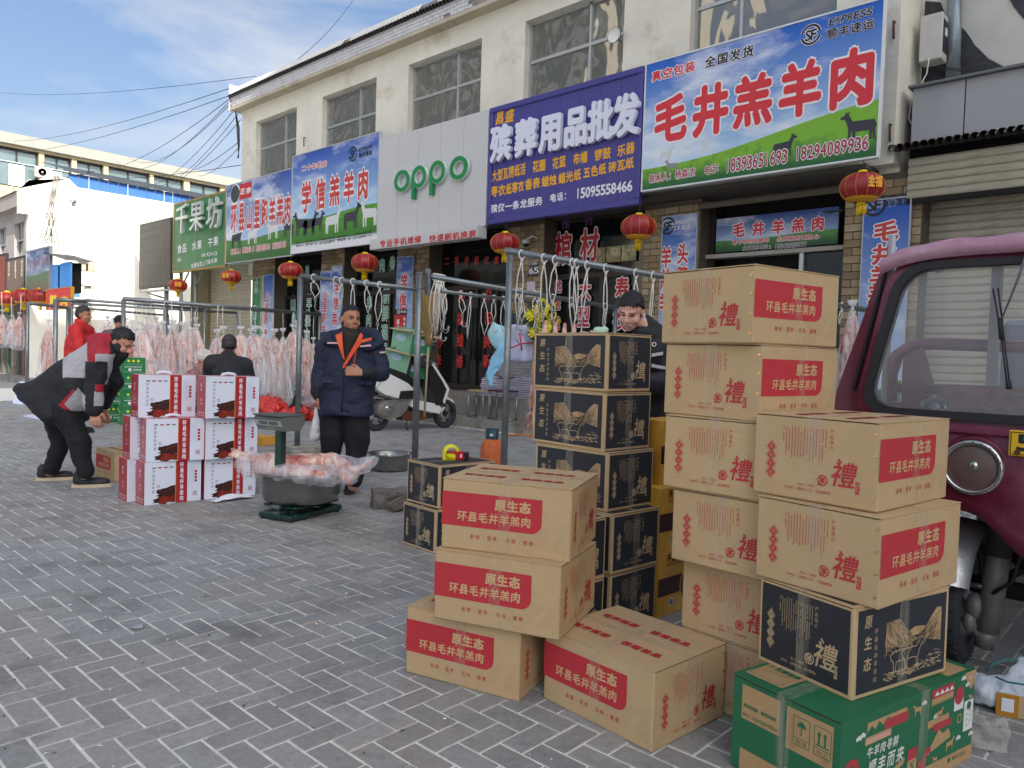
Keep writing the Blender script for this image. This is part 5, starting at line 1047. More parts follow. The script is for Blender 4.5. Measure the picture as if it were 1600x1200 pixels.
for (u, k) in ((.595, 0), (.775, 1)):
    for a_, c in (((u, .58), (u + .14, .58)), ((u + .14, .58), (u + .14, .86)), ((u + .14, .86), (u, .86)), ((u, .86), (u, .58)), ((u, .65), (u + .14, .65))): f.stroke(a_, c, .002, green, .0006)
f.poly([(.62, .765), (.64, .81), (.665, .825), (.69, .81), (.71, .765)], green, .0006); f.stroke((.665, .77), (.665, .69), .003, green, .0006); f.stroke((.665, .69), (.65, .70), .003, green, .0006)
for u in (.815, .865): f.poly([(u - .008, .69), (u + .008, .69), (u + .008, .78), (u + .02, .78), (u, .82), (u - .02, .78), (u - .008, .78)], green, .0006)
f.stroke((.79, .68), (.90, .68), .004, green, .0006); f.text('怕湿', (.64, .615), (.69, .615), .04, green, .0006); f.text('向上', (.82, .615), (.87, .615), .04, green, .0006)
for k in range(9): f.stroke((.55 + k * .012, .52), (.55 + k * .012, .90), .0008, mat('label_shade', '#a38458', .8), .0005); f.stroke((.90 - k * .006, .52), (.90 - k * .006, .60), .0008, mat('label_shade', '#a38458', .8), .0005)
for (u, v) in ((.12, .70), (.29, .70)): f.rect(u, v, u + .14, v + .035, green, .0006); f.text('扫码关注', (u + .03, v + .018), (u + .11, v + .018), .028, tanp, .001)
f = Face(b, (-gw_ / 2, -gd_ / 2, 0), (1, 0, 0), (0, 0, 1), gw_, ggh); wpr = mat('white_ink', '#dfe2da', .6); rd2 = mat('warm_red_ink', '#b13a42', .6)
f.text('牛羊肉寻鲜', (.185, .635), (.335, .635), .135, wpr, off=.05, shear=.2, fill=1.0, U=None) if False else None
for i, ch in enumerate('牛羊肉寻鲜'): f.text(ch, (.185 + i * .045, .60), (.185 + i * .045, .60), .115, wpr, off=.02, shear=.2, fill=.88)
for i, ch in enumerate('顺丰而来'): f.text(ch, (.205 + i * .066, .44), (.205 + i * .066, .44), .165, wpr, off=.022, shear=.2, fill=.85)
f.poly([(.16, .80), (.16, .90), (.44, .90), (.44, .80), (.40, .80)], tanp); f.poly([(.16, .80), (.19, .86), (.215, .81), (.24, .88), (.27, .82), (.30, .885), (.335, .82), (.36, .85), (.40, .80), (.40, .78), (.16, .78)], green, .0005); f.rect(.28, .76, .45, .86, rd2, .0008); f.rect(.15, .68, .33, .76, tanp); f.rect(.155, .69, .325, .74, mat('pale_pink_ink', '#cf9f8d', .7), .0005)
f.poly([(.02, .50)] + [(.065 + .05 * math.cos(R(t)), .50 + .11 * math.sin(R(t))) for t in range(0, 181, 20)], rd2); f.poly([(.065 + .02 * math.cos(R(t)), .50 + .04 * math.sin(R(t))) for t in range(0, 181, 20)], green, .0004)
for u, v in ((.095, .78), (.12, .795), (.70, .90), (.56, .86), (.92, .86), (.86, .30), (.88, .95), (.95, .93), (.66, .66), (.36, .24), (.60, .30), (.97, .28)): f.disc(u, v, .006, wpr); f.disc(u + .012, v + .008, .0075, wpr); f.disc(u + .024, v, .006, wpr)
f.rect(.63, .78, .81, .93, tanp); f.rect(.63, .86, .81, .96, rd2, .0005)
for k in range(4): f.poly([(.65 + k * .04, .885), (.67 + k * .04, .935), (.69 + k * .04, .885)], wpr, .0009)
for k in range(14): f.poly([(.635 + k * .0125, .775), (.641 + k * .0125, .81), (.647 + k * .0125, .775)], green, .0009)
f.rect(.61, .56, .78, .64, tanp); f.rect(.65, .50, .80, .58, rd2, .0005); f.rect(.82, .62, .90, .78, wpr); f.disc(.86, .78, .03, rd2, .0005); f.rect(.91, .34, .99, .68, wpr)
for k in range(8): f.stroke((.93 + (k % 2) * .03, .40 + k * .03), (.94 + (k % 2) * .03, .42 + k * .03), .003, navy, .0006)
f.disc(.95, .62, .014, green, .0006); f.poly([(.90, 1.0), (.93, .86), (.96, .80), (1, .86), (1, 1)], tanp); f.poly([(.62, .30), (.70, .50), (.74, .44), (.78, .47), (.80, .40), (.80, .36), (.66, .30)], tanp)
f.rect(.12, .0, .30, .20, tanp); f.poly([(.12, .20), (.22, .30), (.30, .28), (.44, .38), (.44, .34), (.30, .0), (.12, .0)], tanp); f.poly([(.28, .0), (.34, .20), (.40, .30), (.47, .33), (.50, .0)], green, .0005); f.rect(.46, .18, .53, .40, tanp, .0008); f.rect(.46, .32, .53, .44, rd2, .0011)
for a_, c in (((.48, .30), (.51, .22)), ((.51, .30), (.48, .22)), ((.495, .22), (.495, .18))): f.stroke(a_, c, .004, green, .0012)
f.poly([(.54, .16), (.54, .26), (.58, .26), (.60, .36), (.64, .36), (.64, .30), (.61, .28), (.60, .16)], rd2, .0006); f.rect(.60, -.0, 1.0, .16, tanp); f.text('顺丰速运', (.84, .10), (.93, .10), .055, green, .0006); f.disc(.80, .10, .009, green, .0006)
def pgoat(u, v, s_, m, fl=1, l=.0006):
    P = [(-.5, .12), (-.42, .3), (-.1, .32), (.22, .34), (.34, .5), (.42, .56), (.58, .48), (.58, .42), (.46, .41), (.38, .25), (.34, .1), (.34, -.3), (.26, -.3), (.24, .02), (-.3, .0), (-.32, -.3), (-.4, -.3), (-.44, 0)]
    f.poly([(u + p[0] * s_ * .7 * fl, v + p[1] * s_ * 1.7) for p in P], m, l)
pgoat(.52, .80, .09, tanp, -1); pgoat(.70, .66, .08, tanp); pgoat(.80, .26, .10, tanp); pgoat(.68, .18, .06, tanp, -1); pgoat(.96, .70, .05, tanp, -1)
f.disc(.87, .52, .016, tanp, .0005); f.disc(.87, .52, .011, green, .0009)
f = Face(b, (-gw_ / 2, -gd_ / 2, ggh), (0, 1, 0), (-1, 0, 0), gd_, gw_, .0008); f.V = Vector((1, 0, 0)); f.U = Vector((0, 1, 0))
ftp = Face(b, (-gw_ / 2, gd_ / 2, ggh), (0, -1, 0), (1, 0, 0), gd_, gw_)
ftp.rect(.04, .05, .40, .26, tanp); ftp.text('生鲜食品', (.16, .20), (.34, .20), .045, green, off=.05)
for a_, c in (((.06, .07), (.36, .07)), ((.36, .07), (.36, .15)), ((.06, .07), (.06, .15)), ((.06, .15), (.28, .15)), ((.28, .15), (.31, .23)), ((.31, .23), (.38, .23))): ftp.stroke(a_, c, .002, green, .0005)
ftp.stroke((.07, .22), (.10, .18), .003, green, .0005); ftp.stroke((.10, .22), (.07, .18), .003, green, .0005); ftp.rect(.60, .80, .96, .96, tanp)
gm['printing'] = b.mesh('printing')
b = MB(); tw = .05
b.add([(-gw_ / 2 - .002, -tw / 2, ggh + .0015), (gw_ / 2 + .002, -tw / 2, ggh + .0015), (gw_ / 2 + .002, tw / 2, ggh + .0015), (-gw_ / 2 - .002, tw / 2, ggh + .0015)], [(0, 1, 2, 3)], tape)
b.add([(-gw_ / 2 - .0022, tw / 2, 0.01), (-gw_ / 2 - .0022, -tw / 2, 0.01), (-gw_ / 2 - .0022, -tw / 2, ggh), (-gw_ / 2 - .0022, tw / 2, ggh)], [(0, 1, 2, 3)], tape)
b.add([(0.03, -gd_ / 2 - .0022, 0.01), (tw + .03, -gd_ / 2 - .0022, 0.01), (tw + .03, -gd_ / 2 - .0022, ggh), (0.03, -gd_ / 2 - .0022, ggh)], [(0, 1, 2, 3)], tape)
b.add([(0.03, -gd_ / 2 - .002, ggh + .0022), (tw + .03, -gd_ / 2 - .002, ggh + .0022), (tw + .03, gd_ / 2, ggh + .0022), (0.03, gd_ / 2, ggh + .0022)], [(0, 1, 2, 3)], tape)
gm['tape'] = b.mesh('tape')
place_box(gm, (gw_, gd_, ggh), 'b', (-.713, 2.176), 76.5, 0, 'large green printed carton at the bottom right corner', 'green cartons', 'green_carton')
# ================================================================= gift boxes
gwht = mat('gift_white', '#dfe4f2', .35, coat=.3); gred = mat('gift_red', '#a82430', .38, coat=.3); gbr = mat('braised_meat_print', '#3a1712', .45, var=(40, .6)); grd = mat('dish_glow_print', '#8c2412', .45, var=(50, .5))
GW, GD, GHh = .45, .22, .35
b = MB(); b.box((-GW / 2, -GD / 2, 0), (GW / 2, GD / 2, GHh), gwht, bev=.002); gs = {'box_body': b.mesh('box_body')}
b = MB(); rnd = random.Random(3); zz = Vector((0, 0, 0))
for (o, U, W_) in (((-GW / 2, -GD / 2, 0), (1, 0, 0), GW), ((GW / 2, GD / 2, 0), (-1, 0, 0), GW)):
    f = Face(b, o, U, (0, 0, 1), W_, GHh); f.rect(.545, 0, .745, 1, gred); f.rect(.535, 0, .548, 1, mat('gold_thin', '#d08a3a', .4), .0004)
    for i, ch in enumerate('环县毛井羊羔肉'): f.text(ch, (.645, .90 - i * .133), (.645, .90 - i * .133), .125, whitep, off=.03, fill=.75)
    for i in range(4): f.rect(.13 + i * .1, .845, .195 + i * .1, .875, gred if i in (1, 2) else mat('dull_green_ink', '#5f7268', .6))
    for i, ch in enumerate('环县毛井羊羔'): f.text(ch, (.15, .78 - i * .095), (.15, .78 - i * .095), .07, mat('thin_grey_ink', '#5b5f66', .6), off=0, shear=.15)
    f.rect(.215, .40, .255, .46, gred); f.rect(.222, .41, .248, .45, gwht, .0004)
    top_ = [(.20, .30), (.22, .355), (.27, .35), (.30, .365), (.37, .375), (.42, .40), (.48, .42), (.534, .43)]; f.poly(top_ + [(.534, .02), (.40, .04), (.36, .0), (.26, .01), (.24, .04), (.14, .05), (.17, .09), (.13, .12), (.22, .15), (.25, .19), (.19, .20), (.25, .24), (.21, .27)][0:], gbr)
    f.poly([(.27, .17), (.34, .20), (.42, .16), (.534, .19), (.534, .03), (.42, .04), (.38, .02), (.28, .02), (.25, .08)], grd, .0005)
    for k in range(26): u = rnd.uniform(.24, .52); v = rnd.uniform(.05, .36); f.stroke((u, v), (u + rnd.uniform(.02, .06), v + rnd.uniform(-.01, .03)), .0022, mat('meat_gloss', '#7d4a38', .4), .0008)
    tiny_text(f, .775, .86, .88, [22, 20, 22, 18], mat('pale_grey_ink', '#b3b9cc', .6), rnd, 5, .022)
    for i in range(4): f.disc(.90, .72 - i * .075, .011, gred, .0004)
    f.rect(.85, .14, .925, .24, gred, .0004); f.rect(.858, .15, .917, .23, gwht, .0008); f.text('羊', (.887, .19), (.887, .19), .07, gred, .0012)
for (o, U) in (((GW / 2, -GD / 2, 0), (0, 1, 0)), ((-GW / 2, GD / 2, 0), (0, -1, 0))):
    f = Face(b, o, U, (0, 0, 1), GD, GHh); f.rect(0, 0, 1, 1, gred)
    f.text('臻品', (.5, .78), (.5, .68), .09, whitep, .0008, shear=0); f.rect(.40, .40, .62, .46, mat('soft_pink_ink', '#cf8f92', .6), .0006); f.rect(.40, .32, .66, .36, mat('soft_pink_ink', '#cf8f92', .6), .0006)
    for i in range(4): f.disc(.2 + i * .2, .12, .008, whitep, .0006); f.rect(.17 + i * .2, .04, .23 + i * .2, .07, whitep, .0006)
f = Face(b, (-GW / 2, -GD / 2, GHh), (1, 0, 0), (0, 1, 0), GW, GD); f.rect(0, 0, 1, 1, mat('gift_top_pink', '#c98a90', .4)); gs['printing'] = b.mesh('printing')
b = MB(); b.tube([(-.06, 0, GHh), (-.05, 0, GHh + .016), (0, 0, GHh + .024), (.05, 0, GHh + .016), (.06, 0, GHh)], .006, gwht, 6, flat=2.2); gs['handle'] = b.mesh('handle')
GG = 'white and red gift boxes of lamb'
def gift(F, yw, z, lb, left='b'): place_box(gs, (GW, GD, GHh), left, F, yw, z, lb, GG, 'gift_box')
e = GHh + .001
gift((-6.255, 2.443), 85.7, 0, 'bottom left gift box of the six facing the camera'); gift((-6.257, 2.45), 80, e, 'middle left gift box of the six facing the camera'); gift((-6.383, 2.435), 83, 2 * e, 'top left gift box of the six facing the camera')
gift((-6.209, 2.913), 85.2, 0, 'bottom right gift box, white cloth lying in front of it'); gift((-6.154, 2.892), 85, e, 'middle right gift box, partly behind the bagged carcass'); gift((-6.09, 2.857), 83, 2 * e, 'top right gift box of the six facing the camera')
gift((-6.50, 2.40), 86, 0, 'gift box on the ground behind the left column, its red end showing'); gift((-6.50, 2.42), 84, e, 'gift box behind the middle left one, its red end showing'); gift((-6.47, 2.93), 86, 0, 'gift box behind the bottom right one'); gift((-6.44, 2.93), 84, e, 'gift box behind the middle right one')
# ================================================================= gold boxes behind the column
gbox = mat('gold_carton', '#d8a23c', .4, var=(3, .25), stain=('#e8cf7a', 2.0, .5, .7)); drk = mat('dark_red_band', '#3a1014', .4)
b = MB(); W_, D_, H_ = .34, .16, .33; b.box((-W_ / 2, -D_ / 2, 0), (W_ / 2, D_ / 2, H_), gbox, bev=.002); gg = {'box_body': b.mesh('box_body')}; b = MB(); f = Face(b, (-W_ / 2, -D_ / 2, 0), (1, 0, 0), (0, 0, 1), W_, H_)
f.rect(0, .32, 1, .60, drk); f.text('环县毛井羊羔肉', (.25, .90), (.95, .90), .13, blackp, off=.03, shear=.1); f.text('HUANXIANMAOJING', (.22, .79), (.9, .79), .045, blackp, fill=.85); f.stroke((.2, .83), (.95, .83), .0015, blackp)
f.disc(.35, .20, .022, mat('seal_pale', '#cdd6d8', .4)); f.disc(.35, .20, .015, mat('seal_blue', '#4f7f92', .4), .0005); f.disc(.80, .42, .085, gold, .001, 28); f.disc(.80, .42, .078, drk, .0015, 28); f.disc(.80, .42, .07, mat('round_picture', '#55656a', .4, var=(20, .5)), .002, 28)
for k in range(5): f.stroke((.16 + k * .06, .64 + k * .012), (.20 + k * .06, .67 + k * .012), .002, blackp)
gg['printing'] = b.mesh('printing')
F0 = on_z(1026, 967, 0)
for i, lb in enumerate(('lowest gold box behind the foot of the tall column', 'second gold box behind the tall column', 'top gold box behind the tall column, only its rim showing')):
    place_box(gg, (W_, D_, H_), 'b', (F0.x + (.0, .0, -.06)[i], F0.y + (0, -.01, .08)[i]), 86, i * (H_ + .001) - (.0 if i < 2 else .0), lb, 'gold gift boxes', 'gold_box')
# ================================================================= green bottle-style cases behind the bent man
gc = mat('case_green', '#1c7a46', .45, coat=.2); b = MB(); W_, D_, H_ = .36, .25, .27; b.box((-W_ / 2, -D_ / 2, 0), (W_ / 2, D_ / 2, H_), gc, bev=.004); cs = {'box_body': b.mesh('box_body')}; b = MB()
for (o, U, ww_) in (((-W_ / 2, -D_ / 2, 0), (1, 0, 0), W_), ((W_ / 2, -D_ / 2, 0), (0, 1, 0), D_), ((-W_ / 2, D_ / 2, 0), (0, -1, 0), D_)):
    f = Face(b, o, U, (0, 0, 1), ww_, H_)
    for k in range(3): f.disc(.30 + k * .2, .80, .02, mat('lime_dot', '#e6e23c', .5))
    for k in range(9): f.rect(.15 + k * .08, .42, .20 + k * .08, .47, whitep)
    f.rect(.3, .20, .42, .36, whitep)
    for k in range(3): f.rect(.5 + k * .12, .24, .58 + k * .12, .32, whitep)
    f.stroke((.1, .6), (.9, .6), .002, whitep); f.stroke((.1, .15), (.9, .15), .002, whitep)
cs['printing'] = b.mesh('printing')
B0 = on_z(158, 660, 0); B1 = on_z(188, 664, 0)
for i in range(4):
    for j, bb in enumerate((B0, B1)):
        place_box(cs, (W_, D_, H_), 'b', (bb.x, bb.y), 78, i * (H_ + .001), 'green case with three yellow dots, %s of the %s column behind the bent man' % (('bottom', 'second', 'third', 'top')[i], ('left', 'right')[j]), 'green cases stacked behind the bent man', 'green_case')
pb_ = on_z(390, 697, 0); b_ = MB(); b_.box((-.16, -.12, 0), (.16, .12, .12), mat('orange_carton', '#d59a3a', .6), bev=.004); tag(b_.build('small_carton', None, pb_ + Vector((-.1, .2, 0)), .3), 'small orange yellow carton behind the gift boxes', 'box')
# ================================================================= organic shapes
random.seed(21)
def cap(mb, p0, r0, p1, r1, m=None, flat=None, n=14):
    """tapered capsule; flat=(axis, k) squeezes it by k along the axis"""
    p0 = Vector(p0); p1 = Vector(p1); d = p1 - p0; Lh = d.length; d = d / Lh if Lh > 1e-6 else Vector((0, 0, 1)); a = d.orthogonal().normalized(); b = d.cross(a); rings = []
    for i in range(1, 5): t = i / 5 * math.pi / 2; rings.append((p0 - d * r0 * math.cos(t), r0 * math.sin(t)))
    for i in range(0, 7): t = i / 6; rings.append((p0.lerp(p1, t), r0 + (r1 - r0) * t))
    for i in range(1, 5): t = i / 5 * math.pi / 2; rings.append((p1 + d * r1 * math.sin(t), r1 * math.cos(t)))
    vs = [p0 - d * r0]; fs = []
    for c, r_ in rings:
        for k in range(n): an = 2 * math.pi * k / n; vs.append(c + a * math.cos(an) * r_ + b * math.sin(an) * r_)
    vs.append(p1 + d * r1); K = len(rings)
    if flat:
        ax = Vector(flat[0]).normalized(); 
        for i, v in enumerate(vs):
            t = max(0, min(1, (v - p0).dot(d) / max(Lh, 1e-6))); c = p0 + d * Lh * t; q = v - c; vs[i] = v - ax * q.dot(ax) * (1 - flat[1])
    for k in range(n): fs.append((0, 1 + (k + 1) % n, 1 + k)); fs.append((len(vs) - 1, 1 + (K - 1) * n + k, 1 + (K - 1) * n + (k + 1) % n))
    for i in range(K - 1):
        for k in range(n): fs.append((1 + i * n + k, 1 + i * n + (k + 1) % n, 1 + (i + 1) * n + (k + 1) % n, 1 + (i + 1) * n + k))
    mb.add(vs, fs, m or blackp, None, True)
def remesh(mb, voxel, smooth=4, name='body', noise_=None, mats=None, pick=None, post=None):
    me = mb.mesh(name); o = bpy.data.objects.new(name, me); COL.objects.link(o)
    md = o.modifiers.new('r', 'REMESH'); md.mode = 'VOXEL'; md.voxel_size = voxel; md.use_smooth_shade = True
    if smooth: ms = o.modifiers.new('s', 'SMOOTH'); ms.iterations = smooth; ms.factor = .5
    dg = bpy.context.evaluated_depsgraph_get(); dg.update(); ev = o.evaluated_get(dg); nm = bpy.data.meshes.new_from_object(ev, depsgraph=dg); bpy.data.objects.remove(o); bpy.data.meshes.remove(me)
    nm.name = name; nm.materials.clear()
    for m in (mats or [blackp]): nm.materials.append(m)
    n = len(nm.vertices); co = np.empty(n * 3); nm.vertices.foreach_get('co', co); co = co.reshape(-1, 3); no = np.empty(n * 3); nm.vertices.foreach_get('normal', no); no = no.reshape(-1, 3)
    if noise_:
        for (sc_, amp, st) in noise_:
            dv = np.array([noise.noise((c[0] * sc_ * st[0], c[1] * sc_ * st[1], c[2] * sc_ * st[2])) for c in co]); co = co + no * (dv * amp)[:, None]
    if post: co = post(co, no)
    nm.vertices.foreach_set('co', co.ravel()); 
    npoly = len(nm.polygons); ctr = np.empty(npoly * 3); nm.polygons.foreach_get('center', ctr); ctr = ctr.reshape(-1, 3)
    nm.polygons.foreach_set('use_smooth', [True] * npoly); nm.polygons.foreach_set('material_index', pick(ctr) if pick else [0] * npoly); nm.update(); return nm
# ================================================================= pipe racks and cords
def rackpipe(parent, a, b, r_=.026, name='rail'): q = MB(); q.tube([a, b], r_, steel, 14); q.build(name, parent)
def post(parent, x, y, z, r_=.026, foot=None):
    q = MB(); q.tube([(x, y, 0), (x, y, z)], r_, steel, 14); q.build('post', parent)
    if foot: q = MB(); q.box((x - foot, y - foot, 0), (x + foot, y + foot, .07), conc, bev=.01); q.build('concrete_foot', parent)
rk = thing('pipe_rack', 'nearest steel pipe rack, hung with cords in front of the funeral shop', 'rack', (0, 0, 0))
pC = Vector((-4.56, 4.85, 2.2)); post(rk, pC.x, pC.y, 2.18, .030); qC = on_y(1358, 485, 9.0); rackpipe(rk, pC + Vector((-.03, -.03, .02)), qC, .029); post(rk, qC.x, qC.y, qC.z, .03)
rk2 = thing('pipe_rack', 'steel pipe rack from the post left of the navy coat to the post right', 'rack', (0, 0, 0))
pA = Vector((-8.27, 5.05, 2.2)); pB = Vector((-6.97, 5.9, 0)); zAB = on_y(655, 452, 5.87).z; post(rk2, pA.x, pA.y, 2.18, .034, .16); pB0 = on_y(655, 452, 5.87); rackpipe(rk2, pA + Vector((0, 0, .0)), pB0, .028); post(rk2, pB0.x, pB0.y, on_y(660, 425, 5.87).z, .040)
rk3 = thing('pipe_rack', 'pair of parallel steel pipes in front of the phone shop', 'rack', (0, 0, 0))
b1 = on_y(674, 432, 6.0); rackpipe(rk3, b1, on_y(962, 481, 9.1), .032); rackpipe(rk3, on_y(690, 455, 6.05), on_y(845, 474, 8.3), .022)
q = MB(); p = on_y(669, 420, 5.97); q.box((p.x - .035, p.y - .02, on_y(669, 461, 5.97).z), (p.x + .035, p.y + .02, p.z), steel, bev=.004); q.build('end_plate', rk3)
q = MB(); q.tube([on_y(962, 481, 9.1), (on_y(962, 481, 9.1).x, 9.1, 0)], .03, steel, 12); q.build('post', rk3)
q = MB(); 
for (za, ww) in ((428, .10), (450, .09)): p = on_y(655, za, 5.87); q.tube([p + Vector((ww * math.cos(t), .06 * math.sin(t) * 1.0, .01 * math.sin(2 * t))) for t in [i * .52 for i in range(13)]], .004, rust, 5)
q.build('binding_wire', rk3)
rk4 = thing('pipe_rack', 'long pipe rack behind the gift boxes hung with bagged carcasses', 'rack', (0, 0, 0))
HZ = 2.07; a0 = on_z(193, 467, HZ); a1 = on_z(500, 491, HZ); rackpipe(rk4, a0, a1, .04); post(rk4, a0.x, a0.y, HZ, .035); post(rk4, a1.x, a1.y, HZ, .035)
c0 = on_z(268, 470, HZ - .02); 
rk5 = thing('pipe_rack', 'rack of thinner pipes farther back, crossing behind the red jacket', 'rack', (0, 0, 0))
for (p, q_, r_) in (((112, 474), (370, 489), .03), ((110, 480), (263, 493), .03), ((135, 469), (320, 483), .03)): A = on_z(p[0], p[1], HZ + .1); B_ = on_z(q_[0], q_[1], HZ + .1); rackpipe(rk5, A, B_, r_); post(rk5, A.x, A.y, A.z, .03); post(rk5, B_.x, B_.y, B_.z, .03)
rk6 = thing('pipe_rack', 'pipe rack at the left edge with one bagged carcass', 'rack', (0, 0, 0))
A = on_z(43, 474, HZ); B_ = on_z(106, 481, HZ); rackpipe(rk6, A, B_, .032); post(rk6, A.x, A.y, HZ, .036); post(rk6, B_.x, B_.y, HZ, .036)
A = on_z(87, 468, HZ); B_ = on_z(135, 471, HZ); rackpipe(rk6, A, B_, .036); post(rk6, A.x, A.y, HZ, .04); 
P2_ = on_z(258, 480, HZ); post(rk4, P2_.x, P2_.y, HZ, .045)
cord_group = 'white cords with hooks hanging on the pipe racks'
def cordset(P, L_, label, kind=0, pr=.03, group=cord_group):
    """ring over the pipe, knot, doubled cord, and a wire hook at its end"""
    t = thing('meat_hook', label, 'cord', P, 0, group); q = MB(); q.tube([(0.0, math.cos(a_) * (pr + .008), math.sin(a_) * (pr + .008)) for a_ in [i * .5 for i in range(14)]], .008, cord, 6)
    s_ = random.uniform(-.05, .05); s2 = random.uniform(.02, .05)
    q.ell((0, .0, -pr - .02), (.014, .014, .018), cord, 8, 6)
    A = [(0, 0, -pr - .02), (s_ * .3, s2, -L_ * .35), (s_, s2 * 1.3, -L_ * .7), (s_ * .8, 0, -L_)]; B2 = [(s_ * .8, 0, -L_), (s_ * .5, -s2 * 1.2, -L_ * .65), (s_ * .1, -s2, -L_ * .3), (0, 0, -pr - .02)]
    q.tube(A, .006, cord, 5); q.tube(B2, .006, cord, 5); q.build('cord', t)
    if kind:
        q = MB(); x0 = s_ * .8; z0 = -L_
        q.tube([(x0, .018 * math.cos(a_), z0 - .02 + .018 * math.sin(a_)) for a_ in [i * .6 for i in range(12)]], .0045, steelw, 5)
        q.tube([(x0, 0, z0 - .03), (x0, 0, z0 - .10)] + [(x0, .04 - .045 * math.cos(a_), z0 - .11 - .05 * math.sin(a_)) for a_ in [i * .35 for i in range(10)]], .0048, steelw, 6)
        if kind > 1: q.tube([(x0, 0, z0 - .08)] + [(x0 + .04 - .045 * math.cos(a_), -.01, z0 - .11 - .05 * math.sin(a_)) for a_ in [i * .35 for i in range(10)]], .0048, steelw, 6)
        q.build('hook', t)
    return t
ORD = ['leftmost', 'second', 'third', 'fourth', 'fifth', 'sixth', 'seventh', 'eighth', 'ninth', 'tenth', 'rightmost']
def nth(i, s_): return (ORD[i] + ' ' + s_) if i == 0 else ORD[i] + ' from the left ' + s_
def on_seg(A, B_, px):
    """point of the pipe A-B seen above photograph column px"""
    best = None
    for i in range(201):
        p = A.lerp(B_, i / 200); v = view(p)
        if best is None or abs(v[0] - px) < best[0]: best = (abs(v[0] - px), p)
    return best[1]
for i, (px_, L_, kd) in enumerate(((817, .62, 1), (849, .55, 2), (868, .42, 1), (896, .62, 1), (900, .5, 0), (917, .50, 2), (948, .52, 1), (994, .45, 1), (1020, .55, 0))): cordset(on_seg(pC, qC, px_), L_, nth(i, 'of the white cords on the nearest pipe'), kd, .03, 'cords on the nearest pipe')
for i, (px_, L_, kd) in enumerate(((490, .25, 1), (525, .16, 0), (534, .30, 0), (552, .42, 0), (573, .36, 0), (594, .45, 1))): cordset(on_seg(pA, pB0, px_), L_, nth(i, 'of the white cords by the head of the navy coated man'), kd, .03, 'cords beside the navy coat')
e1, e2 = b1, on_y(962, 481, 9.1)
for i, (px_, L_, kd) in enumerate(((679, .62, 1), (682, .7, 0), (684, .55, 1), (687, .66, 0), (690, .6, 2), (693, .5, 1))): cordset(on_seg(e1, e2, px_), L_, nth(i, 'in the tangled cord bundle at the pipe end'), kd, .034, 'bundle of cords at the pipe end')
for i, (px_, L_, kd) in enumerate(((808, .35, 1), (815, .4, 1), (836, .3, 2), (842, .45, 1), (864, .35, 1), (893, .35, 1), (945, .35, 1))): cordset(on_seg(e1, e2, px_), L_, nth(i, 'of the steel hooks hanging in front of the flowers'), kd, .034, 'hooks over the flowers')
e3, e4 = on_y(690, 455, 6.05), on_y(845, 474, 8.3)
for i, (px_, L_, kd) in enumerate(((696, .3, 2), (720, .25, 2), (735, .55, 0), (757, .5, 0), (772, .3, 2), (787, .45, 0))): cordset(on_seg(e3, e4, px_), L_, nth(i, 'of the white cords on the thinner pipe before the phone shop'), kd, .024, 'cords on the thinner pipe')
for i, px_ in enumerate((1316, 1329, 1335)): cordset(on_seg(pC, qC, px_), .2, nth(i, 'of the white ties on the pipe between cartons and truck'), 0, .03, 'cords by the truck')
# ================================================================= carcasses in plastic bags
def meat_mat(name, c1, c2, c3, sc_=7):
    m = bpy.data.materials.new(name); m.use_nodes = True; t = m.node_tree; b = t.nodes['Principled BSDF']; co = nd(t, 'ShaderNodeTexCoord'); mp_ = nd(t, 'ShaderNodeMapping'); mp_.inputs['Scale'].default_value = (1, 1, .35)
    n = nd(t, 'ShaderNodeTexNoise', i_Scale=sc_, i_Detail=7.0, i_Roughness=.65, i_Distortion=1.2); r = nd(t, 'ShaderNodeValToRGB'); r.color_ramp.elements[0].position = .36; r.color_ramp.elements[0].color = hx(c1); r.color_ramp.elements[1].position = .62; r.color_ramp.elements[1].color = hx(c3); e_ = r.color_ramp.elements.new(.5); e_.color = hx(c2)
    t.links.new(co.outputs['Object'], mp_.inputs[0]); t.links.new(mp_.outputs[0], n.inputs['Vector']); t.links.new(n.outputs[0], r.inputs[0]); t.links.new(r.outputs[0], b.inputs['Base Color']); b.inputs['Roughness'].default_value = .38
    bp = nd(t, 'ShaderNodeBump', i_Strength=.5, i_Distance=.01); t.links.new(n.outputs[0], bp.inputs['Height']); t.links.new(bp.outputs[0], b.inputs['Normal']); return m
meat = meat_mat('raw_lamb', '#a0544b', '#d79f8c', '#ecd6c2'); meat_d = meat_mat('raw_lamb_dark', '#8a3f3a', '#c08a7e', '#e4c8b6', 10)
def bag_mat(name, col='#eceff4', amin=.10, amax=.50):
    m = bpy.data.materials.new(name); m.use_nodes = True; t = m.node_tree; b = t.nodes['Principled BSDF']; b.inputs['Base Color'].default_value = hx(col); b.inputs['Roughness'].default_value = .22; b.inputs['Specular IOR Level'].default_value = .7
    co = nd(t, 'ShaderNodeTexCoord'); mp_ = nd(t, 'ShaderNodeMapping'); mp_.inputs['Scale'].default_value = (9, 9, 1.6); n = nd(t, 'ShaderNodeTexNoise', i_Scale=1.4, i_Detail=5.0, i_Distortion=.8)
    t.links.new(co.outputs['Object'], mp_.inputs[0]); t.links.new(mp_.outputs[0], n.inputs['Vector']); r = nd(t, 'ShaderNodeMapRange'); r.inputs['From Min'].default_value = .3; r.inputs['From Max'].default_value = .7; r.inputs['To Min'].default_value = amin; r.inputs['To Max'].default_value = amax
    t.links.new(n.outputs[0], r.inputs[0]); t.links.new(r.outputs[0], b.inputs['Alpha']); bp = nd(t, 'ShaderNodeBump', i_Strength=.8, i_Distance=.02); t.links.new(n.outputs[0], bp.inputs['Height']); t.links.new(bp.outputs[0], b.inputs['Normal']); return m
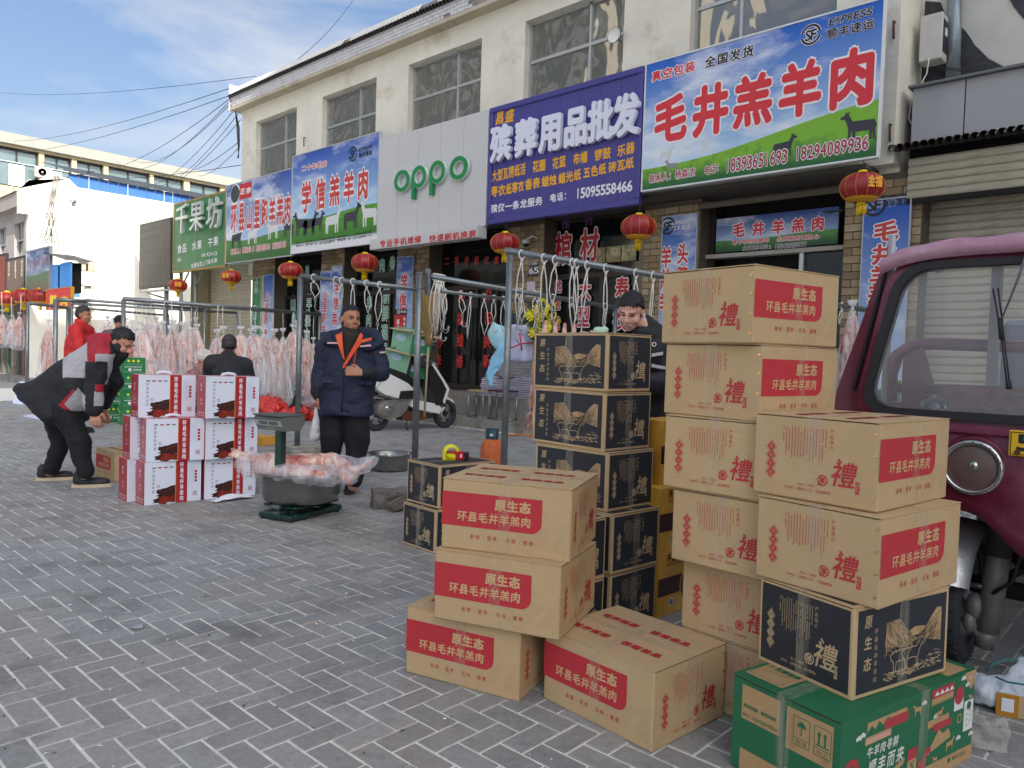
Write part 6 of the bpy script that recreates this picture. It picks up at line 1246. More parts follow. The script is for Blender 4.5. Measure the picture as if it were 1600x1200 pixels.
film = bag_mat('thin_plastic_film'); film_w = bag_mat('milky_plastic_film', '#f0f1f6', .4, .85)
def carcass(seed):
    rnd = random.Random(seed); q = MB(); w_ = rnd.uniform(.9, 1.1)
    for s in (-1, 1):
        cap(q, (s * .03, 0, -.10), .022, (s * .05 * w_, 0, -.30), .05); cap(q, (s * .05 * w_, 0, -.30), .06, (s * .07 * w_, .01, -.52), .085)
        cap(q, (s * .05, .0, -.52), .08, (s * .07 * w_, 0, -.85), .085, None, ((0, 1, 0), .8)); cap(q, (s * .06, -.03, -.92), .05, (s * .07, -.05, -1.2), .02)
    cap(q, (0, 0, -.55), .10, (0, 0, -.95), .115, None, ((0, 1, 0), .75)); cap(q, (0, 0, -.95), .09, (0, .02, -1.18), .05)
    me = remesh(q, .016, 3, 'carcass', [(14, .012, (1, 1, .35))], [meat if seed % 3 else meat_d]); q = MB()
    ph = rnd.uniform(0, 6); prof = [(.012, .0), (.016, -.05), (.05, -.09), (.085, -.2), (.12, -.35), (.155, -.55), (.18, -.8), (.195, -1.0), (.20, -1.18), (.17, -1.30), (.09, -1.36)]
    q.lathe([(a_ * rnd.uniform(.95, 1.05) * w_, z) for a_, z in prof], film, 60, mod=lambda t_, u: 1 + (.16 * math.sin(t_ * 7 + ph + u * 2) + .08 * math.sin(t_ * 13 - ph + u * 3)) * min(1, u * 2.5) + .12 * math.cos(2 * t_ + ph)); bg_ = q.mesh('plastic_bag')
    q = MB(); q.lathe([(.02, .03), (.045, .06), (.05, .10)], film_w, 24, mod=lambda t_, u: 1 + .3 * math.sin(t_ * 5)); q.ell((0, 0, .0), (.02, .02, .02), cord, 8, 6); tn = q.mesh('knot'); return me, bg_, tn
CV = [carcass(k) for k in range(5)]
def hang(P, s_, label, rz, group, zpipe=None, v=None, wide=1.0):
    t = thing('bagged_carcass', label, 'meat', P, rz, group); t.rotation_euler = (random.uniform(-.06, .06), random.uniform(-.06, .06), rz); wide *= random.uniform(.95, 1.4); s_ *= random.uniform(.92, 1.06); t.scale = (s_ * wide, s_ * wide * random.uniform(.7, 1), s_); v = random.randrange(5) if v is None else v
    for me in CV[v]: link(me.name.split('.')[0], me, t)
    if zpipe: q = MB(); q.tube([(0, 0, .0), (.01, 0, (zpipe - P.z) / s_ * .5), (0, 0, (zpipe - P.z) / s_)], .006 / s_, cord, 5); q.build('cord', t)
GR = 'bagged lamb carcasses hanging on the long rack'
LB = 'bagged lamb carcass in the row behind the gift boxes'
for i, (px_, ty) in enumerate(((214, 520), (226, 512), (239, 516), (252, 510), (263, 517), (275, 508), (288, 512), (300, 520), (312, 514), (337, 522), (349, 518))):
    P = on_seg(a0, a1, px_); yy = ty; z = P.z - (yy - view(P)[1]) * depth(P) / FPX; hang(Vector((P.x + random.uniform(-.12, .12), P.y, z)), random.uniform(.95, 1.08), nth(i, 'of the bagged carcasses behind the gift boxes'), random.uniform(0, 6), GR, P.z)
LB2 = 'bagged lamb carcass between the squatting man and the navy coat'
for i, (px_, ty, s_) in enumerate(((379, 517, 1.0), (391, 521, .98), (400, 517, 1.02), (411, 518, 1.0), (427, 522, 1.04), (442, 521, 1.12), (456, 514, .92), (468, 508, .95), (479, 524, 1.0), (491, 533, .85))):
    P = on_seg(a0, a1, px_); z = P.z - (ty - view(P)[1]) * depth(P) / FPX; hang(Vector((P.x + random.uniform(-.1, .1), P.y, z)), s_ * 1.02, nth(i, 'of the bagged carcasses between charcoal coat and navy coat'), random.uniform(0, 6), 'bagged lamb carcasses left of the navy coat', P.z, None, 1.15)
for i, (px_, ty) in enumerate(((168, 500), (177, 503), (186, 505), (196, 503), (206, 506), (228, 500), (244, 502), (296, 505), (306, 503))):
    P = at(px_, ty, 15.6); hang(P, .9, nth(i, 'of the bagged carcasses on the farther thin pipes'), random.uniform(0, 6), 'bagged carcasses on the farther rack', P.z + .25)
hang(at(76, 506, 11.5), .68, 'single bagged carcass hanging on the left rack beside the bent man', 1.0, None, at(76, 480, 11.5).z, 1, .95)
for px_, ty, s_, lb in ((4, 488, .42, 'white plastic bag of meat cut by the left edge of the photograph'), (18, 496, .36, 'white plastic bag of meat second from the left edge'), (31, 492, .42, 'white plastic bag of meat nearest the left rack post')):
    P = at(px_, ty, 11.3); hang(P, s_, lb, random.uniform(0, 6), None, P.z + .3, None, 1.25)
P = at(1332, 482, 5.6); hang(P, .62, 'bagged piece of dark red meat hanging between the cartons and the truck', .4, None, P.z + .06, 3, .9)
# legs of a carcass in view above the black cartons
for i, (px_, ty) in enumerate(((852, 503), (868, 506), (882, 507), (897, 508))):
    P = at(px_, ty, 6.6); q = MB(); cap(q, (0, 0, 0), .016, (.0, 0, -.09), .022); cap(q, (0, 0, -.09), .026, (.02, 0, -.35), .05); cap(q, (.02, 0, -.35), .05, (.0, 0, -.9), .09); me = remesh(q, .008, 2, 'lamb_leg', [(30, .006, (1, 1, .4))], [meat])
    tag(link('hanging_lamb_joint', me, None, P, random.uniform(0, 3)), 'raw lamb leg hanging %s behind the topmost black carton' % ('leftmost', 'second from the left', 'third from the left', 'rightmost')[i], 'meat', 'lamb legs above the black cartons')
P = at(831, 600, 7.2); q = MB(); cap(q, (.04, 0, .2), .035, (.02, 0, -.22), .035); cap(q, (0.01, 0, -.3), .04, (-.03, 0, -.42), .03); tag(link('lamb_shank', remesh(q, .01, 2, 'lamb_shank', [(25, .008, (1, 1, .4))], [meat_d]), None, P), 'lamb shank with a dark red tip hanging left of the black cartons', 'meat')
# ================================================================= bags of offal on the ground
redbag = mat('red_plastic_bag', '#c8241f', .25, var=(8, .3), bump=(26, .9, .02), spec=.7)
pinkbag = mat('pink_plastic_bag', '#d89aa0', .3, var=(6, .25), bump=(22, .8, .02)); greybag = mat('grey_plastic_bag', '#c2c0c4', .3, var=(9, .3), bump=(24, .8, .02))
def lump(name, px_, py_, w_, h_, m, label, cat, dd=0, group=None, el=1.0, tie=True):
    P = on_z(px_, py_, 0); d = depth(P); k = d / FPX; W_ = w_ * k / 2; H_ = h_ * k; q = MB(); cap(q, (-W_ * .5, 0, H_ * .42), H_ * .42, (W_ * .5, 0, H_ * .42), H_ * .40, None, None)
    for i in range(4): a_ = random.uniform(0, 6.28); cap(q, (W_ * .4 * math.cos(a_), W_ * .35 * math.sin(a_), H_ * .35), H_ * .33, (W_ * .5 * math.cos(a_ + .5), W_ * .4 * math.sin(a_ + .5), H_ * .4), H_ * .3)
    if tie: cap(q, (W_ * .1, 0, H_ * .7), H_ * .12, (W_ * .15, 0, H_ * 1.0), H_ * .05)
    me = remesh(q, max(.008, H_ / 26), 2, name, [(6 / H_ * .35, H_ * .16, (1, 1, 1)), (22 / H_ * .35, H_ * .07, (1, 1, 1))], [m], post=lambda co, no: np.column_stack([co[:, 0], co[:, 1], np.maximum(co[:, 2], .002)]))
    return tag(link(name, me, None, P + Vector((0, H_ * .4, 0)), R(80) + random.uniform(-.3, .3)), label, cat, group)
for px_, py_, w_, h_, m_, lb in ((418, 655, 36, 32, redbag, 'largest red plastic bag on the ground behind the gift boxes'), (440, 657, 26, 22, redbag, 'red plastic bag on the ground below the dark crate'), (456, 659, 24, 28, redbag, 'red plastic bag just left of the rack post'), (476, 658, 24, 20, redbag, 'red plastic bag with a round knot right of the rack post'),
       (480, 640, 26, 22, pinkbag, 'pink plastic bag of meat beside the sleeve of the navy coat'), (489, 655, 16, 18, greybag, 'grey plastic bag on the ground by the navy coat'), (404, 650, 30, 36, redbag, 'red plastic bag half hidden by the gift boxes'), (432, 650, 20, 14, redbag, 'small red bag pressed against the dark crate')): lump('plastic_bag', px_, py_ if py_ > 630 else 650, w_, h_, m_, lb, 'bag')
P = on_z(444, 640, 0); q = MB(); q.box((-.3, -.2, 0), (.3, .2, .30), mat('dark_crate', '#4a4038', .7, var=(6, .3)), bev=.02); tag(q.build('dark_crate', None, P + Vector((-.2, .2, 0)), R(75)), 'low dark crate behind the red bags', 'crate')
P = on_z(192, 652, 0); lump('plastic_bag', 190, 658, 52, 22, mat('bloodied_film', '#dcc4c6', .3, var=(7, .35), bump=(24, .9, .02)), 'flat white and red bag on the ground beside the green cases', 'bag', tie=False)
# ================================================================= platform scale with its bowl
sg = mat('scale_green', '#123c34', .35, .2, var=(8, .2), coat=.2); sgrey = mat('scale_head_grey', '#6d706c', .45, .1)
sc0 = on_z(436, 812, 0); scl = thing('platform_scale', 'dark green platform scale with a grey display head', 'scale', (sc0.x, sc0.y, 0)); 
bc = at(471, 770, 5.95); dirb = (Vector((bc.x, bc.y, 0)) - Vector((sc0.x, sc0.y, 0))); ang = math.atan2(dirb.y, dirb.x); scl.rotation_euler.z = ang
q = MB(); q.box((-.03, -.032, .03), (.03, .032, .70), sg, bev=.006); q.build('column', scl)
q = MB(); q.box((-.06, -.07, .02), (.05, .07, .055), sg, bev=.006); q.box((-.05, -.17, .015), (.0, .17, .05), sg, bev=.008); q.box((.0, -.17, .015), (.52, -.11, .055), sg, bev=.008); q.box((.0, .11, .015), (.52, .17, .055), sg, bev=.008); q.box((.47, -.11, .015), (.52, .11, .055), sg, bev=.008); q.box((.02, -.05, .055), (.5, .05, .09), sg, bev=.01)
q.build('base_frame', scl); q = MB()
for x in (-.02, .48):
    for y in (-.14, .14): q.lathe([(.025, 0), (.025, .018)], blackp, 12, Matrix.Translation((x, y, 0)), close=True)
q.build('foot', scl); q = MB(); q.box((.0, -.17, .09), (.48, .17, .11), sg, bev=.006); q.build('platform', scl)
q = MB(); q.box((-.045, -.04, .09), (.045, .04, .12), steel, bev=.004); q.box((-.045, -.04, .05), (.045, .04, .065), steel); q.build('clamp', scl)
hd = MB(); prf = [(-.10, .78), (.07, .78), (.10, .86), (.09, .875), (-.115, .895), (-.13, .88)]; hd.prism(prf, -.15, .15, sgrey, 'xz')
head_rot = Matrix.Rotation(0, 4, 'Z'); hq = thing('tmp', None, None); bpy.data.objects.remove(hq)
# head is built in its own frame: front towards -y, tilted face
hd = MB(); pr3 = [(-.09, .0), (.06, 0), (.10, .05), (.09, .105), (-.105, .115), (-.13, .085)]; hd.prism([(a_, b_) for a_, b_ in pr3], -.15, .15, sgrey, 'yz'); hd.box((-.155, -.14, .108), (.155, .1, .118), mat('scale_lid', '#4d504e', .5), bev=.003)
ho = hd.build('display_head', scl, (0, 0, .69)); ho.rotation_euler.z = -ang + R(12 + 0)
dsp = MB(); f0 = Vector((-.14, -.1265, .028)); n0 = Vector((0, -.905, -.42))
def dq(x0, x1, t0, t1, m, l):
    A = Vector((0, -.092, .006)); B_ = Vector((0, -.131, .082)); e_ = (B_ - A); nn = Vector((0, -e_.z, e_.y)).normalized(); dsp.add([Vector((x, 0, 0)) + A + e_ * t_ + nn * l for x, t_ in ((x0, t0), (x1, t0), (x1, t1), (x0, t1))], [(0, 1, 2, 3)], m)
dq(-.14, .14, .38, .95, mat('silver_bezel', '#b9c0bd', .35, .4), .002); dq(-.10, -.01, .50, .85, mat('lcd_glass', '#5b6b66', .2), .004); dq(.005, .10, .50, .85, mat('lcd_glass', '#5b6b66', .2), .004); dq(-.05, .05, .08, .26, mat('maker_plate', '#8a8d88', .5), .002)
dsp.build('display', ho)
def bowl(P, R_, H_, label, foot=True, name='steel_bowl'):
    t = thing(name, label, 'bowl', P); q = MB(); st = mat('brushed_steel', '#8d8e8d', .27, .95, var=(5, .15), bump=(4, .15, .002), stretch=(1, 1, 40))
    pr4 = [(0, .012), (R_ * .72, .010), (R_ * .88, H_ * .12), (R_ * .95, H_ * .36), (R_ * .955, H_ * .97), (R_ * 1.04, H_), (R_ * 1.045, H_ * .985), (R_ * .975, H_ * .955), (R_ * .965, H_ * .35), (R_ * .90, H_ * .09), (R_ * .74, 0), (0, 0)]
    q.lathe(pr4, st, 64); q.build('basin', t); q = MB(); q.lathe([(R_ * 1.03, H_ - .004), (R_ * 1.052, H_ + .002), (R_ * 1.05, H_ - .008)], st, 64); q.build('rolled_rim', t); return t
bz = .112; bowl(Vector((bc.x, bc.y, bz)), .315, .235, 'large steel bowl on the platform scale holding a bagged carcass')
b2 = on_z(600, 738, 0); bowl(Vector((b2.x - .1, b2.y + .15, 0)), .23, .19, 'empty steel bowl on the ground right of the navy coat')
# carcass lying in the bowl
def Q(x, y, d): return at(x, y, d)
q = MB(); d0 = 5.85
cap(q, Q(415, 728, d0), .10, Q(470, 735, d0), .12); cap(q, Q(470, 733, d0), .12, Q(520, 728, d0), .10); cap(q, Q(520, 727, d0), .09, Q(552, 738, d0 - .1), .05); cap(q, Q(535, 738, d0 - .15), .045, Q(545, 752, d0 - .25), .03); cap(q, Q(430, 735, d0 - .1), .04, Q(505, 742, d0 - .22), .035); cap(q, Q(445, 722, d0 - .05), .05, Q(515, 722, d0 - .1), .04)
cap(q, Q(415, 722, d0), .05, Q(385, 712, d0 + .05), .03); cap(q, Q(385, 712, d0 + .05), .025, Q(362, 703, d0 + .1), .018); cap(q, Q(400, 722, d0), .03, Q(360, 711, d0 + .05), .016); cap(q, Q(552, 738, d0 - .1), .03, Q(578, 722, d0 - .1), .02); cap(q, Q(460, 745, d0), .13, Q(500, 745, d0), .12)
cm0 = thing('bagged_carcass', 'lamb carcass wrapped in clear plastic lying across the bowl on the scale', 'meat', (0, 0, 0))
link('carcass', remesh(q, .014, 3, 'carcass', [(16, .014, (1, 1, 1)), (45, .006, (1, 1, 1))], [meat]), cm0)
q = MB(); cap(q, Q(408, 728, d0), .105, Q(470, 736, d0), .125); cap(q, Q(470, 736, d0), .125, Q(525, 733, d0), .105); cap(q, Q(525, 733, d0 - .05), .10, Q(570, 726, d0 - .1), .055); cap(q, Q(515, 740, d0 - .15), .085, Q(548, 746, d0 - .22), .05); cap(q, Q(535, 740, d0 - .15), .07, Q(572, 730, d0 - .12), .04); cap(q, Q(440, 742, d0 - .12), .09, Q(520, 744, d0 - .16), .08); cap(q, Q(405, 726, d0), .11, Q(384, 724, d0), .08); cap(q, Q(390, 732, d0), .07, Q(383, 741, d0 - .05), .02)
cap(q, Q(578, 722, d0 - .1), .045, Q(590, 716, d0 - .1), .012)
link('plastic_wrap', remesh(q, .012, 4, 'plastic_wrap', [(7, .022, (1, 1, 1)), (18, .008, (1, 1, 1)), (50, .005, (1, 1, 1))], [bag_mat('bowl_wrap_film', '#eef0f6', .14, .48)]), cm0)
# cloth in front of the gift box
q = MB(); P = on_z(352, 777, 0); n = 16; vs = []; fs = []
for i in range(n + 1):
    for j in range(7): u = i / n; v = j / 6; vs.append((P.x + .30 * (v - .5) * .35 + .03, P.y - .17 + .36 * u, .01 + .045 * max(0, math.sin(u * 3.14) * .7 + noise.noise((u * 4, v * 3, 1)) * .7) * (1 - abs(v - .5))))
for i in range(n):
    for j in range(6): a_ = i * 7 + j; fs.append((a_, a_ + 1, a_ + 8, a_ + 7))
q.add(vs, fs, mat('white_cloth', '#e6e8ee', .8), None, True); o = q.build('crumpled_cloth'); o.location = (.12, -.02, 0); tag(o, 'crumpled white cloth on the paving in front of the bottom right gift box', 'cloth')
# ================================================================= stones, gas bottle, dispenser, litter
def rock(name, P, s_, m, label, cat='stone', rz=0, voxel=None):
    q = MB(); q.box((-s_[0] / 2, -s_[1] / 2, 0), (s_[0] / 2, s_[1] / 2, s_[2]), m); me = remesh(q, voxel or min(s_) / 14, 2, name, [(3 / max(s_), max(s_) * .08, (1, 1, 1)), (12 / max(s_), max(s_) * .03, (1, 1, 1))], [m], post=lambda co, no: np.column_stack([co[:, 0], co[:, 1], np.maximum(co[:, 2], .001)])); return tag(link(name, me, None, P, rz), label, cat)
stone = mat('rough_stone', '#77706a', .95, var=(8, .3), bump=(18, 1.0, .03), stain=('#4c453e', 5, .5, .7))
P = on_z(603, 795, 0); rock('broken_stone', (P.x - .05, P.y + .08, 0), (.30, .20, .15), stone, 'broken concrete block lying left of the small black cartons', rz=R(60)); P = on_z(628, 800, 0)
q = MB(); 
for k in range(3): q.box((-.2, -.025 + k * .05, .0 + k * .01), (.2, .015 + k * .05, .03 + k * .012), mat('old_wood_slat', '#6e6258', .9, var=(12, .3)), Matrix.Rotation(R(20 + k * 9), 4, 'Z') @ Matrix.Rotation(R(-14), 4, 'Y'))
tag(q.build('wood_scraps', None, (P.x, P.y + .12, .06), R(60)), 'splintered wood scraps beside the broken block', 'wood', kind='stuff')
P = on_z(470, 712, 0); q = MB(); q.box((-.3, -.1, 0), (.28, .1, .11), conc, bev=.01); tag(q.build('concrete_block', None, (P.x - .1, P.y + .2, 0), R(84)), 'low concrete block at the foot of the rack post', 'block')
P = on_z(1533, 1170, 0); rock('paving_stone', (P.x + .0, P.y + .04, 0), (.14, .09, .09), mat('pale_worn_stone', '#a9a69f', .9, var=(10, .2), bump=(20, .6, .02)), 'loose pale paving stone right of the green carton', rz=R(20))
gb_ = on_z(762, 742, 0); gasb = thing('gas_cylinder', 'small gas cylinder with a dark collar wrapped in an orange sack', 'cylinder', (gb_.x, gb_.y + .05, 0)); dg_ = depth(gb_); kk = dg_ / FPX
q = MB(); rr_ = 17 * kk; hh = 56 * kk
q.lathe([(rr_ * .9, 0), (rr_, hh * .2), (rr_ * 1.02, hh * .6), (rr_ * .95, hh * .85), (rr_ * .66, hh * 1.0), (0, hh * 1.0)], mat('orange_woven_sack', '#cf6a3a', .75, var=(12, .25), bump=(40, .9, .015)), 40, mod=lambda t_, u: 1 + .05 * math.sin(t_ * 9 + u * 5) + .03 * math.sin(t_ * 17)); q.build('sack', gasb)
q = MB(); q.lathe([(rr_ * .60, hh), (rr_ * .62, hh * 1.28), (rr_ * .57, hh * 1.28), (rr_ * .55, hh)], mat('dark_teal_metal', '#21424c', .4, .3), 30); q.box((-.03, -.05, hh), (.03, .05, hh * 1.16), blackp, bev=.006); q.build('collar', gasb); q = MB(); q.box((rr_ * .3, -rr_ * .62, hh * 1.1), (rr_ * .6, -rr_ * .50, hh * 1.16), whitep); q.build('valve', gasb)
q = MB(); P = Vector((gb_.x, gb_.y + .05, hh * 1.1)); q.tube([P + Vector((rr_ * .5, .1, 0)), at(815, 679, dg_ + .1), at(838, 683, dg_), at(850, 700, dg_ - .2), at(852, 722, dg_ - .5), at(846, 745, dg_ - .9), at(835, 772, dg_ - 1.3)], .011, mat('orange_hose', '#c9762f', .5), 8); tag(q.build('gas_hose'), 'orange gas hose curving away from the cylinder', 'hose')
td = at(705, 712, 4.78); tz = 2 * k_; tdp = thing('tape_dispenser', 'red and yellow hand tape dispenser on the small black cartons', 'tape dispenser', (td.x, td.y, tz), R(60)); tdp.location = on_z(704, 719, tz) + Vector((0, .0, 0))
q = MB(); q.lathe([(.035, -.024), (.055, -.024), (.055, .024), (.035, .024)], mat('yellow_tape_roll', '#e9e02a', .4), 28, Matrix.Translation((0, 0, .055)) @ Matrix.Rotation(R(90), 4, 'X')); q.box((-.055, -.024, .0), (.03, .024, .05), mat('yellow_tape_roll', '#e9e02a', .4), bev=.006); q.build('tape_roll', tdp)
q = MB(); q.box((-.04, -.028, .05), (.09, .028, .062), mat('red_plastic', '#c01f2a', .35), bev=.004); q.box((.03, -.028, .005), (.09, .028, .05), mat('red_plastic', '#7c1c20', .35), bev=.004); q.build('frame', tdp); q = MB(); q.box((.09, -.02, .0), (.125, .02, .055), blackp, bev=.004); q.box((.06, -.0285, .02), (.072, -.0282, .045), whitep); q.build('handle', tdp)
litter = [((445, 1010), .012), ((508, 972), .009), ((491, 974), .009), ((197, 981), .008), ((632, 905), .010), ((30, 880), .009)]
cg = mat('cigarette_tan', '#cf9a60', .7)
for i, (px_, ang_, lb) in enumerate((((492, 974), .3, 'cigarette end on the paving, left one of the pair'), ((509, 973), 2.3, 'cigarette end on the paving, right one of the pair'))):
    P = on_z(px_[0], px_[1], .006); q = MB(); q.tube([(-.012, 0, 0), (.006, 0, 0)], .004, cg, 8); q.tube([(.006, 0, 0), (.014, 0, 0)], .0038, whitep, 8); tag(q.build('cigarette_end', None, P, ang_), lb, 'cigarette end')
scr = MB(); rnd = random.Random(9)
for k in range(170):
    P = on_z(rnd.uniform(0, 900), 700 + 500 * rnd.random() ** 1.3, .002); s_ = rnd.uniform(.003, .014); a_ = rnd.uniform(0, 6.28); c, s2 = math.cos(a_), math.sin(a_)
    scr.add([(P.x - c * s_, P.y - s2 * s_, .002), (P.x + s2 * s_ * .4, P.y - c * s_ * .4, .004), (P.x + c * s_, P.y + s2 * s_, .003), (P.x - s2 * s_ * .5, P.y + c * s_ * .5, .006)], [(0, 1, 2, 3)], whitep if rnd.random() < .5 else mat('dull_scrap', '#5d5852', .9))
o = scr.build('litter_scraps'); tag(o, 'tiny scraps of paper and dirt scattered over the paving', 'litter', None, 'stuff')
P = on_z(216, 980, .004); q = MB(); vs = [(0.02 * math.cos(a_) * rnd.uniform(.7, 1.5), .035 * math.sin(a_) * rnd.uniform(.7, 1.4), rnd.uniform(0, .012)) for a_ in [i * .6 for i in range(10)]]; q.add(vs + [(0, 0, .012)], [(i, (i + 1) % 10, 10) for i in range(10)], mat('bluish_rag', '#9aa0a8', .8)); tag(q.build('torn_paper', None, P, .4), 'torn bluish paper scrap on the open paving', 'paper')
# sheets on the ground at the left
for pts, z_, lb in ((((20, 630), (38, 582), (100, 565), (72, 637)), .0, 'large white foam sheet leaning behind the bent man'), (((33, 650), (70, 655), (85, 660), (50, 647)), .004, 'flattened white wrapper on the paving behind the bent man')):
    q = MB()
    if z_ == .0:
        A = on_z(20, 632, 0); B_ = on_z(80, 638, 0); C_ = A + Vector((-.5, .25, .42)); D_ = B_ + Vector((-.5, .25, .42)); nn = Vector((.02, -.01, .03)); q.add([A, B_, D_, C_, A + nn, B_ + nn, D_ + nn, C_ + nn], [(0, 1, 2, 3), (7, 6, 5, 4), (0, 4, 5, 1), (1, 5, 6, 2), (2, 6, 7, 3), (3, 7, 4, 0)], mat('white_foam_board', '#d5dcf0', .6))
    else:
        V4 = [on_z(x, y, .004) for x, y in pts]; q.add([V4[0], V4[3], V4[1] + Vector((0, 0, .03)), V4[2]], [(0, 1, 2), (0, 2, 3)], mat('white_foam_board', '#d5dcf0', .6))
    tag(q.build('white_sheet'), lb, 'sheet')
# ================================================================= things on the shop step
bale = mat('wrapped_paper_bale', '#c9c3c4', .5, var=(5, .15), bump=(9, .8, .03), wave=('Z', 9.0)); bale2 = mat('lilac_wrapped_bale', '#cbc2d2', .5, var=(5, .12), bump=(9, .8, .03), wave=('Z', 8.0))
def bundle(px_, py_, w_, h_, m, lb, Y=9.95, dz=None, dp=.45):
    A = on_y(px_ - w_ / 2, py_, Y); B_ = on_y(px_ + w_ / 2, py_, Y); k = depth(A) / FPX; H_ = h_ * k; q = MB(); W_ = abs(B_.x - A.x); q.box((-W_ / 2, 0, 0), (W_ / 2, dp, H_), m); me = remesh(q, .03, 6, 'paper_bale', [(4, .05, (1, 1, 2)), (14, .015, (1, 1, 2.5))], [m]); tag(link('paper_bale', me, None, ((A.x + B_.x) / 2, Y, A.z)), lb, 'bundle')
bundle(762, 628, 22, 40, bale2, 'lilac wrapped paper bale at the left end of the pile'); bundle(783, 630, 22, 38, bale2, 'lilac wrapped paper bale behind the rack post', 9.93); bundle(815, 636, 46, 46, bale2, 'widest lilac wrapped paper bale of the pile', 9.9)
bundle(808, 590, 42, 34, bale, 'grey wrapped paper bale lying on the lilac ones', 10.0); bundle(782, 588, 22, 36, bale, 'pale wrapped bale on top beside the rack post', 10.02)
q = MB(); A = at(835, 530, 10.4); q.box((-.17, -.15, -.02), (.17, .15, .33), kraft, bev=.01); q.box((-.01, -.152, 0), (.01, -.1505, .33), tape); tag(q.build('small_carton', None, at(826, 563, 12.6) , .2), 'small plain carton on the wrapped bales', 'box')
lil = mat('lilac_sheet', '#c4c6e2', .6, var=(3, .08), bump=(6, .6, .03)); q = MB(); P = at(812, 545, 12.4); q.box((-.28, -.12, -.2), (.22, .12, .38), lil); tag(link('wrapped_parcel', remesh(q, .03, 5, 'wrapped_parcel', [(4, .06, (1, 1, 1))], [lil]), None, P), 'lilac wrapped parcel tied with red string behind the rack post', 'parcel')
q = MB(); q.tube([at(797, 544, 12.1), at(815, 537, 12.1), at(833, 536, 12.2)], .012, red, 5); q.tube([at(812, 520, 12.1), at(815, 548, 12.1)], .012, red, 5); tag(q.build('red_string'), 'red string round the lilac parcel', 'string')
def cloth(pts, d, m, lb, name='plastic_sheet', t=.25):
    q = MB(); 
    for (x0, y0, r0), (x1, y1, r1) in zip(pts, pts[1:]): cap(q, at(x0, y0, d), r0 * d / FPX, at(x1, y1, d), r1 * d / FPX, None, ((RM[0][1], RM[1][1], RM[2][1]), t))
    tag(link(name, remesh(q, .02, 3, name, [(5, .05, (1, 1, .5)), (16, .02, (1, 1, .4))], [m])), lb, 'sheet')
aqua = mat('aqua_film', '#9fd0dc', .35, var=(6, .15), bump=(18, .8, .02)); cloth([(771, 506, 5), (777, 520, 15), (782, 540, 12)], 11.6, aqua, 'pale aqua plastic sheet bunched at the top of the bales'); cloth([(786, 545, 9), (776, 565, 12), (768, 585, 9), (768, 602, 4)], 11.5, mat('sky_blue_cloth', '#86c3e2', .55, var=(6, .1), bump=(18, .7, .02)), 'sky blue cloth hanging down over the bales', 'blue_cloth')
# flowers
wr_ = thing('flower_wreath', 'funeral wreath of yellow flowers with dark leaves behind the hooks', 'wreath', at(848, 500, 12.0)); fy_ = [mat('petal_yellow', '#e8dc2a', .6), mat('petal_gold', '#c9a81c', .6), mat('leaf_dark', '#2c4a2a', .7), mat('petal_blue', '#2f56a8', .6)]
for k in range(46):
    a_ = random.uniform(0, 6.28); r_ = .3 * random.random() ** .5; m_ = fy_[0] if k % 4 < 2 else fy_[2] if k % 4 == 2 else fy_[1 if k % 8 == 3 else 3 if k < 20 else 2]
    q = MB(); q.ell((0, 0, 0), (.05, .04, .05), m_, 8, 5)
    for j in range(7): b_ = j * .9; q.add([(0, 0, 0), (.07 * math.cos(b_ - .3), -.03, .07 * math.sin(b_ - .3)), (.09 * math.cos(b_), -.05, .09 * math.sin(b_)), (.07 * math.cos(b_ + .3), -.03, .07 * math.sin(b_ + .3))], [(0, 1, 2, 3)], m_)
    q.build('flower' if m_ not in (fy_[2],) else 'leaf', wr_, (r_ * math.cos(a_), random.uniform(-.05, .05), r_ * math.sin(a_) * 1.1))
P = at(815, 505, 12.5); q = MB(); cap(q, (-.25, .1, 0), .2, (.25, .1, -.05), .22); tag(link('dark_bundle', remesh(q, .03, 3, 'dark_bundle', [(5, .06, (1, 1, 1))], [mat('dark_teal_cloth', '#2a3634', .8)]), None, P), 'dark teal cloth bundle left of the yellow flowers', 'bundle')
# stools
for px_, w_, top, lb in ((747, 26, 'wood', 'steel legged stool with a wooden seat in front of the bales'), (783, 34, 'plum', 'steel legged stool with plum seat behind the rack post')):
    A = on_y(px_, 650, 9.5); z0 = .175; st = thing('stool', lb, 'stool', (A.x, 9.53, z0)); W_ = w_ * depth(A) / FPX * .62; H_ = on_y(px_, 612, 9.5).z - z0
    q = MB(); 
    for sx in (-1, 1):
        q.tube([(sx * W_, -.1, 0), (sx * W_, -.1, H_)], .012, steelw, 8); q.tube([(sx * W_, .1, 0), (sx * W_, .1, H_)], .012, steelw, 8); q.tube([(sx * W_, -.1, .02), (sx * W_, .1, .02)], .012, steelw, 8)
    q.tube([(-W_, -.1, .02), (W_, -.1, .02)], .012, steelw, 8); q.build('leg_frame', st); q = MB(); q.box((-W_ - .02, -.13, H_), (W_ + .02, .13, H_ + .03), mat('pale_wood', '#c5b183', .6) if top == 'wood' else mat('plum_plastic', '#5e2c40', .5), bev=.008); q.build('seat', st)
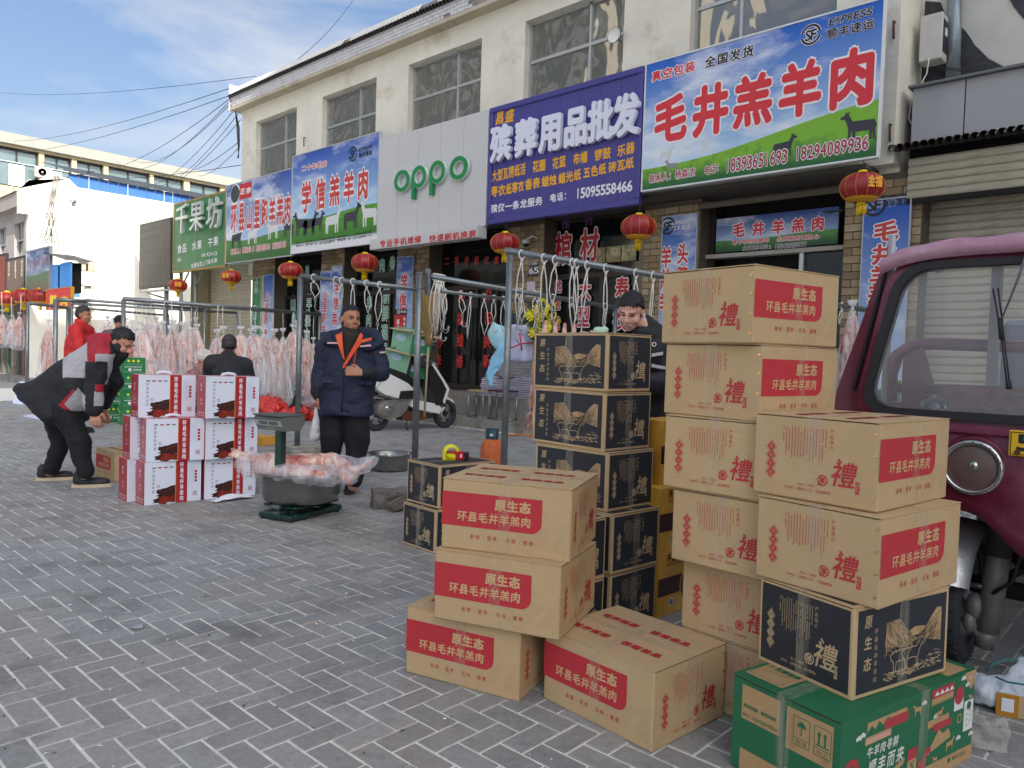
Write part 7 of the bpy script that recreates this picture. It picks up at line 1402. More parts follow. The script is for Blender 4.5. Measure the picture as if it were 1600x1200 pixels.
# broom
P = on_y(672, 560, 9.9); q = MB(); straw = mat('broom_straw', '#9a7c4a', .9, var=(30, .3), bump=(60, 1, .01), stretch=(6, 6, .6)); br = thing('straw_broom', 'straw broom standing upside down against the brick pillar', 'broom', at(670, 533, 12.3))
q.lathe([(.05, 0), (.07, .1), (.17, .45), (.24, .72), (.20, .80), (0, .80)], straw, 30, mod=lambda t_, u: 1 + .08 * math.sin(t_ * 11) + .05 * math.sin(t_ * 23)); q.build('bristles', br); q = MB(); q.lathe([(.06, -.06), (.075, 0), (.06, .06)], mat('broom_binding', '#7a6138', .9), 20); q.build('binding', br); q = MB(); q.tube([(0, 0, 0), (-.12, .05, -1.25)], .018, mat('broom_handle', '#a8997c', .7), 8); q.build('handle', br)
# small round grey thing and opened cartons by the scooter
oc = mat('mint_carton_print', '#8fc0a0', .7, var=(3, .1)); ocb = mat('carton_side_brown', '#6a5944', .85, var=(5, .15))
for i, (c, s_, rz, lb) in enumerate(((at(617, 572, 13.0), (.42, .5, .62), R(20), 'open mint green carton leaning beside the scooter seat'), (at(652, 560, 13.2), (.34, .5, .75), R(30), 'open green and brown carton standing behind the scooter'), (at(630, 555, 13.6), (.4, .4, .8), R(10), 'tallest open carton behind the scooter'))):
    t = thing('open_carton', lb, 'box', (c.x, c.y, c.z - .32), rz); t.rotation_euler = (R(4), R(14 if i == 0 else 8), rz + .3); a_, b_, h_ = s_
    q = MB(); th = .012; q.box((-a_ / 2, -b_ / 2, 0), (a_ / 2, -b_ / 2 + th, h_), oc if i != 1 else greenp); q.box((-a_ / 2, b_ / 2 - th, 0), (a_ / 2, b_ / 2, h_), oc); q.box((a_ / 2 - th, -b_ / 2 + th, 0), (a_ / 2, b_ / 2 - th, h_), ocb); q.box((-a_ / 2, -b_ / 2 + th, 0), (-a_ / 2 + th, b_ / 2 - th, h_), oc); q.box((-a_ / 2 + th, -b_ / 2 + th, 0), (a_ / 2 - th, b_ / 2 - th, .01), kraft); q.build('carton', t)
    q = MB(); q.box((-a_ / 2, -b_ / 2 - .16, h_ - .01), (a_ / 2, -b_ / 2 - .002, h_), kraft2, Matrix.Identity(4)); q.box((a_ / 2 + .002, -b_ / 2, h_ - .02), (a_ / 2 + .15, b_ / 2, h_ - .01), kraft2); q.build('flap', t)
    q = MB(); q.lathe([(0, 0), (.1, 0)], mat('pale_blue_print', '#b7d3e8', .6), 24, Matrix.Translation((-.03, -b_ / 2 - .002, h_ * .82)) @ Matrix.Rotation(R(90), 4, 'X') @ Matrix.Diagonal((1, .6, 1, 1))); q.box((-.14, -b_ / 2 - .003, .1), (0, -b_ / 2 - .001, .28), mat('pale_blue_print', '#b7d3e8', .6)); q.build('printing', t)
P = on_z(1552, 1120, 0); 
bagw = mat('white_shopping_bag', '#d5dde6', .25, var=(5, .08), bump=(14, .9, .02)); q = MB(); cap(q, (-.11, 0, .06), .065, (.10, 0, .07), .075); cap(q, (.0, .03, .1), .06, (.02, .05, .17), .03); cap(q, (.1, .0, .06), .07, (.2, .05, .05), .05); sb = thing('shopping_bag', 'white plastic shopping bag with green print under the truck', 'bag', (P.x + .05, P.y + .12, 0), R(10))
link('bag_body', remesh(q, .010, 2, 'bag_body', [(12, .028, (1, 1, 1)), (36, .010, (1, 1, 1))], [bagw], post=lambda co, no: np.column_stack([co[:, 0], co[:, 1], np.maximum(co[:, 2], .002)])), sb)
q = MB(); tg = mat('teal_print', '#2b7c78', .5); q.tube([(-.07, -.07, .14), (-.03, -.085, .135), (.02, -.09, .14), (.06, -.085, .13), (.10, -.08, .12)], .004, tg, 5); q.tube([(-.10, -.03, .14), (-.08, -.02, .17), (-.04, -.0, .19), (0, .02, .19)], .004, tg, 5); q.build('bag_print', sb)
P = on_z(1588, 1122, 0); q = MB(); q.box((-.10, -.045, 0), (.10, .045, .085), kraft, bev=.003); pc_ = thing('parcel', 'small taped brown parcel beside the shopping bag', 'parcel', (P.x + .02, P.y + .05, 0), R(18)); q.build('carton', pc_); q = MB(); q.box((-.102, -.047, .0), (-.03, -.0455, .085), mat('parcel_tape_orange', '#b98226', .3)); q.box((-.085, -.049, .02), (-.045, -.0475, .07), whitep); q.box((.02, -.049, .03), (.08, -.0475, .08), whitep); q.build('label', pc_)
# ================================================================= maroon tricycle truck
mar = mat('maroon_paint', '#6b1735', .36, .1, var=(3, .14), coat=.35, stain=('#8a5462', 2.4, .52, .85)); dusty = mat('dusty_maroon_roof', '#a5768c', .6, var=(4, .15), stain=('#c9a9b6', 3, .45, .75)); rub = mat('black_rubber', '#26262a', .7, var=(14, .15)); tyre = mat('tyre_rubber', '#34373c', .85, var=(10, .2))
tk = thing('tricycle_truck', 'maroon small cargo truck with round headlight parked at the right edge', 'truck', (0, 0, 0))
YT = 3.60
def X(px_, py_, Y=YT): p = on_y(px_, py_, Y); return (p.x, p.z)
wl_b, wl_t = X(1358, 628), X(1414, 420); CX = -.40
zb_, zt_ = wl_b[1] + .0, wl_t[1]; zb_ = 1.125; xb, xt = wl_b[0], wl_t[0]
def rrect(xb, xt, zb, zt, r_, n=7):
    """left-right mirrored trapezoid with rounded corners about the cab's middle"""
    P = [(xb, zb), (2 * CX - xb, zb), (2 * CX - xt, zt), (xt, zt)]; out_ = []
    for i in range(4):
        p = Vector(P[i]); a = (Vector(P[i - 1]) - p).normalized(); b = (Vector(P[(i + 1) % 4]) - p).normalized()
        for k in range(n + 1): t = k / n; q0 = p + a * r_ * (1 - t) ** 2 + b * r_ * t ** 2; out_.append((q0.x, q0.y))
    return out_
def ringprism(q, o, i, y0, y1, m):
    n = len(o); vs = [(a, y0, b) for a, b in o] + [(a, y0, b) for a, b in i] + [(a, y1, b) for a, b in o] + [(a, y1, b) for a, b in i]; fs = []
    for k in range(n): j = (k + 1) % n; fs += [(k, j, n + j, n + k), (2 * n + k, 3 * n + k, 3 * n + j, 2 * n + j), (k, 2 * n + k, 2 * n + j, j), (n + k, n + j, 3 * n + j, 3 * n + k)]
    q.add(vs, fs, m)
g_in = rrect(xb, xt, zb_, zt_, .13); g_out = rrect(xb - .036, xt - .036, zb_ - .035, zt_ + .03, .15); g_frm = rrect(xb - .065, xt - .065, zb_ - .07, zt_ + .07, .17)
rake = lambda z: .10 * (z - zb_)
def shear_(q): q.v = [(a, b + (rake(c) if c > zb_ - .1 else 0), c) for a, b, c in q.v]; return q
q = MB(); ringprism(q, g_frm, g_out, YT - .02, YT + .10, mar); shear_(q).build('windscreen_frame', tk)
q = MB(); ringprism(q, g_out, g_in, YT - .045, YT + .03, rub); shear_(q).build('rubber_seal', tk)
wsg = bpy.data.materials.new('windscreen_glass'); wsg.use_nodes = True; b_ = wsg.node_tree.nodes['Principled BSDF']; b_.inputs['Base Color'].default_value = hx('#dde3e6'); b_.inputs['Alpha'].default_value = .22; b_.inputs['Roughness'].default_value = .08; b_.inputs['IOR'].default_value = 1.7
q = MB(); q.add([(a, YT - .01, b) for a, b in g_in], [tuple(range(len(g_in)))], wsg); shear_(q).build('windscreen', tk)
# roof visor
q = MB(); n = 40; vs = []; fs = []
prof = [(-.05, -.005), (-.085, .02), (-.07, .055), (.0, .078), (.2, .09), (.9, .095)]
for i in range(n + 1):
    t = i / n; x = (xt - .10) + (2 * (CX - xt) + .20) * t; sag = .035 * (abs(2 * t - 1) ** 6) ; rip = .004 * math.sin(t * 40)
    ex_ = .10 * max(0, abs(2 * t - 1) - .9) * 10
    for (dy, dz) in prof: vs.append((x, YT + .06 + dy, zt_ + .05 + dz * (1 - .2 * ex_) - sag * 1.8 + rip * (dz > .05)))
K = len(prof)
for i in range(n):
    for j in range(K - 1): fs.append((i * K + j, i * K + j + 1, (i + 1) * K + j + 1, (i + 1) * K + j))
q.add(vs, fs, dusty, None, True); q.build('roof', tk)
# A pillar / open door edge on the left
q = MB(); P = [X(x, y, 3.78) for x, y in ((1386, 408), (1400, 402), (1360, 560), (1350, 650), (1306, 652), (1312, 610), (1330, 560))]; q.prism(P, 3.74, 3.80, mar); P = [X(x, y, 3.735) for x, y in ((1384, 416), (1388, 416), (1336, 610), (1331, 610))]; q.prism(P, 3.725, 3.739, rub); q.build('door', tk)
q = MB(); P = [X(x, y, 4.2) for x, y in ((1290, 598), (1312, 590), (1312, 640), (1296, 640))]; q.prism(P, 4.0, 4.05, mar); q.build('mirror_arm', tk)
# front panel with wheel arches, gently bowed
def bowx(x): return -.035 * (1 - min(1, abs((x - CX) / .8)) ** 2.5)
low = [X(1480, 786), X(1500, 792), X(1530, 800), X(1556, 820), X(1578, 845), X(1606, 872)]
outl_x = np.linspace(-1.17, .37, 44); vs = []; fs = []
def zlow(x):
    u = abs(x - CX); xs_ = [abs(a - CX) for a, b in low]; 
    pts = sorted([(abs(a - CX), b) for a, b in low] + [(.0, low[-1][1] - .02), (.77, low[0][1] + .02), (.9, low[0][1] + .02)])
    for (u0, z0), (u1, z1) in zip(pts, pts[1:]):
        if u0 <= u <= u1: return z0 + (z1 - z0) * (u - u0) / max(1e-6, u1 - u0)
    return pts[-1][1]
J = 8
for x in outl_x:
    zl = zlow(x)
    for j in range(J + 1): t = j / J; z = zl + (zb_ - .05 - zl) * t; vs.append((x, YT - .02 + bowx(x) - .03 * math.sin(t * math.pi) - (.02 if t < .02 else 0), z))
    vs.append((x, YT + .3, zl))
for i in range(len(outl_x) - 1):
    for j in range(J): a_ = i * (J + 2) + j; fs.append((a_, a_ + J + 2, a_ + J + 3, a_ + 1))
    a_ = i * (J + 2); fs.append((a_ + J + 1, a_ + J + 2 + J + 1, a_ + J + 2, a_))
q = MB(); q.add(vs, fs, mar, None, True); q.box((-1.17, YT + .05, .75), (-1.13, YT + .9, 1.13), mar); q.box((.33, YT + .05, .75), (.37, YT + .9, 1.13), mar); q.build('body', tk)
q = MB(); q.tube([(x, YT - .045 + bowx(x), 1.045) for x in np.linspace(-1.1, .3, 12)], .006, mar, 6); q.build('body_crease', tk)
chrome = mat('chrome', '#c9cbc8', .18, .95); lens = bpy.data.materials.new('headlight_lens'); lens.use_nodes = True; b_ = lens.node_tree.nodes['Principled BSDF']; b_.inputs['Base Color'].default_value = hx('#8f9484'); b_.inputs['Roughness'].default_value = .06; b_.inputs['Alpha'].default_value = .32
hp = on_y(1520, 730, 3.52)
for sx in (0, 1):
    hx_ = hp.x if not sx else 2 * CX - hp.x; M_ = Matrix.Translation((hx_, 3.525, hp.z)) @ Matrix.Rotation(R(90), 4, 'X')
    q = MB(); q.lathe([(.104, -.02), (.112, .005), (.112, .02), (.103, .028), (.094, .024), (.092, .005)], chrome, 40, M_)
    for k in range(20): a_ = k * math.pi / 10; q.ell((hx_ + .104 * math.cos(a_), 3.498, hp.z + .104 * math.sin(a_)), (.0035, .0035, .0035), steel, 6, 4)
    hl = q.build('headlight', tk); q = MB(); q.lathe([(.0, -.05), (.05, -.04), (.09, 0)], chrome, 36, M_); q.build('reflector', hl)
    q = MB(); q.lathe([(0, .034), (.04, .031), (.07, .024), (.092, .008)], lens, 36, M_); q.ell((hx_ + .01, 3.50, hp.z + .01), (.02, .02, .02), chrome, 10, 8); q.build('lens', hl)
    q = MB(); q.lathe([(.118, -.03), (.132, -.012), (.12, .004), (.112, .0)], mar, 40, M_); q.build('headlight_surround', tk)
pl = X(1576, 711, 3.50); plt = X(1576, 671, 3.50); q = MB(); q.box((pl[0], 3.485, pl[1]), (pl[0] + .36, 3.492, plt[1] - .0), mat('plate_yellow', '#e9b91e', .45), bev=.003); plate = q.build('number_plate', tk)
q = MB(); zc_ = (pl[1] + plt[1]) / 2; H5 = (plt[1] - pl[1]); put(q, '5', (pl[0] + .052, 3.484, zc_ + .006), (1, 0, 0), (0, 0, 1), .046, H5 * .66, blackp, .03)
for a_ in ((pl[0] + .008, pl[1] + .006, pl[0] + .35, pl[1] + .009), (pl[0] + .008, plt[1] - .009, pl[0] + .35, plt[1] - .006), (pl[0] + .006, pl[1] + .006, pl[0] + .009, plt[1] - .006)): q.box((a_[0], 3.4835, a_[1]), (a_[2], 3.4845, a_[3]), blackp)
q.lathe([(0, 0), (.011, 0)], rust, 14, Matrix.Translation((pl[0] + .03, 3.483, pl[1] + .014)) @ Matrix.Rotation(R(90), 4, 'X')); q.build('plate_print', plate)
# wiper
def YZ(px_, py_): p = on_y(px_, py_, YT - .06); return Vector((p.x, YT - .07 + rake(p.z), p.z))
q = MB(); wa, wb_ = YZ(1606, 376), YZ(1562, 500); q.tube([wa, YZ(1585, 440), wb_], [.012, .010, .006], mat('wiper_grey', '#5b6268', .5), 8, flat=.5); q.build('wiper_arm', tk)
q = MB(); 
for (s_, e_) in (((1548, 450), (1562, 520)), ((1556, 449), (1564, 500)), ((1561, 515), (1574, 604)), ((1565, 515), (1578, 604))): q.tube([YZ(*s_), YZ(*e_)], .0035, blackp, 6)
q.tube([YZ(1560, 496), YZ(1564, 530)], .010, rub, 8); q.tube([YZ(1575, 596), YZ(1577, 608)], .011, rub, 8); q.build('wiper_blade', tk)
# cab interior
q = MB(); yb = 4.55; fr_ = [X(x, y, yb) for x, y in ((1392, 650), (1392, 585), (1402, 555), (1425, 540), (1460, 537), (1700, 545))]; q.tube([(a, yb, b) for a, b in fr_], .035, mar, 10); fr2 = [X(x, y, yb) for x, y in ((1395, 606), (1560, 612))]; q.tube([(a, yb, b) for a, b in fr2], .03, mar, 8); q.build('rear_frame', tk)
q = MB(); p0, p1 = X(1539, 640, 4.3), X(1554, 400, 4.3); q.box((p0[0], 4.28, .9), (X(1554, 640, 4.3)[0], 4.34, p1[1]), mat('dusty_grey_pillar', '#8a8e94', .6)); q.build('rear_pillar', tk)
q = MB(); p0, p1 = X(1381, 640, 4.2), X(1387, 520, 4.2); q.tube([(p0[0], 4.2, .9), (p1[0], 4.2, p1[1] + .5)], .018, alu, 8); q.build('grab_rail', tk)
fur = mat('reddish_fur_cover', '#7c4a44', .95, var=(22, .5), bump=(45, 1.0, .03)); q = MB(); a0_, a1_ = X(1470, 640, 4.3), X(1620, 606, 4.3); q.box((a0_[0], 4.2, .75), (.3, 4.45, a0_[1] + .13), fur, bev=.04); q.box((a0_[0], 3.9, .72), (.3, 4.3, .85), fur, bev=.05); link('seat', q.mesh('seat'), tk)
q = MB(); p = on_y(1459, 634, 3.95); q.lathe([(0, .04), (.03, .038), (.06, .02), (.065, -.01)], mat('black_gloss', '#15151a', .1), 24, Matrix.Translation(p)); q.build('gauge_dome', tk)
q = MB(); sw = on_y(1370, 700, 3.95); q.tube([(-.80 + .17 * math.cos(a_), 3.98 + .08 * math.sin(a_), .98 + .13 * math.sin(a_)) for a_ in [i * .35 for i in range(19)]], .012, rub, 8); q.build('steering_wheel', tk)
q = MB(); p0, p1 = X(1318, 655, 4.05), X(1375, 525, 4.05); q.add([(-1.14, 4.1, .85), (-1.14, 4.7, .85), (-1.14, 4.7, 1.22), (-1.14, 4.45, 1.42), (-1.14, 4.1, 1.35)], [(0, 1, 2, 3, 4)], mar); q.box((-1.12, 4.68, .6), (.32, 4.72, 1.18), mar); q.build('rear_wall', tk)
q = MB(); ct = mat('pale_blue_load', '#b9c6d6', .5); a0_ = X(1563, 545, 5.0); q.box((a0_[0], 5.0, .7), (.4, 6.2, X(1563, 500, 5.0)[1]), mat('grey_tarpaulin', '#76808e', .7, var=(3, .2), bump=(8, .6, .03)), bev=.03); q.box((a0_[0] - .03, 4.97, .7), (a0_[0], 5.0, a0_[1] + .15), cap_tile); q.build('load', tk); q = MB(); q.box((-1.1, 4.74, .55), (.3, 6.6, .66), mar); q.box((-1.1, 4.74, .66), (-1.07, 6.6, .85), mar); q.box((.27, 4.74, .66), (.3, 6.6, .85), mar); q.build('cargo_bed', tk)
# wheels, mudguards, legs
def wheel(cx, cy, r_, w_, parent, nm='wheel'):
    M_ = Matrix.Translation((cx, cy, r_)) @ Matrix.Rotation(R(90), 4, 'Y'); q = MB(); prof_ = [(r_ * .70, -w_ * .42), (r_ * .86, -w_ * .52), (r_ * .96, -w_ * .44), (r_, -w_ * .25), (r_ * 1.005, 0), (r_, w_ * .25), (r_ * .96, w_ * .44), (r_ * .86, w_ * .52), (r_ * .70, w_ * .42)]
    q.lathe(prof_, tyre, 56, M_); wo = q.build(nm, parent); q = MB()
    for k in range(44):
        a_ = 2 * math.pi * k / 44
        for s_ in (-1, 0, 1):
            m2 = Matrix.Translation((cx, cy, r_)) @ Matrix.Rotation(a_ + (.07 if s_ else 0), 4, 'X') @ Matrix.Translation((s_ * w_ * .30, 0, r_ * 1.0)) @ Matrix.Rotation(R(25 * (1 if k % 2 else -1)), 4, 'Z'); q.box((-w_ * .13, -.013, -.004), (w_ * .13, .013, .006), tyre, m2)
    q.build('tread', wo); q = MB(); q.lathe([(r_ * .70, -w_ * .40), (r_ * .66, -w_ * .2), (r_ * .60, -w_ * .1), (r_ * .3, .0), (r_ * .12, w_ * .12), (0, w_ * .14)], steel, 32, M_); q.lathe([(r_ * .70, w_ * .40), (r_ * .66, w_ * .2), (r_ * .3, w_ * .05), (0, w_ * .2)], steel, 32, M_); q.build('rim', wo); return wo
wx = -.80; wheel(wx, 3.86, .285, .13, tk); wheel(2 * CX - wx, 3.86, .285, .13, tk); wheel(-1.0, 5.9, .30, .16, tk); wheel(.2, 5.9, .30, .16, tk)
gal = mat('worn_galvanised', '#b9bcc0', .38, .6, var=(9, .2), bump=(30, .4, .006)); lg_ = mat('cast_leg_grey', '#8b8480', .55, .35, var=(12, .25), bump=(50, .3, .004))
for s_, nm in ((-1, 'mudguard'), (1, 'mudguard')):
    cx = wx if s_ < 0 else 2 * CX - wx; q = MB(); vs = []; fs = []; n = 16
    for i in range(n + 1):
        a_ = R(20 + 115 * i / n); rr_ = .34
        for (dx, dr) in ((-.09, -.03), (-.08, .0), (.0, .012), (.09, .0), (.10, -.05)): vs.append((cx + dx, 3.86 - (rr_ + dr) * math.cos(a_), .285 + (rr_ + dr) * math.sin(a_)))
    for i in range(n):
        for j in range(4): fs.append((i * 5 + j, i * 5 + j + 1, (i + 1) * 5 + j + 1, (i + 1) * 5 + j))
    q.add(vs, fs, gal, None, True); q.build(nm, tk)
    dx = .155 * (1 if s_ < 0 else -1); q = MB(); q.tube([(cx + dx + .02, 3.84, .78), (cx + dx, 3.82, .50)], .052, mat('dark_cast', '#4c4744', .6, .3), 16); q.tube([(cx + dx + .012, 3.83, .66), (cx + dx - .02, 3.80, .17)], .047, lg_, 18); q.tube([(cx + dx - .02, 3.80, .19), (cx + dx - .03, 3.80, .10)], .04, lg_, 14); q.tube([(cx + dx - .02, 3.80, .36), (cx + dx - .10, 3.80, .36)], .012, steel, 8); q.tube([(cx + dx - .03, 3.80, .16), (cx, 3.85, .25)], .04, lg_, 12)
    q.ell((cx + dx * .55, 3.80, .27), (.04, .05, .06), lg_, 12, 8); q.ell((cx + dx * .45, 3.79, .20), (.03, .04, .05), lg_, 10, 8); q.build('fork_leg', tk)
    q = MB(); q.tube([(cx + dx + .03, 3.75, .70), (cx + dx + .10, 3.72, .55), (cx + dx + .07, 3.74, .42), (cx + dx + .0, 3.76, .35)], .008, rub, 6); q.build('brake_hose', tk)
q = MB(); grime = mat('oily_grime', '#2a2826', .8, .2, var=(14, .4)); q.tube([(-.95, 4.0, .32), (.15, 4.0, .32)], .04, grime, 10); q.box((-.62, 3.95, .42), (-.18, 4.6, .74), grime, bev=.03); q.box((-1.0, 3.9, .70), (.2, 4.6, .78), grime); q.tube([(-.5, 3.9, .72), (-.5, 3.85, .5), (-.62, 3.9, .4)], .02, grime, 8); q.ell((-.52, 3.85, .62), (.07, .06, .07), steel, 14, 10); q.ell((-.49, 3.82, .56), (.04, .04, .04), lg_, 10, 8); q.tube([(-.55, 4.5, .3), (-.5, 6.0, .35)], .05, grime, 8); q.build('engine', tk)
# ================================================================= scooter
swh = mat('scooter_white', '#dfe1de', .3, coat=.4, var=(4, .05)); sbk = mat('scooter_black', '#1b1c20', .35, coat=.2); scg = mat('scooter_engine', '#7c7a75', .6, .4, var=(12, .25))
rc = on_z(588, 673, 0); fc = on_z(694, 668.5, 0); hd_ = math.atan2(fc.y - rc.y, fc.x - rc.x); wb_l = (Vector((fc.x, fc.y, 0)) - Vector((rc.x, rc.y, 0))).length; K_ = wb_l / 1.28
sc_t = thing('motor_scooter', 'white and black motor scooter parked in front of the phone shop', 'scooter', (rc.x, rc.y, 0), hd_); sc_t.scale = (K_, K_, 1.2)
def swheel(x, nm):
    M_ = Matrix.Translation((x, 0, .22)) @ Matrix.Rotation(R(90), 4, 'X'); q = MB(); q.lathe([(.15, -.045), (.19, -.055), (.215, -.035), (.222, 0), (.215, .035), (.19, .055), (.15, .045)], tyre, 40, M_); w_ = q.build(nm, sc_t)
    q = MB(); q.lathe([(.152, -.03), (.14, -.03), (.14, .03), (.152, .03)], sbk, 32, M_); q.lathe([(0, .05), (.03, .05), (.03, -.05), (0, -.05)], sbk, 16, M_)
    for k in range(5): a_ = k * 1.2566; q.tube([(x + .02 * math.cos(a_), 0, .22 + .02 * math.sin(a_)), (x + .148 * math.cos(a_ + .2), 0, .22 + .148 * math.sin(a_ + .2))], .013, sbk, 6)
    q.lathe([(.06, .02), (.10, .02), (.10, .026), (.06, .026)], steelw, 24, M_); q.build('rim', w_)
swheel(0, 'wheel'); swheel(1.28, 'wheel')
q = MB(); q.prism([(-.12, .62), (-.02, .52), (.30, .45), (.55, .45), (.62, .55), (.46, .66), (.10, .80), (-.10, .86), (-.18, .80)], -.15, .15, swh); q.build('rear_body', sc_t)
q = MB(); q.prism([(.30, .44), (.56, .44), (.66, .50), (.56, .56), (.33, .55)], -.156, .156, sbk); q.build('side_cover', sc_t)
q = MB(); q.prism([(-.16, .86), (.10, .82), (.36, .72), (.60, .60), (.68, .62), (.62, .70), (.40, .80), (.10, .88), (-.14, .93)], -.13, .13, sbk); q.build('seat', sc_t)
q = MB(); q.prism([(.52, .34), (.62, .30), (1.08, .22), (1.12, .30), (1.04, .36), (.66, .42), (.54, .42)], -.15, .15, swh); q.prism([(.60, .30), (1.06, .20), (.95, .16), (.62, .20)], -.12, .12, sbk); q.build('footboard', sc_t)
q = MB(); q.prism([(1.00, .34), (1.16, .36), (1.24, .54), (1.12, .68), (.94, .88), (.88, .92), (.86, .78), (.88, .60), (.96, .44)], -.16, .16, sbk); q.build('leg_shield', sc_t)
q = MB(); q.prism([(1.16, .36), (1.22, .50), (1.25, .58), (1.13, .72), (.93, .94), (.89, .93), (1.10, .70), (1.20, .57), (1.13, .40)], -.175, .175, swh); q.build('front_trim', sc_t)
q = MB(); q.tube([(1.20, 0, .60), (1.22, 0, .44), (1.28, 0, .30)], .03, sbk, 8); q.prism([(1.12, .46), (1.22, .48), (1.40, .42), (1.44, .36), (1.30, .42), (1.18, .42)], -.05, .05, swh); q.box((1.16, -.08, .52), (1.27, .08, .60), chrome, bev=.01); q.build('front_fork', sc_t)
q = MB(); q.prism([(.60, .98), (.78, 1.06), (.92, 1.02), (.96, .94), (.90, .86), (.74, .90), (.62, .94)], -.13, .13, mat('scooter_grey_cowl', '#3c3d42', .4)); q.prism([(.66, 1.02), (.78, 1.075), (.92, 1.03), (.80, 1.02)], -.10, .10, mat('cream_cowl', '#cfcaa8', .45)); q.build('handlebar_cowl', sc_t)
q = MB(); q.tube([(.74, -.34, .96), (.78, -.12, .99), (.78, .12, .99), (.74, .34, .96)], .014, steelw, 8); q.tube([(.73, -.38, .955), (.76, -.24, .97)], .02, sbk, 8); q.tube([(.73, .38, .955), (.76, .24, .97)], .02, sbk, 8)
for s_ in (-1, 1): q.tube([(.80, s_ * .28, .98), (.86, s_ * .36, .93)], .007, steelw, 5); q.tube([(.78, s_ * .26, .99), (.82, s_ * .30, 1.16)], .006, sbk, 5)
q.build('handlebar', sc_t); q = MB()
for s_ in (-1, 1): q.ell((.82, s_ * .33, 1.18), (.015, .06, .04), sbk, 12, 8)
q.build('mirror', sc_t); q = MB(); q.tube([(-.22, -.13, .84), (-.26, 0, .86), (-.22, .13, .84)], .014, chrome, 8)
for s_ in (-1, 1): q.tube([(-.22, s_ * .13, .84), (.0, s_ * .15, .70), (-.12, s_ * .15, .58), (.10, s_ * .16, .47), (.34, s_ * .165, .42)], .013, steelw, 8)
q.build('rear_rail', sc_t)
q = MB(); q.prism([(-.02, .20), (.10, .16), (.34, .20), (.46, .30), (.44, .40), (.28, .44), (.04, .42), (-.10, .34), (-.08, .24)], -.17, .08, scg); q.ell((.06, -.17, .30), (.13, .03, .11), scg, 20, 12); q.ell((.10, -.195, .32), (.07, .012, .03), chrome, 14, 8); q.build('engine', sc_t)
q = MB(); q.prism([(.40, .14), (.60, .12), (.92, .16), (.80, .24), (.42, .28)], -.12, .12, rust); q.tube([(.5, -.10, .16), (.46, -.14, .03), (.50, -.14, .0)], .012, sbk, 6); q.build('underside', sc_t)
q = MB(); q.prism([(-.26, .40), (-.16, .52), (.02, .56), (.0, .50), (-.12, .46)], -.06, .06, sbk); q.ell((-.19, 0, .70), (.03, .10, .05), red, 12, 8); q.build('rear_mudguard', sc_t)
# ================================================================= people
random.seed(33)
skin = mat('skin', '#c8917a', .6, var=(26, .12), bump=(90, .4, .002)); skin2 = mat('skin_weathered', '#b07c60', .6, var=(26, .16), bump=(90, .4, .002)); skin3 = mat('skin_pale', '#dba994', .5, var=(9, .06)); lipm = mat('lip', '#8f4f48', .45)
hair_m = mat('black_hair', '#17151a', .55, var=(60, .3), bump=(120, 1.0, .004)); hair_g = mat('greying_hair', '#332f2e', .6, var=(60, .3), bump=(120, 1, .004))
eye_m = mat('eye_dark', '#14100e', .15); eye_w = mat('eye_white', '#cfc8c0', .3)
navyc = mat('navy_coat', '#171f3a', .7, var=(7, .12), bump=(16, .5, .012)); blk = mat('black_cloth', '#1c1d22', .75, var=(7, .15), bump=(14, .7, .014)); org = mat('orange_lining', '#d9531f', .6, var=(9, .08)); redc = mat('red_jacket_cloth', '#a51c2e', .65, var=(7, .1), bump=(14, .4, .01)); gry = mat('grey_jacket_cloth', '#a9a9ae', .7, var=(6, .08), bump=(14, .4, .01)); redb = mat('bright_red_coat', '#c41f22', .65, var=(7, .1), bump=(14, .4, .01))
def head_parts(q, M_, s_=1.0):
    """head primitives in a frame facing -y, chin towards -z, ears along x; centre at the middle of the skull"""
    def E(c, r_): q.ell((0, 0, 0), (1, 1, 1), blackp, 20, 14, M_ @ Matrix.Translation(Vector(c) * s_) @ Matrix.Diagonal((r_[0] * s_, r_[1] * s_, r_[2] * s_, 1)))
    def Cp(a, ra, b, rb): cap(q, M_ @ (Vector(a) * s_), ra * s_, M_ @ (Vector(b) * s_), rb * s_)
    E((0, .012, .035), (.077, .094, .088)); E((0, -.018, -.03), (.066, .070, .078)); E((0, -.035, -.075), (.048, .045, .038)); E((0, -.062, -.098), (.022, .018, .016))
    for sx in (-1, 1): E((sx * .037, -.055, -.035), (.028, .024, .026)); E((sx * .080, .012, -.012), (.008, .020, .032)); Cp((sx * .012, -.088, .022), .009, (sx * .045, -.076, .024), .008)
    Cp((0, -.086, .01), .009, (0, -.107, -.026), .0125); Cp((-.013, -.094, -.032), .008, (.013, -.094, -.032), .008)
    Cp((-.02, -.083, -.062), .007, (.02, -.083, -.062), .007); Cp((-.016, -.081, -.072), .008, (.016, -.081, -.072), .008)
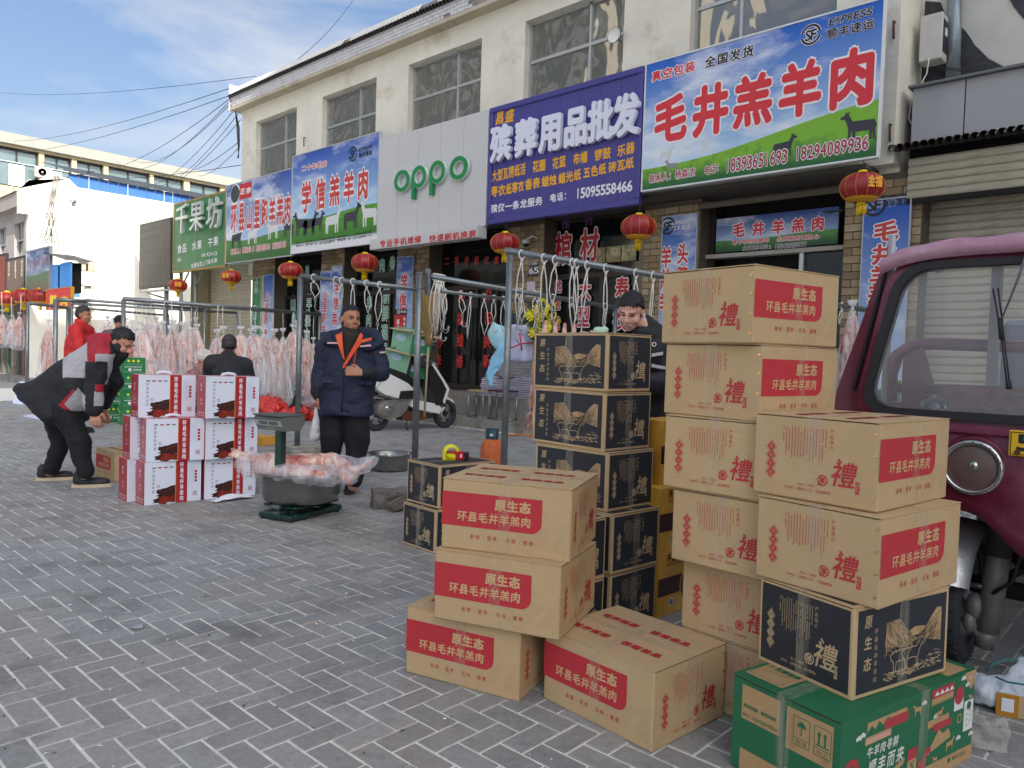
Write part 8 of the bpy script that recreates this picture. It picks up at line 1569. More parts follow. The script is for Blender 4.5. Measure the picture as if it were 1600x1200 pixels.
def face_post(M_, s_=1.0):
    Mi = M_.inverted(); R3 = np.array([list(r_)[:3] for r_ in Mi])[:3]; T3 = np.array([Mi[0][3], Mi[1][3], Mi[2][3]]); Mf = np.array([list(r_)[:3] for r_ in M_])[:3]
    def post(co, no):
        L_ = (co @ R3.T + T3) / s_; d = np.zeros_like(L_)
        for sx in (-1, 1):
            g_ = np.exp(-(((L_[:, 0] - sx * .031) / .016) ** 2 + ((L_[:, 2] - .002) / .011) ** 2)) * (L_[:, 1] < -.03); d[:, 1] += g_ * .009
            g_ = np.exp(-(((L_[:, 0] - sx * .080) / .010) ** 2 + ((L_[:, 2] + .012) / .014) ** 2 + ((L_[:, 1] - .006) / .01) ** 2)); d[:, 0] -= sx * g_ * .006
        g_ = np.exp(-((L_[:, 0] / .026) ** 2 + ((L_[:, 2] + .067) / .0035) ** 2)) * (L_[:, 1] < -.05); d[:, 1] += g_ * .004
        return co + (d * s_) @ Mf.T
    return post
def face_details(t, M_, s_=1.0, closed=False, brow=hair_m):
    q = MB()
    for sx in (-1, 1):
        q.ell((0, 0, 0), (1, 1, 1), eye_w if not closed else lipm, 12, 8, M_ @ Matrix.Translation(Vector((sx * .031, -.0705, .001)) * s_) @ Matrix.Diagonal((.0125 * s_, .008 * s_, .0055 * s_ if not closed else .002 * s_, 1)))
        if not closed: q.ell((0, 0, 0), (1, 1, 1), eye_m, 10, 8, M_ @ Matrix.Translation(Vector((sx * .030, -.0765, .001)) * s_) @ Matrix.Diagonal((.0062 * s_, .004 * s_, .0056 * s_, 1)))
        cap(q, M_ @ (Vector((sx * .016, -.0795, .0085)) * s_), .0016 * s_, M_ @ (Vector((sx * .045, -.071, .006)) * s_), .0018 * s_, eye_m)
    q.build('eyes', t); q = MB()
    for sx in (-1, 1): cap(q, M_ @ (Vector((sx * .014, -.0915, .027)) * s_), .0038 * s_, M_ @ (Vector((sx * .05, -.080, .030)) * s_), .0025 * s_, brow)
    q.build('eyebrows', t)
    q = MB(); cap(q, M_ @ (Vector((-.018, -.0865, -.0655)) * s_), .0032 * s_, M_ @ (Vector((.018, -.0865, -.0655)) * s_), .0032 * s_, lipm, None, 8); q.build('lips', t)
def hair(t, M_, s_=1.0, m=None, hl=.055, thick=.010, back=-.05):
    q = MB()
    def E(c, r_): q.ell((0, 0, 0), (1, 1, 1), blackp, 22, 16, M_ @ Matrix.Translation(Vector(c) * s_) @ Matrix.Diagonal((r_[0] * s_, r_[1] * s_, r_[2] * s_, 1)))
    E((0, .014, .040), (.079 + thick * .3, .094 + thick * .6, .084 + thick)); E((0, .035, .0), (.077 + thick * .2, .070 + thick, .075))
    Mi = M_.inverted(); R3 = np.array([list(r_)[:3] for r_ in Mi])[:3]; T3 = np.array([Mi[0][3], Mi[1][3], Mi[2][3]]); Mf = np.array([list(r_)[:3] for r_ in M_])[:3]; T4 = np.array([M_[0][3], M_[1][3], M_[2][3]])
    def post(co, no):
        L_ = (co @ R3.T + T3) / s_; y, z = L_[:, 1], L_[:, 2]; x_ = L_[:, 0]; lim = np.where(y < -.03, hl + .012 - np.abs(x_) * .25 + .006 * np.sin(x_ * 300), np.where(y < .0, hl - (y + .03) / .03 * (hl - .012), np.where(y < .03, .012 - y / .03 * (.012 - back), back)))
        f = z < lim; k = .80; L_[f, 0] *= k; L_[f, 1] = (L_[f, 1] - .01) * k + .01; L_[f, 2] = np.maximum(L_[f, 2], lim[f] - .012)
        return (L_ * s_) @ Mf.T + T4
    link('hair', remesh(q, .006 * s_ * 1.2, 2, 'hair', [(45, .006, (1, 1, .6)), (120, .006, (1, 1, .7))], [m or hair_m], post=post), t)
def hand_parts(q, W_, D_, N_, s_=1.0, curl=.6, thumb=1, spread=.0):
    """W_ wrist point, D_ direction along the hand, N_ normal out of the back of the hand; fingers curl away from N_"""
    W_ = Vector(W_); D_ = Vector(D_).normalized(); N_ = (Vector(N_) - D_ * Vector(N_).dot(D_)).normalized(); S_ = D_.cross(N_) * thumb
    for k, sx in enumerate((-.030, -.010, .010, .030)): cap(q, W_ + S_ * sx * .5 * s_, .016 * s_, W_ + D_ * .085 * s_ + S_ * sx * s_, .0135 * s_)
    Ls = (.068, .080, .075, .058)
    for k, sx in enumerate((.033, .011, -.011, -.032)):
        p = W_ + D_ * .088 * s_ + S_ * sx * s_; a_ = 0; d = D_.copy()
        for j, fr in enumerate((.45, .32, .26)):
            a_ += curl * (.5 if j == 0 else .75); d = D_ * math.cos(a_) - N_ * math.sin(a_) + S_ * (sx * spread * 4); d.normalize(); e = p + d * Ls[k] * fr * s_; cap(q, p, (.0098 - j * .0010) * s_, e, (.0090 - j * .0012) * s_, None, None, 10); p = e
    p = W_ + D_ * .02 * s_ + S_ * .026 * s_; e = p + (D_ * .6 + S_ * .6 - N_ * .3).normalized() * .045 * s_; cap(q, p, .0145 * s_, e, .0115 * s_); e2 = e + (D_ * .9 + S_ * .05 - N_ * .4).normalized() * .035 * s_; cap(q, e, .0108 * s_, e2, .0085 * s_)
def frame_from(fwd, up):
    """matrix whose -y looks along fwd and z along up"""
    f = Vector(fwd).normalized(); u = Vector(up); u = (u - f * u.dot(f)).normalized(); x = u.cross(f) * -1
    x = (-f).cross(u).normalized(); return Matrix(((x.x, -f.x, u.x, 0), (x.y, -f.y, u.y, 0), (x.z, -f.z, u.z, 0), (0, 0, 0, 1)))
CF = Vector((RM[0][1], RM[1][1], RM[2][1])); CRt = Vector((RM[0][0], RM[1][0], RM[2][0])); CU = Vector((0, 0, 1))
def shoe(t, heel, toe, m, sole, s_=1.0, h_=.09):
    heel = Vector(heel); toe = Vector(toe); d = (toe - heel); L_ = d.length; d.normalize(); sd = Vector((0, 0, 1)).cross(d); q = MB(); cap(q, heel + d * .045 + Vector((0, 0, .06)), .045, heel + d * .05 + Vector((0, 0, h_ + .02)), .046); cap(q, heel + d * .06 + Vector((0, 0, .05)), .044, toe - d * .05 + Vector((0, 0, .042)), .040); cap(q, toe - d * .09 + Vector((0, 0, .045)), .045, toe - d * .045 + Vector((0, 0, .036)), .036, None)
    link('shoe', remesh(q, .009, 2, 'shoe', None, [m], post=lambda co, no: np.column_stack([co[:, 0], co[:, 1], np.maximum(co[:, 2], .018)])), t)
    q = MB(); n = 20; ol = []
    for k in range(n): a_ = 2 * math.pi * k / n; c = heel + d * (L_ / 2) + d * (L_ / 2 + .008) * math.cos(a_) + sd * (.048 if math.cos(a_) > -.2 else .042) * (abs(math.sin(a_)) ** .7) * (1 if math.sin(a_) > 0 else -1); ol.append((c.x, c.y))
    q.prism(ol, .0, .030, sole, 'xy'); q.build('shoe_sole', t)
def wr(co, no): return co
# ---------------------------------------------------------------- bent man in the black, red and grey jacket
D = 6.85
def B(x, y, dd=0.0): return at(x, y, D + dd)
t = thing('person', 'man bending forward in a black jacket with red shoulders and grey patches', 'person', B(110, 750).xyz.to_tuple()[:2] + (0,)); o0 = Vector(t.location)
def rel(v): return Vector(v) - o0
class RB(MB): pass
def P_(x, y, dd=0.0): return B(x, y, dd) - o0
fwd = (CRt * .86 - CU * .52 - CF * .10).normalized(); upv = (CU * .84 + CRt * .50); HM = Matrix.Translation(P_(190, 536)) @ frame_from(fwd, upv)
hipN, hipF = P_(98, 636, -.10), P_(84, 636, .14); knN, knF = P_(125, 694, -.12), P_(94, 692, .16); anN, anF = P_(132, 742, -.12), P_(78, 737, .18); shN, shF = P_(158, 556, -.20), P_(166, 552, .18); elN = P_(148, 604, -.22); wrN = P_(147, 640, -.22); elF = P_(178, 596, .2); wrF = P_(160, 636, .22)
q = MB(); head_parts(q, HM, 1.08); nk = P_(176, 548, 0); cap(q, P_(184, 540), .055, nk, .06); cap(q, nk, .10, P_(140, 566), .13); cap(q, P_(140, 566), .13, P_(88, 622), .14); cap(q, shN, .06, elN, .05); cap(q, elN, .05, wrN, .033); cap(q, shF, .06, elF, .05); cap(q, elF, .05, wrF, .033); cap(q, nk, .07, shN, .06); cap(q, nk, .07, shF, .06)
cap(q, hipN, .08, knN, .06); cap(q, knN, .06, anN, .045); cap(q, hipF, .08, knF, .06); cap(q, knF, .06, anF, .045)
hand_parts(q, wrN + Vector((0, 0, -.0)), (P_(150, 662, -.22) - wrN), -CF, 1.15, .75, -1); hand_parts(q, wrF, (P_(165, 655, .2) - wrF), -CF, 1.05, .6, 1)
link('body', remesh(q, .0058, 2, 'body', None, [skin], post=face_post(HM, 1.08)), t); face_details(t, HM, 1.08); hair(t, HM, 1.08, None, .062, .010, -.045)
def loft(q, rings, n=26):
    vs = []; fs = []
    for (bx, by), (lx, ly), w_ in rings:
        A = P_(bx, by); B_ = P_(lx, ly); c = (A + B_) / 2; h_ = (B_ - A) / 2
        for k in range(n):
            a_ = 2 * math.pi * k / n; ca, sa = math.cos(a_), math.sin(a_); vs.append(c + h_ * math.copysign(abs(ca) ** .85, ca) + CF * math.copysign(abs(sa) ** .85, sa) * w_)
    for i in range(len(rings) - 1):
        for k in range(n): fs.append((i * n + k, i * n + (k + 1) % n, (i + 1) * n + (k + 1) % n, (i + 1) * n + k))
    fs.append(tuple(range(n - 1, -1, -1))); fs.append(tuple(range((len(rings) - 1) * n, len(rings) * n))); q.add(vs, fs, blackp)
q = MB(); loft(q, [((163, 522), (182, 556), .10), ((150, 525), (178, 568), .17), ((134, 541), (169, 590), .21), ((112, 556), (158, 616), .22), ((88, 573), (146, 640), .235), ((62, 589), (130, 656), .25), ((38, 600), (108, 664), .26), ((33, 604), (101, 666), .262)])
cap(q, P_(158, 548, -.08), .12, shN, .105); cap(q, P_(160, 548, .08), .12, shF, .105); cap(q, shN, .105, elN, .088); cap(q, elN, .088, P_(146.5, 640, -.22), .066); cap(q, shF, .10, elF, .08); cap(q, elF, .08, P_(162, 632, .22), .06)
TP = {'nN': np.array(shN)}; 
ORIG = np.array(o0)
def pick_bent(ctr):
    out_ = []
    for c in ctr:
        v = view(Vector(c) + o0); x, y, d = v; arm = d < D - .135 and x > 133 and y > 560
        ax = (x - 66) * .78 - (y - 620) * .0; # along the back
        if d < D - .12 and 133 < x < 168 and y > 565:      # near sleeve
            m = 0
            if 601 < y < 613 and x > 149: m = 1
            elif 612 < y < 634 and x > 147: m = 2
            if y < 575 and x < 152: m = 0
            out_.append(m); continue
        u = (x - 40) * .80 + (620 - y) * .55   # distance from hem towards collar
        v_ = (y - 620) + (x - 66) * .62         # distance below the back line
        m = 0
        if x > 131 and y < 566 - (x - 131) * .1 and x < 172: m = 1
        elif x >= 168 and y < 566: m = 0
        if 98 < x <= 136 and y < 590 and v_ < 24 + (x - 98) * .05: m = 2
        if x > 148 and 553 < y < 600 and x > 152 + (y - 575) * .25 and x < 176 - (y - 575) * .35: m = 2
        if 94 < x < 134 and 606 < y < 642 and y > 606 + abs(x - 122) * 1.15 and y < 642 - max(0, 112 - x) * .9: m = 2
        elif 90 < x < 136 and 603 < y < 646 and y > 600 + abs(x - 122) * 1.05 and x < 116 and y < 648 - max(0, 112 - x) * .7: m = 1
        out_.append(m)
    return out_
link('jacket', remesh(q, .0085, 4, 'jacket', [(5, .030, (1, 1, 1)), (13, .012, (1, 1, .6)), (34, .004, (1, 1, 1))], [blk, redc, gry], pick=pick_bent), t)
q = MB(); cap(q, P_(181, 546), .075, P_(189, 556), .045, None, (CF, 1.3)); cap(q, P_(172, 540), .085, P_(186, 545), .08, None, (CF, 1.25)); cap(q, P_(188, 552), .07, P_(172, 575), .06); link('collar', remesh(q, .008, 3, 'collar', [(14, .008, (1, 1, 1))], [blk]), t)
q = MB(); cap(q, P_(152, 534), .075, P_(170, 536), .085, None, (CF, 1.5)); cap(q, P_(140, 542), .05, P_(160, 545), .09, None, (CF, 1.5)); link('hood', remesh(q, .008, 3, 'hood', [(9, .016, (1, 1, 1))], [redc]), t)
q = MB(); cap(q, hipN, .125, knN, .085); cap(q, knN, .083, anN + Vector((0, 0, .03)), .080); cap(q, hipF, .125, knF, .088); cap(q, knF, .085, anF + Vector((0, 0, .03)), .072); cap(q, P_(84, 622), .14, P_(98, 638), .14); link('trousers', remesh(q, .0095, 3, 'trousers', [(6, .026, (1, 1, .7)), (16, .008, (1, 1, 1.2))], [mat('black_trousers', '#141419', .85, var=(5, .1))]), t)
sk = mat('dark_trainer', '#23272b', .6, var=(20, .2)); sl_ = mat('cream_sole', '#cdbd9f', .7)
hn = on_z(113, 762, 0) - o0; tn_ = on_z(171, 760, 0) - o0; shoe(t, hn, hn + (tn_ - hn).normalized() * .31, sk, sl_); hn = on_z(57, 751, 0) - o0; tn_ = on_z(113, 749, 0) - o0; shoe(t, hn, hn + (tn_ - hn).normalized() * .31, sk, sl_)
# ---------------------------------------------------------------- standing man in the navy coat
D = 6.9
ft_ = at(546, 770, 6.75); t = thing('person', 'man standing in a long navy coat with orange lining, looking to his left', 'person', (ft_.x, ft_.y, 0)); o0 = Vector(t.location)
fc_ = (-CF * .80 + CRt * .58).normalized(); HM = Matrix.Translation(P_(548, 499, -.02)) @ frame_from((fc_ * 1 - CU * .06), CU + CRt * .05)
hL, hR = P_(521, 622), P_(556, 622); kL, kR = P_(519, 690, -.02), P_(557, 690, -.02); aL, aR = P_(519, 752), P_(551, 760, -.05); sL, sR = P_(509, 545), P_(585, 543); eL, wL = P_(499, 585, .02), P_(496, 616, -.05); eR, wR_ = P_(597, 582, -.03), P_(566, 583, -.26)
q = MB(); head_parts(q, HM, 1.05); cap(q, P_(548, 510), .058, P_(546, 530), .066); cap(q, P_(546, 530), .10, P_(545, 575), .14); cap(q, P_(545, 575), .14, P_(538, 622), .13); 
for (a_, b_, c_) in ((sL, eL, wL), (sR, eR, wR_)): cap(q, P_(546, 535), .08, a_, .06); cap(q, a_, .055, b_, .045); cap(q, b_, .045, c_, .032)
for (a_, b_, c_) in ((hL, kL, aL), (hR, kR, aR)): cap(q, a_, .08, b_, .06); cap(q, b_, .058, c_, .045)
hand_parts(q, wL, (P_(497, 640, -.05) - wL), CRt * -1 - CF * .3, 1.08, .45, 1); hand_parts(q, wR_ + (P_(560, 580, -.30) - wR_) * .3, (P_(536, 579, -.30) - wR_), -CF * .9 + CU * .2, 1.05, .95, 1)
link('body', remesh(q, .0056, 2, 'body', None, [skin2], post=face_post(HM, 1.05)), t); face_details(t, HM, 1.05); hair(t, HM, 1.05, None, .068, .007, -.05)
q = MB(); sq = (CF, .78)
loft(q, [((519, 531), (576, 531), .11), ((509, 545), (587, 544), .15), ((506, 575), (588, 575), .17), ((504, 605), (585, 606), .18), ((500, 630), (584, 631), .19), ((498, 648), (584, 650), .195)]); cap(q, P_(527, 548), .13, P_(566, 547), .13, None, sq); cap(q, P_(532, 545), .12, sL, .105, None, sq); cap(q, P_(562, 545), .12, sR, .105, None, sq)
cap(q, sL, .09, eL, .080); cap(q, eL, .080, P_(496.5, 614, -.04), .068); cap(q, sR, .092, eR, .080); cap(q, eR, .082, P_(574, 583, -.22), .066)
def cut_hem(zc_):
    def post(co, no):
        co = co.copy(); co[:, 2] = np.maximum(co[:, 2], zc_); return co
    return post
zh = P_(540, 646).z
link('coat', remesh(q, .0085, 4, 'coat', [(5, .026, (1, 1, 1)), (11, .009, (.8, .8, 1.6)), (34, .004, (1, 1, 1))], [navyc]), t)
q = MB(); cap(q, P_(509, 526, .04), .055, P_(540, 522, .10), .075, None, (CU, .9)); cap(q, P_(540, 522, .10), .075, P_(584, 525, .04), .075); cap(q, P_(584, 526, .03), .07, P_(592, 535, -.06), .055); cap(q, P_(508, 526, .02), .055, P_(512, 532, -.08), .05); cap(q, P_(514, 534, -.08), .04, P_(528, 540, -.12), .03); cap(q, P_(588, 540, -.08), .045, P_(572, 544, -.13), .03); link('hood', remesh(q, .008, 3, 'hood', [(10, .012, (1, 1, 1))], [navyc]), t)
# jumper, lapels and trims follow the coat front
def patch(pts, m, name, dd, th=.014):
    q = MB(); A = [P_(x, y, dd + k_) for x, y, k_ in pts]; n = len(A); off_ = CF * th; q.add(A + [a + off_ for a in A], [tuple(range(n)), tuple(range(2 * n - 1, n - 1, -1))] + [(i, n + i, n + (i + 1) % n, (i + 1) % n) for i in range(n)], m); return q.build(name, t)
jm = mat('dark_brown_jumper', '#2a2422', .9, var=(30, .15), bump=(70, .5, .004)); q = MB(); cap(q, P_(547, 520, -.03), .078, P_(548, 530, -.06), .085); cap(q, P_(547, 532, -.11), .06, P_(541, 560, -.13), .035); link('jumper', remesh(q, .008, 3, 'jumper', [(12, .005, (1, 1, 1))], [jm]), t)
patch([(524, 524, .02), (534, 519, .04), (536, 545, 0), (538, 562, 0), (536, 560, -.0), (529, 541, 0)], org, 'left_lapel', -.185)
patch([(563, 520, .06), (567, 523, .05), (565, 531, .01), (580, 527, .0), (581, 531, .0), (564, 536, -.0), (552, 553, -.01), (537, 576, -.01), (535, 573, -.01), (547, 550, 0), (556, 534, 0)], org, 'right_lapel', -.19)
for pts in ([(511, 534.5), (528, 535), (528, 537), (511, 537)], [(562, 540), (579, 538), (580, 541), (562, 542.5)], [(593, 549.5), (602, 549), (602, 551.5), (593, 552)]): patch([(x, y, 0) for x, y in pts], mat('reflective_pink_tape', '#d9b0ae', .35), 'reflective_tape', -.172 if pts[0][0] < 590 else -.12, .006)
patch([(555, 547, 0), (558, 547, 0), (554, 569, 0), (551, 569, 0)], mat('red_zip', '#8f2430', .5), 'chest_zip', -.185, .006)
for (x0, x1, y0) in ((504, 523, 590), (552, 581, 592)):
    q = MB(); A = [P_(x0, y0, -.16), P_(x1, y0 + 1, -.17), P_(x1, y0 + 9, -.185), P_(x0, y0 + 8, -.175)]; q.add(A + [a + CF * .03 for a in A], [(0, 1, 2, 3), (0, 4, 5, 1), (1, 5, 6, 2), (2, 6, 7, 3), (3, 7, 4, 0)], navyc); q.ell((A[2] + A[3]) / 2 + CU * .015 - CF * .002, (.006, .006, .006), steel, 8, 6); q.build('pocket_flap', t)
q = MB(); q.tube([P_(536, 577, -.185), P_(535, 600, -.20), P_(534, 630, -.2), P_(534, 643, -.19)], .010, navyc, 8, flat=.6); q.build('coat_placket', t)
q = MB(); cap(q, P_(578, 583, -.20), .060, P_(570, 583, -.245), .048); cap(q, P_(497, 608, -.04), .06, P_(496.5, 619, -.05), .045); link('cuffs', remesh(q, .008, 2, 'cuffs', None, [blk]), t)
q = MB(); cap(q, P_(520, 625), .14, P_(518, 690, -.02), .108); cap(q, P_(518, 690, -.02), .108, P_(517, 742), .085); cap(q, P_(556, 625), .14, P_(558, 690, -.02), .108); cap(q, P_(558, 690, -.02), .105, P_(552, 750, -.04), .082); cap(q, P_(538, 618), .16, P_(538, 640), .12); link('trousers', remesh(q, .0095, 3, 'trousers', [(6, .026, (1, 1, .8)), (14, .007, (1, 1, 1.4))], [mat('black_trousers', '#141419', .85)]), t)
hn = on_z(545, 768, 0) - o0; shoe(t, hn + CF * .1, hn - CF * .17 + CRt * .03 - Vector((0, 0, (hn - CF * .17).z)), blk, blackp); hn = on_z(515, 765, 0) - o0; shoe(t, hn + CF * .12, hn - CF * .15 - CRt * .03 - Vector((0, 0, (hn - CF * .15).z)), blk, blackp)
tm = t
P = at(494, 655, 6.85); q = MB(); cap(q, (0, 0, .10), .012, (0, 0, 0), .03); cap(q, (0, 0, 0), .035, (-.01, 0, -.16), .05); mb2 = thing('meat_bag', 'small clear bag with a red lump of meat beside the navy coat', 'bag', P); link('plastic', remesh(q, .008, 2, 'plastic', [(20, .012, (1, 1, 1))], [film_w]), mb2); q = MB(); cap(q, (-.0, 0, -.10), .02, (-.01, 0, -.17), .035); link('meat', remesh(q, .008, 2, 'meat', [(25, .008, (1, 1, 1))], [meat_d]), mb2)
# ---------------------------------------------------------------- young man leaning behind the black cartons
D = 4.75
ft_ = at(1005, 800, 4.9); t = thing('person', 'young man in a black work jacket looking down behind the black cartons', 'person', (ft_.x, ft_.y, 0)); o0 = Vector(t.location)
HM = Matrix.Translation(P_(986, 487)) @ frame_from((-CF * .72 - CRt * .34 - CU * .42), (CU * .86 - CF * .42 - CRt * .10)); sc3 = .95
q = MB(); head_parts(q, HM, sc3); cap(q, P_(1000, 506, .07), .055, P_(1018, 530, .14), .065); sN, sF = P_(1040, 548, .08), P_(985, 548, .22); cap(q, P_(1012, 535, .14), .11, P_(1014, 620, .30), .14); cap(q, P_(1014, 620, .3), .14, P_(1022, 650, .32), .14); eN, wN = P_(1052, 600, .05), P_(1010, 600, -.12); eF, wF = P_(948, 560, .1), P_(937, 537, -.02)
for (a_, b_, c_) in ((sN, eN, wN), (sF, eF, wF)): cap(q, P_(1012, 540, .14), .08, a_, .06); cap(q, a_, .055, b_, .045); cap(q, b_, .042, c_, .032)
for k in (-1, 1): hh_ = P_(1016, 650, .32) + CRt * .1 * k; cap(q, hh_, .085, hh_ + Vector((0, 0, -.40)), .06); cap(q, hh_ + Vector((0, 0, -.40)), .058, Vector((hh_.x, hh_.y, .08)), .045)
hand_parts(q, wF, CU * .35 - CRt * .9, -CF, .95, .8, 1); hand_parts(q, wN, -CRt, -CF, .95, .8, 1)
link('body', remesh(q, .0054, 2, 'body', None, [skin3], post=face_post(HM, sc3)), t); face_details(t, HM, sc3, True); hair(t, HM, sc3, None, .060, .014, -.05)
q = MB(); cap(q, P_(1012, 548, .14), .155, P_(1014, 640, .30), .18); cap(q, P_(1012, 545, .12), .13, sN, .10); cap(q, P_(1010, 545, .16), .12, sF, .10); cap(q, sN, .10, eN, .085); cap(q, eN, .08, wN, .062); cap(q, sF, .10, eF, .08); cap(q, eF, .075, P_(942, 545, 0), .055); cap(q, P_(1014, 640, .3), .18, P_(1016, 662, .32), .18)
wj = mat('black_work_jacket', '#191b22', .7, var=(8, .12), bump=(16, .5, .01)); link('jacket', remesh(q, .0085, 4, 'jacket', [(5, .02, (1, 1, 1)), (13, .010, (1, 1, 1))], [wj]), t)
q = MB(); cap(q, P_(1008, 508, .10), .068, P_(1024, 526, .12), .09); cap(q, P_(999, 521, .03), .045, P_(1014, 526, .08), .075); link('collar', remesh(q, .008, 3, 'collar', [(14, .006, (1, 1, 1))], [wj]), t)
q = MB()
for (a_, b_) in (((1018, 555), (1036, 552)), ((1018, 571), (1040, 575))): p0, p1 = P_(a_[0], a_[1], -.075), P_(b_[0], b_[1], -.03); q.add([p0 - CU * .010, p1 - CU * .010, p1 + CU * .010, p0 + CU * .010, p0 - CU * .010 + CF * .02, p1 - CU * .01 + CF * .02, p1 + CU * .01 + CF * .02, p0 + CU * .01 + CF * .02], [(0, 1, 2, 3), (0, 4, 5, 1), (3, 2, 6, 7)], mat('silver_tape', '#b6bac2', .3))
q.build('reflective_tape', t); q = MB(); c = P_(1022, 538, -.03); q.lathe([(.010, 0), (.014, 0)], whitep, 20, Matrix.Translation(c) @ frame_from(-CF, CU) @ Matrix.Rotation(R(90), 4, 'X')); q.build('chest_badge', t)
q = MB(); cap(q, P_(1007, 491, -.055), .005, P_(1007.5, 500, -.05), .004, whitep); q.build('earphone', t)
q = MB(); 
for k in (-1, 1): hh_ = P_(1016, 655, .32) + CRt * .1 * k; cap(q, hh_, .13, hh_ + Vector((0, 0, -.40)), .10); cap(q, hh_ + Vector((0, 0, -.40)), .10, Vector((hh_.x, hh_.y, .10)), .08)
link('trousers', remesh(q, .012, 3, 'trousers', [(7, .02, (1, 1, 1))], [wj]), t)
for k in (-1, 1): hh_ = P_(1016, 650, .32) + CRt * .1 * k; b0 = Vector((hh_.x, hh_.y, 0)); shoe(t, b0 + CF * .08, b0 - CF * .2 - Vector((0, 0, (b0 - CF * .2).z)), mat('grey_boot', '#8f9290', .6), blackp)
P = at(938, 517, 4.65); q = MB(); cap(q, (-.03, 0, 0), .022, (.03, 0, .004), .024); tag(link('glove', remesh(q, .006, 2, 'glove', [(40, .006, (1, 1, 1))], [mat('pale_green_glove', '#bfe0c4', .6)]), None, P), 'pale green glove on the hand beside the young man’s face'.replace('’', ''), 'glove')
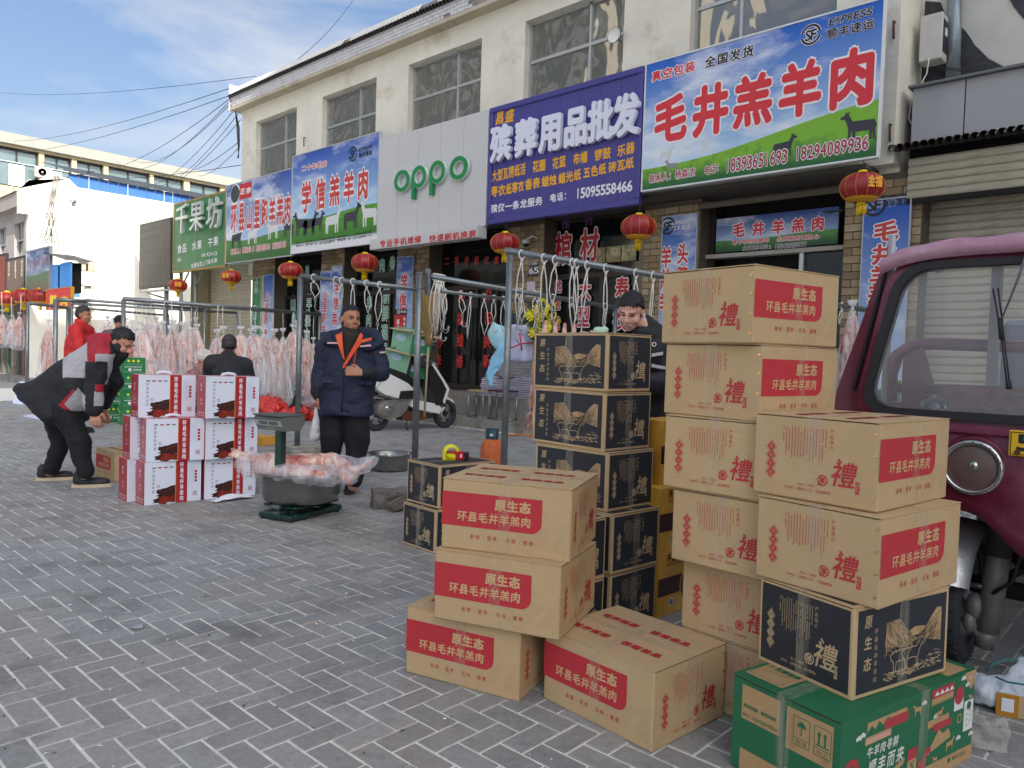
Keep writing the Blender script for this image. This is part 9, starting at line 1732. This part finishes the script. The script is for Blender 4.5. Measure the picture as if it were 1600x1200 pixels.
# ---------------------------------------------------------------- background people
def bg_person(px_, py_, d, s_, coat, label, fwd_, hairm=hair_m, extra=None, squat=False, lean=0.0, skinm=skin2, hat=None):
    """head centre at a pixel and depth; the body hangs below it down to the ground"""
    global D, o0, t
    hc = at(px_, py_, d); t = thing('person', label, 'person', (hc.x, hc.y, 0)); o0 = Vector(t.location); H = hc - o0; fwd_ = Vector(fwd_).normalized(); hf = Vector((fwd_.x, fwd_.y, 0)).normalized(); sd = Vector((-hf.y, hf.x, 0))
    M_ = Matrix.Translation(H) @ frame_from(fwd_, CU + hf * .1); q = MB(); head_parts(q, M_, s_); nk = H + Vector((0, 0, -.15)) - hf * (.02 + lean * .3); ch = nk + Vector((0, 0, -.22)) - hf * lean * .5; hp_ = nk + Vector((0, 0, -.55)) - hf * lean
    cap(q, H + Vector((0, 0, -.08)), .055, nk, .06); cap(q, nk, .075, ch, .10); cap(q, ch, .10, hp_, .11); arms = []
    for k in (-1, 1):
        sh_ = nk + Vector((0, 0, -.07)) + sd * .19 * k; el_ = sh_ + Vector((0, 0, -.26)) + hf * .10 + sd * .05 * k; wr__ = el_ + hf * .20 + Vector((0, 0, -.04)) - sd * .06 * k; cap(q, nk, .07, sh_, .06); cap(q, sh_, .055, el_, .045); cap(q, el_, .042, wr__, .03); hand_parts(q, wr__, hf, Vector((0, 0, 1)), .95, .7, k); arms.append((sh_, el_, wr__))
    legs = []
    for k in (-1, 1):
        h2 = hp_ + sd * .10 * k
        if squat: kn = h2 + hf * .32 + Vector((0, 0, .02)); an_ = Vector((h2.x + hf.x * .1, h2.y + hf.y * .1, .08))
        else: kn = Vector((h2.x + hf.x * .03, h2.y + hf.y * .03, max(.45, h2.z * .52))); an_ = Vector((h2.x, h2.y, .08))
        cap(q, h2, .085, kn, .06); cap(q, kn, .058, an_, .045); legs.append((h2, kn, an_))
    link('body', remesh(q, .008, 2, 'body', None, [skinm], post=face_post(M_, s_)), t); face_details(t, M_, s_); 
    if hat is None: hair(t, M_, s_, hairm, .055, .008, -.045)
    else:
        q = MB(); q.ell((0, 0, 0), (1, 1, 1), blackp, 20, 14, M_ @ Matrix.Translation((0, .015, .055)) @ Matrix.Diagonal((.098, .112, .095, 1))); Mi = M_.inverted(); R3 = np.array([list(r_)[:3] for r_ in Mi])[:3]; T3 = np.array([Mi[0][3], Mi[1][3], Mi[2][3]])
        link('hat', remesh(q, .01, 2, 'hat', [(40, .006, (1, 1, 1))], [hat]), t)
    q = MB(); cap(q, nk + Vector((0, 0, -.05)), .13, ch, .19, None, (hf, .8)); cap(q, ch, .19, hp_ + Vector((0, 0, -.08)), .20, None, (hf, .85))
    for sh_, el_, wr__ in arms: cap(q, nk + Vector((0, 0, -.05)), .11, sh_, .095); cap(q, sh_, .095, el_, .08); cap(q, el_, .078, wr__ - hf * .03, .058)
    cap(q, nk + Vector((0, 0, -.06)), .125, nk + Vector((0, 0, .02)), .088); link('coat', remesh(q, .012, 4, 'coat', [(5, .022, (1, 1, 1)), (13, .010, (1, 1, 1))], [coat]), t)
    q = MB()
    for h2, kn, an_ in legs: cap(q, h2, .12, kn, .095); cap(q, kn, .092, an_ + Vector((0, 0, .03)), .07)
    link('trousers', remesh(q, .014, 3, 'trousers', [(7, .02, (1, 1, 1))], [blk]), t)
    for h2, kn, an_ in legs: b0 = Vector((an_.x, an_.y, 0)); shoe(t, b0 - hf * .08, b0 + hf * .20, blk, blackp)
    return t
coal = mat('charcoal_coat', '#25272a', .85, var=(6, .1), bump=(14, .4, .01))
bg_person(358, 540, 9.2, 1.05, coal, 'squatting man in a charcoal coat seen from behind the gift boxes', CF - CRt * .35 - CU * .25, hair_g, squat=True, lean=.1)
bg_person(131, 492, 10.8, 1.02, redb, 'man in a bright red jacket standing behind the bent man', CRt * .95 + CF * .1 - CU * .1, hair_g, lean=.05)
bg_person(187, 505, 13.5, 1.0, mat('striped_dark_coat', '#5c5856', .8, var=(30, .6)), 'person in a dark knitted hat among the hanging carcasses', -CF * .6 + CRt * .2 - CU * .1, hat=mat('knitted_dark_hat', '#201e22', .9, bump=(80, 1, .01)))
t = bg_person(318, 563, 10.0, .98, mat('patterned_coat', '#9a7270', .8, var=(22, .9)), 'crouching woman in a pale cap and patterned coat facing the charcoal coat', -CF * .1 + CRt * .8 - CU * .6, squat=True, lean=.1, hat=mat('pale_brown_cap', '#d9cfc8', .8, var=(6, .3), bump=(20, .6, .02)))

if _fo.name in bpy.data.objects: bpy.data.objects.remove(_fo)
